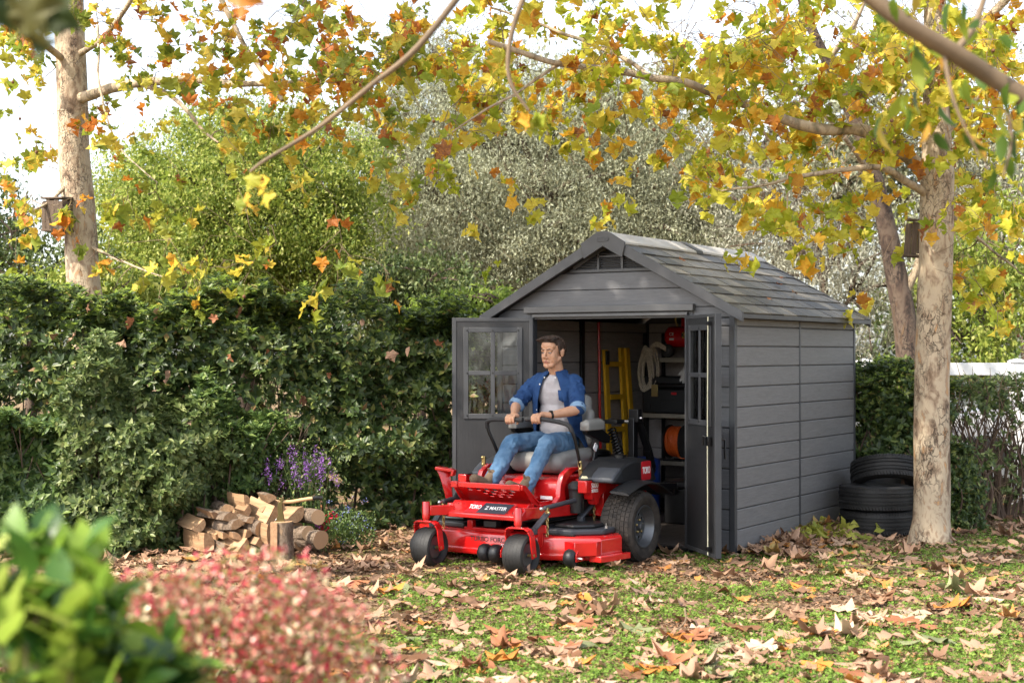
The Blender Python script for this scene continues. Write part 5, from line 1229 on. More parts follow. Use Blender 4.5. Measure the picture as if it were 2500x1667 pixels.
def plane_tree(name_lab, trunk, limbs, colrange, depth, leafm, nballs, seedv, own=300, group=None, k=1.0):
    tp, tr = trunk; base = Vector((tp[0][0], tp[0][1], 0))
    t = empty('plane_tree', base, 0, name_lab, 'tree')
    def loc(o): o.location = -base; return o
    b = MB(); P = spline(tp, 8); rs = np.interp(np.linspace(0, 1, len(P)), np.linspace(0, 1, len(tr)), tr)
    n = 40; vs = []
    for i, p in enumerate(P):
        for q in range(n):
            a = 2 * math.pi * q / n; z = p.z
            rr = rs[i] * (1 + .05 * noise.noise(Vector((math.cos(a) * 1.5, math.sin(a) * 1.5, z * 1.2 + seedv))) + .03 * noise.noise(Vector((math.cos(a) * 5, math.sin(a) * 5, z * 4 + seedv))) + max(0, .22 - z) * (.5 + .9 * max(0, math.sin(3 * a + seedv)) ** 2))
            vs.append((p.x + rr * math.cos(a), p.y + rr * math.sin(a), z))
    b.add(vs, [(i * n + q, i * n + (q + 1) % n, (i + 1) * n + (q + 1) % n, (i + 1) * n + q) for i in range(len(P) - 1) for q in range(n)])
    loc(b.build('trunk', M['bark'], t))
    nodes, nr = [], []
    for pts, r0, r1 in limbs:
        S_ = spline(pts, 8); m = len(S_); rr = [r0 + (r1 - r0) * i / (m - 1) for i in range(m)]
        S2 = [p + Vector((noise.noise(p * 3.1), noise.noise(p * 3.1 + Vector((5, 0, 0))), noise.noise(p * 3.1 + Vector((0, 5, 0))))) * .02 for p in S_]
        loc(MB().tube(S2, [r * (1 + .12 * noise.noise(p * 9)) for r, p in zip(rr, S2)], 12).build('limb', M['limb'], t))
        nodes += S2; nr += rr
    T = targets(colrange, depth, k); N0 = np.array(nodes)
    T.sort(key=lambda p: np.min(np.sum((N0 - np.array(p)) ** 2, 1)))
    NP = np.array(nodes); NR = list(nr); big, small, LP_, LR_, LS_, BALL = [], [], [], [], [], []
    for p in T:
        d2 = np.sum((NP - np.array(p)) ** 2, 1); i = int(np.argmin(d2)); a = Vector(NP[i]); ln = math.sqrt(d2[i])
        if ln < .05: continue
        mid = a.lerp(p, .5) + Vector((rnd.uniform(-.15, .15), rnd.uniform(-.15, .15), rnd.uniform(.02, .25))) * ln
        S_ = spline([a, mid, p], max(3, min(7, int(ln / .12)))); m = len(S_); r0 = min(NR[i] * .7, .004 + .009 * ln); r1 = .0022
        rr = [r0 + (r1 - r0) * j / (m - 1) for j in range(m)]
        S_ = [q + (Vector((rnd.uniform(-1, 1), rnd.uniform(-1, 1), rnd.uniform(-1, 1))) * .02 * ln if 0 < j < m - 1 else Vector((0, 0, 0))) for j, q in enumerate(S_)]
        (big if r0 > .012 else small).append((S_, rr)); NP = np.vstack([NP, np.array(S_[1:])]); NR += rr[1:]
        if rnd.random() < .75:
            q = S_[rnd.randrange(1, m)]; dn = Vector((rnd.uniform(-1, 1), rnd.uniform(-.6, .6), rnd.uniform(-1, .5))).normalized() * rnd.uniform(.25, .6); w3 = Vector((rnd.uniform(-1, 1), 0, rnd.uniform(-1, 1))) * .05
            small.append(([q, q + dn * .35 + w3, q + dn * .7 - w3 * .5, q + dn], [.0036, .003, .0024, .0014]))
        # drooping leaf shoots
        for _ in range(2):
            q = S_[rnd.randrange(m // 2, m)]; dn = Vector((rnd.uniform(-.5, .5), rnd.uniform(-.5, .5), rnd.uniform(-1, .1))).normalized() * rnd.uniform(.1, .3)
            sh = [q, q + dn * .6 + Vector((0, 0, .03)), q + dn]; small.append((sh, [.0024, .002, .0015]))
            for f in (.45, .75, 1.0):
                LP_.append(q + dn * f + Vector((rnd.uniform(-.03, .03), rnd.uniform(-.03, .03), 0)))
    for j, (S_, rr) in enumerate(sorted(big, key=lambda s: -s[1][0])[:60]):
        loc(MB().tube(S_, rr, 8).build('branch', M['limb'], t))
    rest = sorted(big, key=lambda s: -s[1][0])[60:] + small
    loc(tubes_obj('twigs', rest, M['twig'], t, 4, 'stuff'))
    P_ = np.array(LP_); N = len(P_)
    yaw = rng.uniform(0, 2 * np.pi, N); pitch = rng.normal(-1.0, .5, N); roll = rng.normal(0, .5, N)
    Rm = rotmats(N, yaw, pitch, roll); sz = rng.uniform(.07, .165, N)
    # the leaf hangs from a stalk that meets the shoot
    Pl = P_ + np.einsum('nij,j->ni', Rm, np.array([0, .35, 0])) * sz[:, None]
    vis = (Pl[:, 2] < EYE + (861 + 10) / 3600 * Pl[:, 1]); order = np.argsort(np.where(vis, Pl[:, 1] / sz, 1e9)); mine = order[:own]; others = np.setdiff1d(np.arange(N), mine)
    scat = scatter_obj('foliage', PL, Pl[others], Rm[others], sz[others], leafm, t, 'stuff'); loc(scat)
    for i in mine: leaf_piece(t, Pl[i] - np.array(base), Rm[i], sz[i], leafm)
    for _ in range(nballs):
        q = T[rnd.randrange(len(T))]
        if q.z > EYE + 861 / 3600 * q.y: continue
        bl = MB(); bl.ell(q + Vector((0, 0, -.12)), (.016, .016, .016), n=10, m=6); bl.tube([q, q + Vector((.005, 0, -.11))], .0012, 4); loc(bl.build('seed_ball', M['seed'], t))
    return t
M['seed'] = plain('seed_ball', (.16, .075, .035), .9, bump=.8, bscale=300)
_leafmesh = {}
def leaf_piece(parent, p, Rm, s, mat, tpls=None, name='leaf'):
    tpls = tpls or PL; k = rnd.randrange(len(tpls)); key = (id(tpls), k, mat.name)
    if key not in _leafmesh:
        V, F = tpls[k]; me = np_mesh(name, V, F, 3); me.materials.append(mat); _leafmesh[key] = me
    o = bpy.data.objects.new(name, _leafmesh[key]); COL.objects.link(o); o.parent = parent
    Mx = Matrix([list(r) + [0] for r in Rm] + [[0, 0, 0, 1]]); o.matrix_local = Matrix.Translation(Vector(p)) @ Mx @ Matrix.Scale(float(s), 4)
    return o
def c2(x, y, Y): return at(x * 1.063, y * 1.063, Y)
# left plane tree, behind the hedge
tl = [(at(228, 861, 16).x, 16.0, 0), c2(205, 760, 16), c2(190, 640, 16), c2(183, 500, 16), c2(170, 350, 16), c2(165, 200, 16), c2(160, 60, 16), c2(158, -120, 16), c2(150, -420, 16.2)]
plane_tree('tall left plane tree with flaky grey bark rising behind the hedge', (tl, [.21, .19, .178, .175, .17, .165, .16, .14, .09]),
  [([c2(185, 225, 15.9), c2(250, 205, 15.6), c2(330, 190, 15.2), c2(480, 186, 14.8), c2(560, 196, 14.6), c2(690, 188, 14.3), c2(820, 160, 13.8)], .062, .014),
   ([c2(330, 195, 15.2), c2(400, 225, 15.1), c2(465, 300, 15.0), c2(500, 330, 14.9)], .03, .010), ([c2(175, 130, 16), c2(235, 90, 15.6), c2(290, 15, 15.2), c2(340, -90, 15)], .035, .02),
   ([c2(225, 60, 15.8), c2(230, 200, 15.3), c2(270, 330, 15), c2(360, 420, 14.6)], .016, .006), ([c2(480, -60, 14.6), c2(530, 40, 14.5), c2(590, 150, 14.5), c2(650, 230, 14.3)], .03, .018),
   ([c2(160, 150, 16), c2(90, 90, 15.5), c2(20, 30, 15), c2(-80, -60, 14.6)], .04, .02), ([c2(170, 420, 16), c2(100, 470, 15.6), c2(20, 500, 15.2)], .022, .008), ([c2(190, 560, 16), c2(280, 600, 15.6), c2(380, 640, 15)], .02, .006),
   ([c2(160, -100, 16), c2(320, -200, 15), c2(560, -260, 14), c2(800, -300, 13)], .07, .03), ([c2(158, -100, 16), c2(0, -240, 15.6), c2(-150, -350, 15.2)], .06, .03)],
  (0, 5), lambda x: rnd.uniform(13.2, 16.8) - x * .0016, M['leaf_left'], 22, 1.3, k=.68)
# right plane tree, beside the shed
tr_ = [(at(2270, 861, 12.8).x, 12.8, 0), c2(2137, 1230, 12.8), c2(2141, 1100, 12.8), c2(2140, 900, 12.8), c2(2146, 700, 12.8), c2(2151, 520, 12.8), c2(2152, 400, 12.8), c2(2150, 250, 12.85), c2(2148, 80, 12.9), c2(2150, -150, 13), c2(2180, -450, 13)]
plane_tree('right plane tree with pale peeling bark standing beside the shed', (tr_, [.172, .162, .156, .150, .145, .145, .142, .11, .10, .085, .05]),
  [([c2(2145, 415, 12.8), c2(2085, 360, 12.7), c2(2020, 315, 12.5), c2(1950, 298, 12.4), c2(1880, 297, 12.3), c2(1800, 275, 12.2), c2(1720, 245, 12.1), c2(1640, 215, 12), c2(1540, 182, 11.9), c2(1400, 160, 11.8), c2(1260, 140, 11.6), c2(1120, 95, 11.4)], .062, .020),
   ([c2(2135, 450, 12.8), c2(2080, 420, 12.6), c2(2020, 385, 12.4), c2(1900, 395, 12.2), c2(1760, 420, 12.0), c2(1660, 440, 11.9)], .04, .006), ([c2(2155, 380, 12.8), c2(2180, 300, 12.9), c2(2215, 250, 13), c2(2290, 190, 13.2)], .03, .015),
   ([c2(2150, 200, 12.8), c2(2250, 60, 12.6), c2(2380, -60, 12.4)], .045, .03), ([c2(2148, 0, 12.9), c2(1980, -130, 12.6), c2(1760, -220, 12.2), c2(1500, -260, 11.8), c2(1200, -280, 11.4)], .06, .03), ([c2(1500, 175, 11.9), c2(1380, 110, 12.4), c2(1250, 60, 12.8), c2(1130, 20, 13)], .02, .01),
   ([c2(1290, 145, 11.7), c2(1190, 210, 11.6), c2(1090, 265, 11.5), c2(1000, 330, 11.5)], .014, .006), ([c2(1720, 245, 12.1), c2(1755, 310, 12.2), c2(1805, 380, 12.3), c2(1810, 520, 12.3)], .012, .006), ([c2(2165, 480, 12.8), c2(2240, 540, 12.9), c2(2330, 620, 13)], .02, .008)],
  (5, 12), lambda x: rnd.uniform(11.4, 14.6), M['leaf_right'], 30, 4.7, k=.70)
# the pale-limbed tree behind the shed
b_ = [(at(2230, 861, 18).x, 18, 0), c2(2085, 800, 18), c2(2060, 640, 18), c2(2020, 450, 17.9), c2(1985, 330, 17.8), c2(1930, 200, 17.7), c2(1870, 80, 17.6), c2(1830, -40, 17.5), c2(1760, -300, 17.4)]
bt = empty('plane_tree', (b_[0][0], 18, 0), 0, 'leaning dark-trunked tree behind the shed with a pale upper limb', 'tree')
MB().tube(spline(b_, 6), list(np.interp(np.linspace(0, 1, 49), np.linspace(0, 1, 9), [.17, .15, .135, .10, .085, .075, .06, .05, .03])), 16).build('trunk', M['bark_dark'], bt).location = -bt.location
for pts, r0, r1 in (([c2(1985, 330, 17.8), c2(2040, 250, 17.6), c2(2080, 150, 17.4), c2(2090, 40, 17.2)], .06, .03), ([c2(2000, 400, 17.8), c2(1950, 330, 17.3), c2(1900, 270, 17.0), c2(1840, 230, 16.8)], .035, .015), ([c2(1900, 140, 17.7), c2(1960, 60, 17.4), c2(2010, -60, 17.2)], .04, .02), ([c2(2070, 690, 18), c2(2110, 600, 17.9), c2(2120, 480, 17.8)], .06, .03)):
    S_ = spline(pts, 6); MB().tube(S_, [r0 + (r1 - r0) * i / (len(S_) - 1) for i in range(len(S_))], 10).build('limb', M['limb'], bt).location = -bt.location
tw = []
for _ in range(220):
    x = rnd.uniform(1500, 2352); y = rnd.uniform(-50, 640 if x > 2150 else 420); p = c2(x, y, rnd.uniform(16.5, 18)); d = Vector((rnd.uniform(-1, 1), rnd.uniform(-.4, .4), rnd.uniform(-.5, 1))).normalized()
    tw.append(([p, p + d * .25 + Vector((0, 0, .03)), p + d * .55], [.007, .005, .002]))
tubes_obj('twigs', tw, M['twig'], bt, 4, 'stuff').location = -bt.location

# ---------------------------------------------------------------- foliage masses
def clump_points(ells, nclump, per, cr, shell=.55):
    """leaf positions in clumps spread through ellipsoids (centre, radii)"""
    vol = np.array([r[0] * r[1] * r[2] for c, r in ells]) ** .67; pick = rng.choice(len(ells), nclump, p=vol / vol.sum())
    C = np.array([c for c, r in ells])[pick]; Rr = np.array([r for c, r in ells])[pick]
    d = rng.normal(size=(nclump, 3)); d /= np.linalg.norm(d, axis=1)[:, None]; rad = np.where(rng.random(nclump) < .18, rng.uniform(.95, 1.32, nclump), rng.uniform(shell, 1.0, nclump))[:, None]
    CC = C + d * Rr * rad; P = np.repeat(CC, per, 0) + np.clip(rng.normal(size=(nclump * per, 3)), -1.9, 1.9) * cr * np.repeat(rng.uniform(.5, 1.3, nclump), per)[:, None]
    return P
def mass(name, part, ells, nclump, per, cr, tpls, size, mat, parent, shell=.5, pitch=None):
    P = clump_points(ells, nclump, per, cr, shell); P = P[P[:, 2] > .03]; N = len(P)
    Rm = rotmats(N, None, rng.normal(-.5, .8, N) if pitch is None else pitch(N), rng.normal(0, .6, N))
    return scatter_obj(part, tpls, P, Rm, rng.uniform(size * .7, size * 1.3, N), mat, parent, 'stuff')
M['olive'] = leafmat('olive_leaf', [(0, (.15, .13, .07)), (.35, (.28, .29, .18)), (.8, (.42, .44, .30)), (1, (.54, .56, .42))], .7, .3, .15)
M['privet'] = leafmat('bright_tree_leaf', [(0, (.10, .16, .03)), (.4, (.24, .31, .05)), (.8, (.40, .44, .09)), (1, (.55, .56, .20))], .5, .45, .3)
M['hedge'] = leafmat('hedge_leaf', [(0, (.028, .055, .016)), (.5, (.068, .11, .030)), (.85, (.13, .18, .045)), (.97, (.27, .31, .08)), (1, (.25, .15, .07))], .42, .3, .45)
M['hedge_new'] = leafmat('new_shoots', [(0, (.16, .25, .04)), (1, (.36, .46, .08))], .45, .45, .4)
M['shrub_l'] = leafmat('shrub_leaf', [(0, (.04, .08, .022)), (.5, (.09, .155, .04)), (1, (.22, .30, .08))], .38, .35, .5)
M['shrub_p'] = leafmat('pale_shrub_leaf', [(0, (.05, .085, .025)), (.5, (.11, .16, .045)), (.85, (.20, .25, .08)), (1, (.32, .36, .15))], .45, .35, .4)
M['dark_far'] = leafmat('far_leaf', [(0, (.04, .07, .02)), (.6, (.10, .14, .04)), (1, (.20, .23, .08))], .5, .3, .4)
M['grey_far'] = leafmat('grey_green_leaf', [(0, (.18, .17, .12)), (.5, (.32, .32, .24)), (1, (.48, .48, .38))], .6, .3, .3)
def E_(x, y, Y, rx, ry, rz): return (tuple(c2(x, y, Y)), (rx, ry, rz))
def bg_tree(name, lab, ells, nclump, per, cr, tpls, size, mat, trunk_r, dark='bark_dark', shell=.5):
    c0 = ells[0][0]; t = empty(name, (c0[0], c0[1], 0), 0, lab, 'tree' if 'tree' in name else 'bush')
    o = mass(name, 'crown', ells, nclump, per, cr, tpls, size, mat, t, shell); o.location = -t.location
    base = Vector((c0[0], c0[1], 0)); b = MB(); 
    b.tube(spline([base, base + Vector((.05, 0, c0[2] * .4)), Vector(c0)], 5), list(np.linspace(trunk_r, trunk_r * .6, 11)), 10)
    b.build('trunk', M[dark], t).location = -t.location
    tws = []
    for c, r in ells:
        for _ in range(10):
            d = Vector((rnd.gauss(0, 1), rnd.gauss(0, 1), rnd.gauss(.3, 1))).normalized(); e = Vector(c) + Vector((d.x * r[0], d.y * r[1], d.z * r[2])) * .9
            s0 = Vector(c0).lerp(Vector(c), .6) - Vector((0, 0, .2 * r[2])); tws.append((spline([s0, s0.lerp(e, .5) + Vector((rnd.uniform(-.2, .2), rnd.uniform(-.2, .2), .1)), e], 4), list(np.linspace(trunk_r * .35, .008, 9))))
    tubes_obj('limbs', tws, M[dark], t, 5, 'stuff').location = -t.location
    return t
bg_tree('leafy_tree', 'round bright green tree behind the hedge, in front of the left sky', [E_(560, 500, 20, 1.7, 1.3, 1.2), E_(400, 560, 20, 1.0, 1.0, .9), E_(720, 430, 20.3, 1.0, 1.0, 1.1), E_(520, 370, 20.3, 1.0, .9, .8), E_(700, 590, 20, .8, .9, .7), E_(320, 440, 20.5, .7, .8, .6), E_(460, 640, 19.8, 1.2, 1.0, .6)],
        2300, 60, .13, OV1, .058, M['privet'], .16)
bg_tree('olive_tree', 'huge silvery olive tree filling the middle behind the shed', [E_(1240, 420, 23, 2.2, 1.6, 1.6), E_(1000, 470, 22.6, 1.2, 1.2, 1.2), E_(1480, 430, 23, 1.5, 1.3, 1.5), E_(1130, 250, 23.4, 1.1, 1.1, .9), E_(1380, 260, 23.4, 1.2, 1.1, .8), E_(900, 330, 23.2, .7, .8, 1.0), E_(1060, 600, 22.4, 1.4, 1.1, .8), E_(1300, 590, 22.6, 1.8, 1.2, .8), E_(1590, 560, 22.6, .9, 1.0, 1.0), E_(980, 160, 24, .6, .6, .7)],
        4600, 64, .16, OLV, .062, M['olive'], .25)
bg_tree('far_tree', 'tall shadowy green tree standing behind the huge olive tree', [E_(1250, 430, 28, 3.6, 1.5, 2.0), E_(900, 520, 28, 2.0, 1.4, 1.6), E_(1600, 450, 28, 2.4, 1.4, 2.0), E_(1950, 380, 28, 2.2, 1.4, 2.3), E_(2250, 420, 28, 1.8, 1.4, 2.3)], 2200, 40, .22, OV1, .12, M['olive'], .25, shell=.1)
bg_tree('grey_bush', 'pale grey-leaved bushy tree behind the rear of the shed roof', [E_(1890, 610, 20, .95, .9, 1.0), E_(2000, 680, 19.6, .8, .8, .9), E_(1800, 520, 21, 1.0, .9, .9), E_(1700, 450, 22, .9, .9, .9)], 520, 44, .10, OLV, .07, M['grey_far'], .1)
bg_tree('garden_bush', 'yellow-green bush behind the white fence at the right edge', [E_(2250, 700, 19, .8, .7, .8), E_(2330, 560, 19.5, .8, .8, .8), E_(2200, 790, 18.6, .8, .6, .45), E_(2150, 620, 20, .6, .7, .7)], 300, 40, .10, OV1, .085, M['privet'], .07)
bg_tree('grey_bush', 'grey twiggy bush above the fence post at the far right', [E_(2350, 720, 22, .9, .9, .8), E_(2260, 480, 23, 1.0, .9, 1.2), E_(2430, 500, 22, 1.0, 1., 1.4)], 330, 42, .12, OLV, .075, M['grey_far'], .08)
bg_tree('dark_bush', 'dark green bush under the nest box behind the left hedge', [E_(60, 640, 18, 1.1, .8, .6), E_(-40, 560, 18.5, .8, .8, .8)], 300, 40, .10, OV1, .07, M['dark_far'], .08)
bg_tree('pale_bush', 'bright yellow-green bush just over the hedge beside the left tree trunk', [E_(260, 670, 17, .9, .6, .35), E_(400, 690, 17, .7, .6, .25), E_(120, 690, 17.3, .5, .5, .25)], 240, 40, .09, OV1, .07, M['privet'], .05)
bg_tree('dark_bush', 'dark green bush between the leafy tree and the olive tree', [E_(960, 660, 19, .75, .7, .45), E_(880, 690, 19, .6, .6, .35), E_(1080, 700, 18.5, .6, .5, .3)], 260, 40, .09, OV1, .07, M['dark_far'], .07)
bg_tree('pale_bush', 'bright yellow-green bush just above the left door of the shed', [E_(1080, 715, 15.6, .42, .35, .22), E_(1140, 700, 15.5, .22, .25, .12), E_(1010, 730, 15.6, .4, .3, .18)], 110, 30, .07, OV1, .07, M['hedge_new'], .05)
# far belt of trees closing the view
far = []
for k in range(26): far.append((( -30 + k * 2.4 + rnd.uniform(-.5, .5), 34 + rnd.uniform(-2, 2), 1.3 + rnd.uniform(0, .9)), (1.9, 1.2, 1.7 + rnd.uniform(0, .7))))
o = mass('far', 'far_tree_belt', far, 2400, 26, .22, OV1, .20, M['dark_far'], None, .4); tag(o, kind='stuff')
# pale parked car glimpsed over the fence
car = empty('parked_car', at(2560, 861, 19.5) * Vector((1, 1, 0)) if False else Vector((at(2560, 861, 19.5).x, 19.5, 0)), R(10), 'pale silver car roof just showing above the fence at the right edge', 'car')
M['carpaint'] = plain('silver_paint', (.5, .52, .56), .25, .6, coat=.6)
MB().prism([(-2.1, .35), (-2.15, .75), (-1.9, .95), (-1.1, 1.02), (-.55, 1.47), (.75, 1.50), (1.35, 1.08), (2.0, 1.0), (2.15, .8), (2.1, .35)], -.85, .85, 'y').build('body', M['carpaint'], car, bevel=.06, seg=3)
for s in (-1, 1): MB().prism([(-.95, 1.05), (-.5, 1.40), (.7, 1.42), (1.1, 1.08)], s * .852, s * .856, 'y').build('side_window', M['glass'], car)
for x in (-1.35, 1.35):
    for y in (-.8, .8): MB().lathe([(-.1, .001), (-.1, .31), (.1, .31), (.1, .001)], (x, y, .31), 'y', 24).build('wheel', M['rubber'], car)

# ---------------------------------------------------------------- hedges
SPR = [sprig(OV[k % 3], 6, 55, .95) for k in range(4)]; SPR1 = [sprig(OV1[k % 2], 7, 60, .95) for k in range(5)]
def hedge(name, lab, line, height, thick, n, size, mat, cat='hedge', topnew=0, own=300, lump=.16, cover=None, seedv=0., stems=40, low=.0, hn=.05):
    """line: list of (x, y) of the front foot, height function of t"""
    Lp = [Vector((x, y, 0)) for x, y in line]; S_ = spline(Lp, 10); S_ = [Vector(p) for p in S_]; m = len(S_)
    base = S_[m // 2].copy(); t = empty(name, base, 0, lab, cat)
    u = rng.random(n); z01 = rng.random(n) ** .95; dep = rng.beta(1.0, 2.2, n) * thick
    onT = rng.random(n) < .22
    P = np.zeros((n, 3)); Nrm = np.zeros((n, 3))
    SA = np.array(S_); ii = np.clip((u * (m - 1)).astype(int), 0, m - 2); fr = (u * (m - 1) - ii)[:, None]; Pos = SA[ii] * (1 - fr) + SA[ii + 1] * fr
    tan = SA[ii + 1] - SA[ii]; tan /= np.linalg.norm(tan, axis=1)[:, None]; back = np.stack([-tan[:, 1], tan[:, 0], tan[:, 2] * 0], 1)
    sg = np.sign(back[:, 1])[:, None]; back = back * sg
    Hh = np.array([height(a) * (1 + hn * noise.noise(Vector((p[0] * 2.3, p[1] * 2.3, seedv))) * 2 + hn * noise.noise(Vector((p[0] * 6.5, p[1] * 6.5, seedv)))) for a, p in zip(u, Pos)]); z = np.where(onT, Hh * rng.uniform(.93, 1.03, n), low + z01 * (Hh - low)); dd = np.where(onT, rng.random(n) * thick, dep)
    P = Pos + back * dd[:, None]; P[:, 2] = z
    ln = np.array([noise.noise(Vector((p[0] * 1.9 + seedv, p[2] * 1.9, seedv))) + .5 * noise.noise(Vector((p[0] * 4.5 + seedv, p[2] * 4.5, seedv + 9))) for p in P])
    P -= back * (ln * lump)[:, None]; rnd_top = np.clip((z / Hh - .82) / .18, 0, 1) ** 2 * .22; P += back * (rnd_top * (~onT))[:, None]
    if cover is not None: keep = np.array([rnd.random() < cover(p) for p in P]); P, back, dd, onT, z = P[keep], back[keep], dd[keep], onT[keep], z[keep]
    N = len(P); out = -back * np.where(onT, .35, 1)[:, None] + np.stack([rng.normal(0, .45, N), rng.normal(0, .2, N), rng.normal(.55, .35, N) + onT * .9], 1); out /= np.linalg.norm(out, axis=1)[:, None]
    # rotation taking +Z to out
    a = np.cross(out, rng.normal(size=(N, 3))); a /= np.linalg.norm(a, axis=1)[:, None]; c = np.cross(out, a); Rm = np.stack([a, c, out], 2)
    o = scatter_obj('foliage', SPR1, P - np.array(base), Rm, rng.uniform(size * .7, size * 1.35, N), mat, t, 'stuff')
    if topnew:
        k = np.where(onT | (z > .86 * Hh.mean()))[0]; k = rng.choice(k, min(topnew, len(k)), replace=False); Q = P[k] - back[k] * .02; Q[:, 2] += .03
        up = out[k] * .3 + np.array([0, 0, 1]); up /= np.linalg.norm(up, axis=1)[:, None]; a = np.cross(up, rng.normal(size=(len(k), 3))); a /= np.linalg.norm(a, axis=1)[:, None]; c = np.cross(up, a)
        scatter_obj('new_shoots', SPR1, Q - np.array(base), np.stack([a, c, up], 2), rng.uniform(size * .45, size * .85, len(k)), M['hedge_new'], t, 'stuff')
    front = np.argsort(dd + rng.random(N) * .05)[:own]
    for i in front:
        j = rnd.random() * 6.28; q = P[i] - back[i] * .03 - np.array(base)
        leaf_piece(t, q, rotmats(1, np.array([rnd.random() * 6.28]), np.array([rnd.gauss(-.4, .5)]), np.array([rnd.gauss(0, .4)]))[0], size * rnd.uniform(.9, 1.2), mat, OV)
    st = []
    for _ in range(stems):
        a = rnd.random(); p = S_[int(a * (m - 1))] + Vector((rnd.uniform(-.1, .1), thick * rnd.uniform(.25, .6), 0)); h = height(a) * rnd.uniform(.7, .95)
        st.append((spline([p, p + Vector((rnd.uniform(-.12, .12), rnd.uniform(-.1, .1), h * .5)), p + Vector((rnd.uniform(-.25, .25), rnd.uniform(-.15, .15), h))], 4), list(np.linspace(rnd.uniform(.008, .018), .004, 9))))
    tubes_obj('stems', st, M['twig_dark'], t, 5, 'stuff').location = -base
    return t
def hmain(a): return 2.14 - .26 * min(1, max(0, (a - .66) / .2)) + .06 * math.sin(a * 13) + .05 * math.sin(a * 31) + .22 * noise.noise(Vector((a * 26, 0, 0))) + .10 * noise.noise(Vector((a * 70, 3, 0)))
def cov(p):   # bare hollow and thin foot where light shows through
    q = Vector((p[0] * 1.1, 0, p[2] * 1.5)); v = noise.noise(q + Vector((3, 0, 1)))
    r_ = 1.0 if v < .18 else .28
    if p[2] < .55 and p[0] > -2.3: r_ *= .62
    return r_
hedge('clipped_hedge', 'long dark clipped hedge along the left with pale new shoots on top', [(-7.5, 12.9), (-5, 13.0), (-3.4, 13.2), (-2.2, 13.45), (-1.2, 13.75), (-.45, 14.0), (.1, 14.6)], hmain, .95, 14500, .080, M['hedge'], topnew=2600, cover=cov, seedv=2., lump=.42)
hedge('garden_shrub', 'glossy green shrub bulging from the hedge at the left edge', [(-4.7, 11.75), (-4.0, 11.9), (-3.35, 12.3)], lambda a: 1.22 - .2 * a + .12 * math.sin(a * 7), .9, 3800, .074, M['shrub_l'], 'shrub', own=200, lump=.46, seedv=7., hn=.22)
hedge('garden_shrub', 'loose small-leaved shrub spilling over the left end of the woodpile', [(-3.7, 11.95), (-3.1, 12.0), (-2.75, 12.25), (-2.35, 12.75)], lambda a: 1.42 - .35 * a + .16 * math.sin(a * 8), .8, 4200, .064, M['shrub_p'], 'shrub', own=200, lump=.44, seedv=17., hn=.22)
hedge('garden_shrub', 'arching bright-leaved shrub just above the middle of the woodpile', [(-2.75, 12.75), (-2.3, 12.75), (-1.95, 13.1)], lambda a: 1.32 - .2 * a, .6, 2300, .068, M['shrub_l'], 'shrub', own=150, lump=.25, hn=.2, seedv=27., low=.45, cover=lambda p: 1.0 if p[2] > .62 else .4)
hedge('clipped_hedge', 'dark green hedge between the tyres and the right plane tree', [(2.9, 14.9), (3.4, 14.35), (3.9, 14.3), (4.3, 14.35)], lambda a: 1.42 + .08 * math.sin(a * 12), .7, 3300, .066, M['hedge'], topnew=500, own=200, lump=.2, seedv=37.)
hedge('clipped_hedge', 'low rounded bush at the foot of the hedge right of the plane tree', [(3.75, 13.55), (4.05, 13.45), (4.35, 13.6)], lambda a: .72 + .1 * math.sin(a * 3.1), .5, 1500, .05, M['hedge'], 'bush', own=120, lump=.12, seedv=47.)
hedge('clipped_hedge', 'thin part-bare hedge with brown twigs at the right edge', [(4.25, 14.3), (4.9, 14.35), (5.6, 14.4), (6.6, 14.5)], lambda a: 1.34 + .05 * math.sin(a * 14), .6, 1500, .06, M['shrub_p'], topnew=0, own=100, lump=.2, seedv=57., stems=150, cover=lambda p: .9 if p[2] > 1.05 else .4)
o = bpy.data.objects.get('clipped_hedge.003')
br = []
for _ in range(420):
    p = Vector((rnd.uniform(4.25, 6.3), rnd.uniform(14.35, 14.8), rnd.uniform(.1, 1.3))); d = Vector((rnd.gauss(0, .5), rnd.gauss(0, .3), rnd.gauss(.6, .5))).normalized() * rnd.uniform(.15, .4)
    br.append(([p, p + d * .5 + Vector((rnd.uniform(-.03, .03), 0, .02)), p + d], [.005, .004, .002]))
for _ in range(260):
    p = Vector((rnd.uniform(-2.6, -.4), 13.75 + rnd.uniform(0, .4), rnd.uniform(.1, 1.7))); p.y += (p.x + 2.2) * .28; d = Vector((rnd.gauss(0, .35), rnd.gauss(0, .25), rnd.gauss(.7, .4))).normalized() * rnd.uniform(.2, .5)
    br.append(([p, p + d * .5, p + d], [.006, .004, .002]))
tubes_obj('bare_twigs', br[:420], M['twig'], o, 4, 'stuff').location = -o.location
h0 = bpy.data.objects['clipped_hedge']; tubes_obj('bare_twigs', br[420:], M['twig_dark'], h0, 4, 'stuff').location = -h0.location
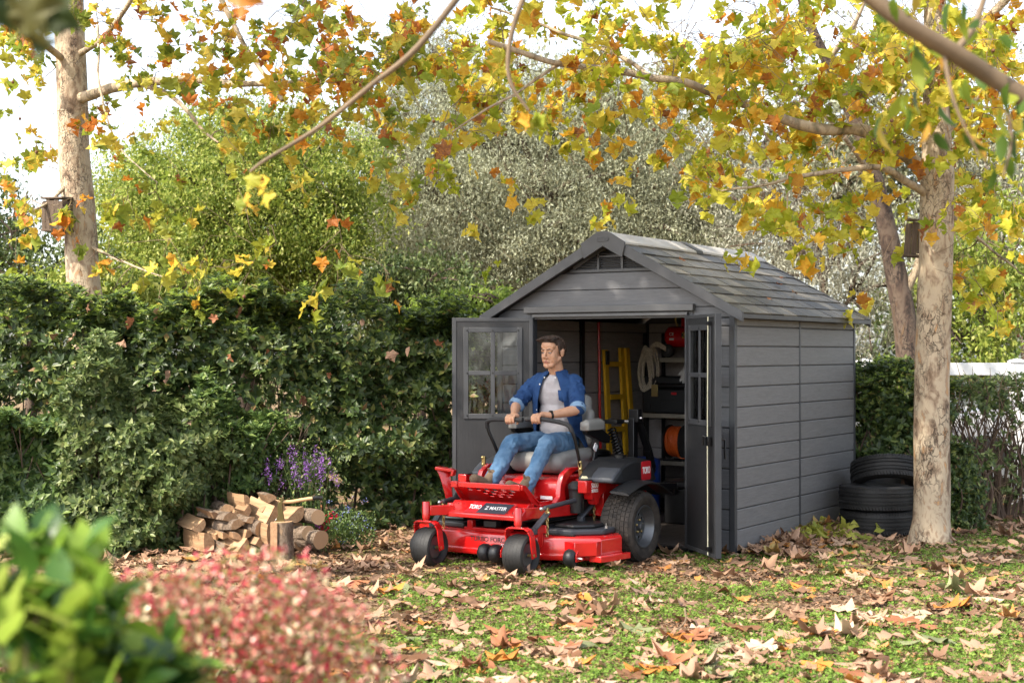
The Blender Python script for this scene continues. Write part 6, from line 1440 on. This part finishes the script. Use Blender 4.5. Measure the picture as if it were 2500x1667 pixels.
# ---------------------------------------------------------------- flowers by the woodpile
FL = [oval_leaf(.5, .3, .1, 1)]
def flower_clump(name, lab, c, r, nl, size, lm, heads, n_st=20):
    t = empty(name, (c[0], c[1], 0), 0, lab, 'flowers')
    P = np.array(c) + np.clip(rng.normal(size=(nl, 3)), -1.8, 1.8) * np.array(r) * .6; P = P[P[:, 2] > .02]; N = len(P)
    scatter_obj('leaves', OV1, P - np.array([c[0], c[1], 0]), rotmats(N, None, rng.normal(-.3, .7, N), rng.normal(0, .5, N)), rng.uniform(size * .7, size * 1.3, N), lm, t, 'stuff')
    st = []
    for _ in range(n_st):
        p = Vector((c[0] + rnd.uniform(-1, 1) * r[0] * .5, c[1] + rnd.uniform(-1, 1) * r[1] * .5, 0)); st.append(([p, p + Vector((rnd.uniform(-.05, .05), 0, c[2] * .6)), p + Vector((rnd.uniform(-.1, .1), rnd.uniform(-.1, .1), c[2] + r[2] * .5))], [.004, .003, .002]))
    tubes_obj('stems', st, M['shrub_l'], t, 4, 'stuff').location = (-c[0], -c[1], 0)
    for pos, mat, k, s, sp in heads:
        Q = np.array(pos) + rng.normal(size=(k, 3)) * np.array(sp); scatter_obj('flower_head', FL, Q - np.array([c[0], c[1], 0]), rotmats(k, None, rng.normal(0, 1, k), rng.normal(0, 1, k)), rng.uniform(s * .7, s * 1.3, k), mat, t)
    return t
PUR = leafmat('purple_petal', [(0, (.20, .07, .33)), (1, (.45, .22, .62))], .5, .3); BLU = leafmat('blue_petal', [(0, (.16, .20, .55)), (1, (.38, .42, .75))], .5, .3)
RDP = leafmat('red_petal', [(0, (.30, .005, .02)), (1, (.5, .01, .04))], .5, .3); MAG = leafmat('magenta_petal', [(0, (.35, .04, .30)), (1, (.6, .2, .5))], .5, .3)
def fan(cx_, cy_, n, rx, ry, Y): return [at(cx_ + rnd.gauss(0, rx), cy_ + rnd.gauss(0, ry), Y + rnd.uniform(-.1, .1)) for _ in range(n)]
flower_clump('sage_bush', 'purple flowering sage against the hedge above the woodpile', tuple(at(750, 1160, 12.9)), (.32, .2, .28), 1400, .03, M['hedge'], [(tuple(p), PUR, 26, .017, (.012, .012, .034)) for p in fan(765, 1145, 34, 42, 22, 12.75) + fan(685, 1120, 6, 16, 14, 12.8)], 50)
fl_c = at(850, 1290, 12.45)
flower_clump('flowering_plant', 'mound of small blue flowers at the right end of the woodpile', tuple(fl_c + Vector((0, 0, -.03))), (.20, .16, .16), 3200, .024, M['shrub_l'], [(tuple(p), BLU, 9, .012, (.012, .012, .010)) for p in fan(860, 1265, 26, 30, 26, 12.3)], 14)
flower_clump('petunia', 'red and magenta petunias between the logs and the blue flowers', tuple(at(790, 1285, 12.25)), (.08, .08, .12), 260, .03, M['shrub_l'], [(tuple(at(x, y, 12.15)), RDP, 14, .026, (.016, .01, .014)) for x, y in ((803, 1262), (788, 1275), (818, 1258), (783, 1292), (797, 1288))] + [(tuple(at(773, 1287, 12.1)), MAG, 12, .028, (.016, .01, .010))], 5)

# ---------------------------------------------------------------- ground cover and fallen leaves
def mask_ok(x, y):
    lx = .8425 * (x - SO.x) - .5388 * (y - SO.y); ly = .5388 * (x - SO.x) + .8425 * (y - SO.y)
    return not (-WD - .02 < lx < .02 and -.03 < ly < LG + .02)
n = 190000; X = rng.uniform(-1, 1, n); Yg = 6.6 + 9.0 * rng.random(n) ** 1.25; X = X * (Yg * .38 + .3)
keep = []
for i in range(n):
    x, y = X[i], Yg[i]
    g = noise.noise(Vector((x * 1.3, y * 1.3, 1.7))) + .55 * noise.noise(Vector((x * 4.2, y * 4.2, 4.4))) + .30 * noise.noise(Vector((x * 13, y * 13, 8)))
    bias = .26 if y < 9.6 else (.08 if y < 10.8 else -.18)
    if x > 1.7: bias = .10
    if x < -.9 and y > 9.3: bias = -.6
    if y > 12.2: bias = -.02 if x > 2.6 else -.8
    if g + bias > 0 and mask_ok(x, y): keep.append(i)
keep = np.array(keep); X, Yg = X[keep], Yg[keep]; N = len(X)
Z = np.array([gz(a, c) for a, c in zip(X, Yg)]) + rng.uniform(.0, .030, N) * (1.15 - (Yg - 6) * .05)
def clover():
    VV, FF = [], []
    for k in range(3):
        a = 2 * math.pi * k / 3; V, F = oval_leaf(.85, .25, .15, 1); Mz = np.array(Euler((R(12), 0, a)).to_matrix()); VV.append(V @ Mz.T); FF.append(F + 4 * k)
    return np.concatenate(VV), np.concatenate(FF)
def blade():
    V = np.array([(-.08, 0, 0), (.08, 0, 0), (.02, .35, .8), (.05, .9, 1.2)]); return V, np.array([(0, 1, 2), (1, 3, 2)])
CL = [clover(), clover(), oval_leaf(.6, .3, .2, 1), blade(), blade()]
gc = scatter_obj('clover_and_grass', CL, np.stack([X, Yg, Z], 1), rotmats(N, None, rng.normal(0, .35, N), rng.normal(0, .35, N)), rng.uniform(.011, .024, N), M['clover'], None, 'stuff')
# crumbled litter
n = 80000; X = rng.uniform(-1, 1, n); Yg = 6.6 + 9.4 * rng.random(n) ** 1.1; X = X * (Yg * .38 + .3); k = np.array([mask_ok(a, c) for a, c in zip(X, Yg)]); X, Yg = X[k], Yg[k]; N = len(X)
Z = np.array([gz(a, c) for a, c in zip(X, Yg)]) + rng.uniform(.002, .016, N)
TRI = [oval_leaf(.8, .4, .2, 1), (np.array([(0, 0, 0), (.5, .1, .1), (.7, .7, 0), (.1, .6, .2)]), np.array([(0, 1, 2), (0, 2, 3)]))]
scatter_obj('leaf_crumbs', TRI, np.stack([X, Yg, Z], 1), rotmats(N, None, rng.normal(0, .35, N), rng.normal(0, .35, N)), rng.uniform(.012, .045, N), M['litter_dark'], None, 'stuff')
# whole fallen plane leaves: the largest in view are things of their own
FLT = [plane_leaf(f, c, t_, True, .12) for f, c, t_ in ((.2, .2, .2), (-.15, .3, -.3), (.3, -.25, .2), (.05, .5, .4), (-.3, -.2, 0), (.4, .15, -.5), (.1, .08, .1), (.05, -.1, -.2), (.6, .6, .3))]
FLT += [torn(plane_leaf(f, c, t_, False, .12), a) for f, c, t_, a in ((.2, .2, .2, 0.), (-.15, .3, -.3, 2.), (.3, -.25, .2, 3.3), (.4, .3, 0, 1.2))] + [oval_leaf(.5, .5, .2), oval_leaf(.62, -.4, -.1)]
n = 4400; X = rng.uniform(-1, 1, n); Yg = 7.0 + 9.0 * rng.random(n) ** 1.15; X = X * (Yg * .37 + .3)
k = []
for i in range(n):
    x, y = X[i], Yg[i]; g = noise.noise(Vector((x * 1.1 + 9, y * 1.1, 0)))
    pr = .55 + .5 * g + (.25 if x < -1 else 0) + (.2 if y > 10.8 else 0)
    dmow = abs(x - .1) < .9 and 11.0 < y < 12.4
    k.append(mask_ok(x, y) and rnd.random() < pr * (.45 if dmow else 1))
k = np.array(k); X, Yg = X[k], Yg[k]
# drift of leaves along the shed wall
nd = 420; tt = rng.random(nd); off = np.abs(rng.normal(0, .22, nd)) + .05; wx = SO.x + .5388 * tt * 2.9 + .8425 * off; wy = SO.y + .8425 * tt * 2.9 - .5388 * off; X = np.concatenate([X, wx]); Yg = np.concatenate([Yg, wy])
dz = np.concatenate([np.zeros(len(X) - nd), np.clip(.08 - off * .2, 0, 1) * rng.random(nd)])
N = len(X); Z = np.array([gz(a, c) for a, c in zip(X, Yg)]) + rng.uniform(.012, .035, N) + dz; SZ = .06 + .12 * rng.random(N) ** 1.5
Rm = rotmats(N, None, rng.normal(0, .13, N), rng.normal(0, .13, N)); P = np.stack([X, Yg, Z], 1); P -= np.einsum('nij,j->ni', Rm, np.array([0, .4, 0])) * SZ[:, None]
inview = np.abs(X) < Yg * .345; order = np.argsort(np.where(inview, Yg / SZ, 1e9)); own = order[:300]; rest = np.setdiff1d(np.arange(N), own)
scatter_obj('fallen_leaves', FLT, P[rest], Rm[rest], SZ[rest], M['litter'], None, 'stuff')
hues = [('tan', (.36, .22, .145)), ('pale cream', (.47, .35, .25)), ('dark brown', (.17, .085, .045)), ('orange', (.48, .19, .04)), ('rust red-brown', (.29, .12, .06)), ('grey-green', (.22, .24, .12))]
HM_ = [leafmat('fallen_' + a.replace(' ', '_'), [(0, tuple(q * .78 for q in c)), (.5, c), (1, tuple(min(.9, q * 1.2) for q in c))], .6, .12, .25, spots=.3) for a, c in hues]
wts = [34, 16, 16, 10, 16, 8]
for i in own:
    h = rnd.choices(range(6), wts)[0]; x, y = X[i], Yg[i]
    where = ('at the very front beside the pink shrub' if x < -.4 else 'in the clover at the very front, centre' if x < .8 else 'in the clover at the very front, right side') if y < 8.1 else ('on the grass between the pink shrub and the mower' if x < .5 else 'on the grass in front of the open right door' if x < 1.8 else 'on the grass below the right plane tree')
    k = rnd.randrange(len(FLT)); key = ('f', k, h)
    if key not in _leafmesh:
        V, F = FLT[k]; me = np_mesh('fallen_leaf', V, F, 3); me.materials.append(HM_[h]); _leafmesh[key] = me
    o = bpy.data.objects.new('fallen_leaf', _leafmesh[key]); COL.objects.link(o)
    o.matrix_world = Matrix.Translation(Vector(P[i])) @ Matrix([list(r) + [0] for r in Rm[i]] + [[0, 0, 0, 1]]) @ Matrix.Scale(float(SZ[i]) * 1.08, 4)
    tag(o, '%s plane leaf lying %s' % (hues[h][0], where), 'leaf', 'fallen plane leaves on the grass')
# small yellow-green leaves freshly fallen by the shed wall
n = 90; tt = rng.uniform(.35, 1.0, n); off = np.abs(rng.normal(0, .22, n)) + .06; P2 = np.stack([SO.x + .5388 * tt * 2.9 + .8425 * off, SO.y + .8425 * tt * 2.9 - .5388 * off, rng.uniform(.03, .075, n)], 1)
fg = leafmat('fallen_green', [(0, (.26, .30, .05)), (1, (.45, .44, .08))], .5, .4); scatter_obj('green_fallen_leaves', FLT, P2, rotmats(n, None, rng.normal(.3, .5, n), rng.normal(0, .5, n)), rng.uniform(.09, .15, n), fg, None, 'stuff')
for i, (p0, p1, lab) in enumerate(((at(1672, 1560, 8.6), at(1650, 1590, 8.3), 'thin pale dead twig sticking up from the leaves at the front'), (at(2060, 1388, 11.2), at(2240, 1400, 11.1), 'long straight grey twig lying on the grass by the shed'))):
    p0.z = .04 + (.12 if i == 0 else 0); p1.z = .02; s = MB().tube(spline([p0, p0.lerp(p1, .5) + Vector((.02, 0, .01)), p1 + Vector((-.1 if i == 0 else 0, 0, 0))], 4), .005, 6).build('fallen_twig', M['twig']); tag(s, lab, 'twig')

# ---------------------------------------------------------------- foreground plants, close to the lens
def near_shrub(name, lab, ells, n, own, tpls, size, mats, stems, cat='shrub', up=.5):
    c0 = ells[0][0]; t = empty(name, (c0[0], c0[1], 0), 0, lab, cat); base = np.array([c0[0], c0[1], 0])
    P = []
    while len(P) < n:
        c, r = ells[rnd.randrange(len(ells))]; d = Vector((rnd.gauss(0, 1), rnd.gauss(0, 1), rnd.gauss(0, 1))).normalized() * rnd.uniform(.55, 1.03); P.append((c[0] + d.x * r[0], c[1] + d.y * r[1], c[2] + d.z * r[2]))
    P = np.array(P); s_ = rng.uniform(size * .7, size * 1.3, n); Rm = rotmats(n, None, rng.normal(up, .45, n), rng.normal(0, .4, n)); mi = rng.choice(len(mats), n, p=[w for _, w in mats])
    order = np.argsort(P[:, 1] - P[:, 2] * .8); ownset = set(order[:own].tolist())
    for i in list(ownset): leaf_piece(t, P[i] - base, Rm[i], s_[i], mats[mi[i]][0], tpls)
    for j, (m_, w_) in enumerate(mats):
        k = np.array([i for i in range(n) if mi[i] == j and i not in ownset])
        if len(k): scatter_obj('foliage', tpls, P[k] - base, Rm[k], s_[k], m_, t, 'stuff')
    st = []
    for _ in range(stems):
        q = P[rnd.randrange(n)]; b0 = Vector((c0[0] + rnd.uniform(-.12, .12), c0[1] + rnd.uniform(-.1, .1), 0)); st.append((spline([b0, b0.lerp(Vector(q), .6) + Vector((rnd.uniform(-.04, .04), 0, 0)), Vector(q)], 4), list(np.linspace(.006, .002, 9))))
    tubes_obj('stems', st, M['twig'], t, 5, 'stuff').location = (-c0[0], -c0[1], 0)
    return t
def EN(px, py, Y, rx, ry, rz): return (tuple(at(px, py, Y)), (rx, ry, rz))
OVR = [oval_leaf(.56, .2, .1), oval_leaf(.62, .3, .2)]
GLS = leafmat('glossy_near_leaf', [(0, (.03, .085, .018)), (.4, (.09, .20, .03)), (.7, (.28, .42, .05)), (1, (.54, .60, .14))], .34, .45, .5)
PNK = leafmat('pink_leaf', [(0, (.36, .02, .05)), (.5, (.58, .10, .12)), (1, (.78, .34, .28))], .2, .4, .6)
CRM = leafmat('cream_leaf', [(0, (.60, .46, .26)), (1, (.80, .70, .48))], .2, .4, .5); BRG = leafmat('bronze_leaf', [(0, (.10, .07, .02)), (.5, (.14, .20, .04)), (1, (.30, .24, .07))], .35, .4, .4)
near_shrub('pink_shrub', 'blurred pink and cream leaved shrub in the left foreground', [EN(600, 1560, 3.2, .24, .16, .17), EN(760, 1640, 3.25, .20, .16, .17), EN(480, 1650, 3.15, .22, .15, .16), EN(600, 1450, 3.3, .20, .12, .11), EN(380, 1500, 3.2, .14, .12, .10), EN(300, 1560, 3.1, .10, .1, .1), EN(720, 1530, 3.3, .16, .12, .12), EN(360, 1600, 3.1, .14, .12, .12), EN(840, 1720, 3.3, .16, .15, .14), EN(600, 1800, 3.2, .34, .2, .2)],
           9500, 300, OV, .021, [(PNK, .48), (BRG, .28), (CRM, .24)], 90)
near_shrub('glossy_shrub', 'blurred glossy dark green shrub at the bottom left corner', [EN(70, 1440, 2.4, .11, .10, .08), EN(190, 1500, 2.4, .08, .10, .09), EN(40, 1600, 2.35, .12, .10, .11), EN(190, 1660, 2.45, .13, .11, .07), EN(400, 1680, 2.6, .05, .06, .05), EN(150, 1760, 2.4, .22, .12, .11)],
           420, 240, OVR, .078, [(GLS, 1.0)], 24, up=.75)
# overhanging branches near the lens
def near_branch(lab, segs, leaves, lm, tpls, own_mat='twig', cat='branch'):
    t = empty('overhanging_branch', tuple(segs[0][0][0]), 0, lab, cat); base = Vector(segs[0][0][0])
    for pts, r0, r1 in segs:
        S_ = spline(pts, 6); MB().tube(S_, [r0 + (r1 - r0) * i / (len(S_) - 1) for i in range(len(S_))], 10).build('stem', M[own_mat], t).location = -base
    for (p, s, rx, ry, rz) in leaves:
        leaf_piece(t, np.array(p) - np.array(base), np.array(Euler((rx, ry, rz)).to_matrix()), s, lm, tpls)
    return t
GRD = leafmat('near_leaf_shaded', [(0, (.03, .05, .01)), (.8, (.05, .07, .012)), (1, (.12, .09, .02))], .6, .3); ORL = leafmat('near_orange_leaf', [(0, (.5, .16, .02)), (1, (.55, .28, .03))], .5, .5)  # first one: shade of the backlit leaves put into a darker green
near_branch('plane leaves coloured dark for shade, hanging close at the top left corner', [([at(-140, -160, 2.5), at(20, -60, 2.4), at(140, -50, 2.4)], .006, .003)],
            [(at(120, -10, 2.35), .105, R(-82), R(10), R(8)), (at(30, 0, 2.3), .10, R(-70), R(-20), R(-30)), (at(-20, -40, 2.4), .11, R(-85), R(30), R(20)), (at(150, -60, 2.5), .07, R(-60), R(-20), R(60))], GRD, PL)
near_branch('single orange plane leaf hanging at the top edge left of centre', [([at(560, -120, 3.6), at(590, -60, 3.6), at(590, -38, 3.6)], .003, .002)], [(at(592, -30, 3.6), .082, R(-85), R(5), R(-8))], ORL, PL)
near_branch('long bare diagonal branch crossing the upper middle, slightly blurred', [([at(1160, -60, 5.2), at(1020, 115, 5.2), at(905, 210, 5.25), at(780, 310, 5.3), at(650, 390, 5.3), at(610, 420, 5.3)], .013, .005)],
            [(at(610 + rnd.uniform(-40, 60), 430 + rnd.uniform(-10, 60), 5.3), .07, R(rnd.uniform(-110, -60)), R(rnd.uniform(-30, 30)), R(rnd.uniform(0, 360))) for _ in range(5)], M['leaf_left'], PL)
near_branch('short crooked bare branch hanging from the top edge at centre', [([at(1300, -60, 5.5), at(1255, 60, 5.5), at(1240, 150, 5.5), at(1250, 210, 5.5), at(1290, 270, 5.5)], .011, .006)], [(at(1290 + rnd.uniform(-20, 30), 280, 5.5), .08, R(-80), R(rnd.uniform(-30, 30)), R(rnd.uniform(0, 360))) for _ in range(3)], M['leaf_left'], PL)
lv = []
OVN = [oval_leaf(.42, .25, .2), oval_leaf(.38, .35, .3)]
for _ in range(130):
    x = rnd.uniform(2130, 2620); y = rnd.uniform(-60, 520) ; c = 60 + (x - 2130) * .55
    if abs(y - c) > 240 * rnd.random() ** .7 + 20: continue
    lv.append((at(x, y, rnd.uniform(4.0, 4.6)), rnd.uniform(.07, .12), R(rnd.gauss(-85, 28)), R(rnd.gauss(0, 30)), R(rnd.uniform(0, 360))))
NGL = leafmat('near_oval_leaf', [(0, (.035, .075, .012)), (.5, (.08, .14, .015)), (.85, (.26, .30, .03)), (1, (.50, .24, .04))], .45, .5, .35)
near_branch('thick blurred branch with dark oval leaves crossing the top right corner', [([at(2060, -60, 4.2), at(2200, 50, 4.2), at(2330, 130, 4.25), at(2440, 200, 4.3), at(2600, 300, 4.3)], .024, .030), ([at(2330, 130, 4.25), at(2380, 60, 4.3), at(2420, -60, 4.3)], .012, .008), ([at(2300, 110, 4.25), at(2330, 250, 4.2), at(2390, 380, 4.2)], .007, .003), ([at(2440, 200, 4.3), at(2470, 330, 4.3), at(2450, 430, 4.3)], .007, .003)], lv, NGL, OVN)

# ---------------------------------------------------------------- the tree overhead, rooted out of frame on the left; its crown shades the shed and the lawn
oc = empty('plane_tree', (-5.2, 8.2, 0), 0, 'plane tree outside the left edge whose crown spreads over the lawn', 'tree')
trk = [(-5.2, 8.2, 0), (-5.15, 8.2, 2.2), (-5.0, 8.3, 4.2), (-4.9, 8.3, 6.2), (-4.8, 8.3, 8)]
MB().tube(spline(trk, 6), list(np.linspace(.24, .10, 25)), 20).build('trunk', M['bark'], oc).location = (5.2, -8.2, 0)
for p1, p2, p3 in (((-3.4, 8.6, 5.2), (-1.8, 9.2, 5.9), (.4, 9.6, 6.4)), ((-3.6, 9.4, 5.4), (-2.4, 10.4, 6.0), (-.8, 11.2, 6.6)), ((-4.2, 7.2, 5.4), (-3.0, 6.4, 6.0), (-1.6, 6.2, 6.5)), ((-4.8, 9.6, 5.2), (-4.4, 11, 6.0), (-3.6, 12.2, 6.6))):
    MB().tube(spline([(-5.0, 8.3, 4.3), p1, p2, p3], 6), list(np.linspace(.085, .02, 19)), 10).build('limb', M['limb'], oc).location = (5.2, -8.2, 0)
oells = [((-3.05, 9.6, 6.1), (.8, .8, .45)), ((-2.7, 9.9, 5.9), (.6, .6, .4)), ((-1.6, 9.6, 6.2), (1.7, 1.5, .8)), ((.2, 9.9, 6.6), (1.3, 1.3, .7)), ((-2.8, 10.8, 6.4), (1.5, 1.3, .8)), ((-1.0, 8.3, 6.5), (1.3, 1.0, .7)), ((-3.6, 8.4, 6.5), (1.6, 1.5, .9)), ((-4.2, 11.6, 6.6), (1.2, 1.2, .8))]  # first two leaf clumps added out of view to shade the man's face
P = clump_points(oells, 560, 9, .22, .2); N = len(P)
scatter_obj('foliage', PL, P, rotmats(N, None, rng.normal(-.7, .5, N), rng.normal(0, .5, N)), rng.uniform(.09, .17, N), M['leaf_left'], oc, 'stuff').location = (5.2, -8.2, 0)

# brown leaves caught on the hedge and the shed roof
for k in range(26):
    if k < 20:
        x = rnd.uniform(-4.6, -.6); y = 13.0 + (x + 5) * .22 - rnd.uniform(.25, .45); z = rnd.uniform(1.0, 2.1); lab, grp = 'curled brown plane leaf caught on the face of the left hedge', 'brown leaves caught in the hedge'; rr = (R(-75 + rnd.gauss(0, 20)), rnd.gauss(0, .4), rnd.uniform(0, 6.28))
    else:
        u = rnd.uniform(.3, 1.1); v = rnd.uniform(.2, 2.7); p = SW(cx + u, v, 2.672 - PIT * u + .012); x, y, z = p; lab, grp = 'small dry leaf lying on the right slope of the shed roof', 'dry leaves on the shed roof'; rr = (rnd.gauss(0, .15), R(28) + rnd.gauss(0, .1), TH)
    kk = rnd.randrange(len(FLT)); h = rnd.choice((0, 2, 4)); key = ('f', kk, h)
    if key not in _leafmesh:
        V, F = FLT[kk]; me = np_mesh('fallen_leaf', V, F, 3); me.materials.append(HM_[h]); _leafmesh[key] = me
    o = bpy.data.objects.new('fallen_leaf', _leafmesh[key]); COL.objects.link(o); o.location = (x, y, z); o.rotation_euler = rr; s_ = rnd.uniform(.07, .11) if k < 20 else .06; o.scale = (s_,) * 3
    tag(o, lab, 'leaf', grp)
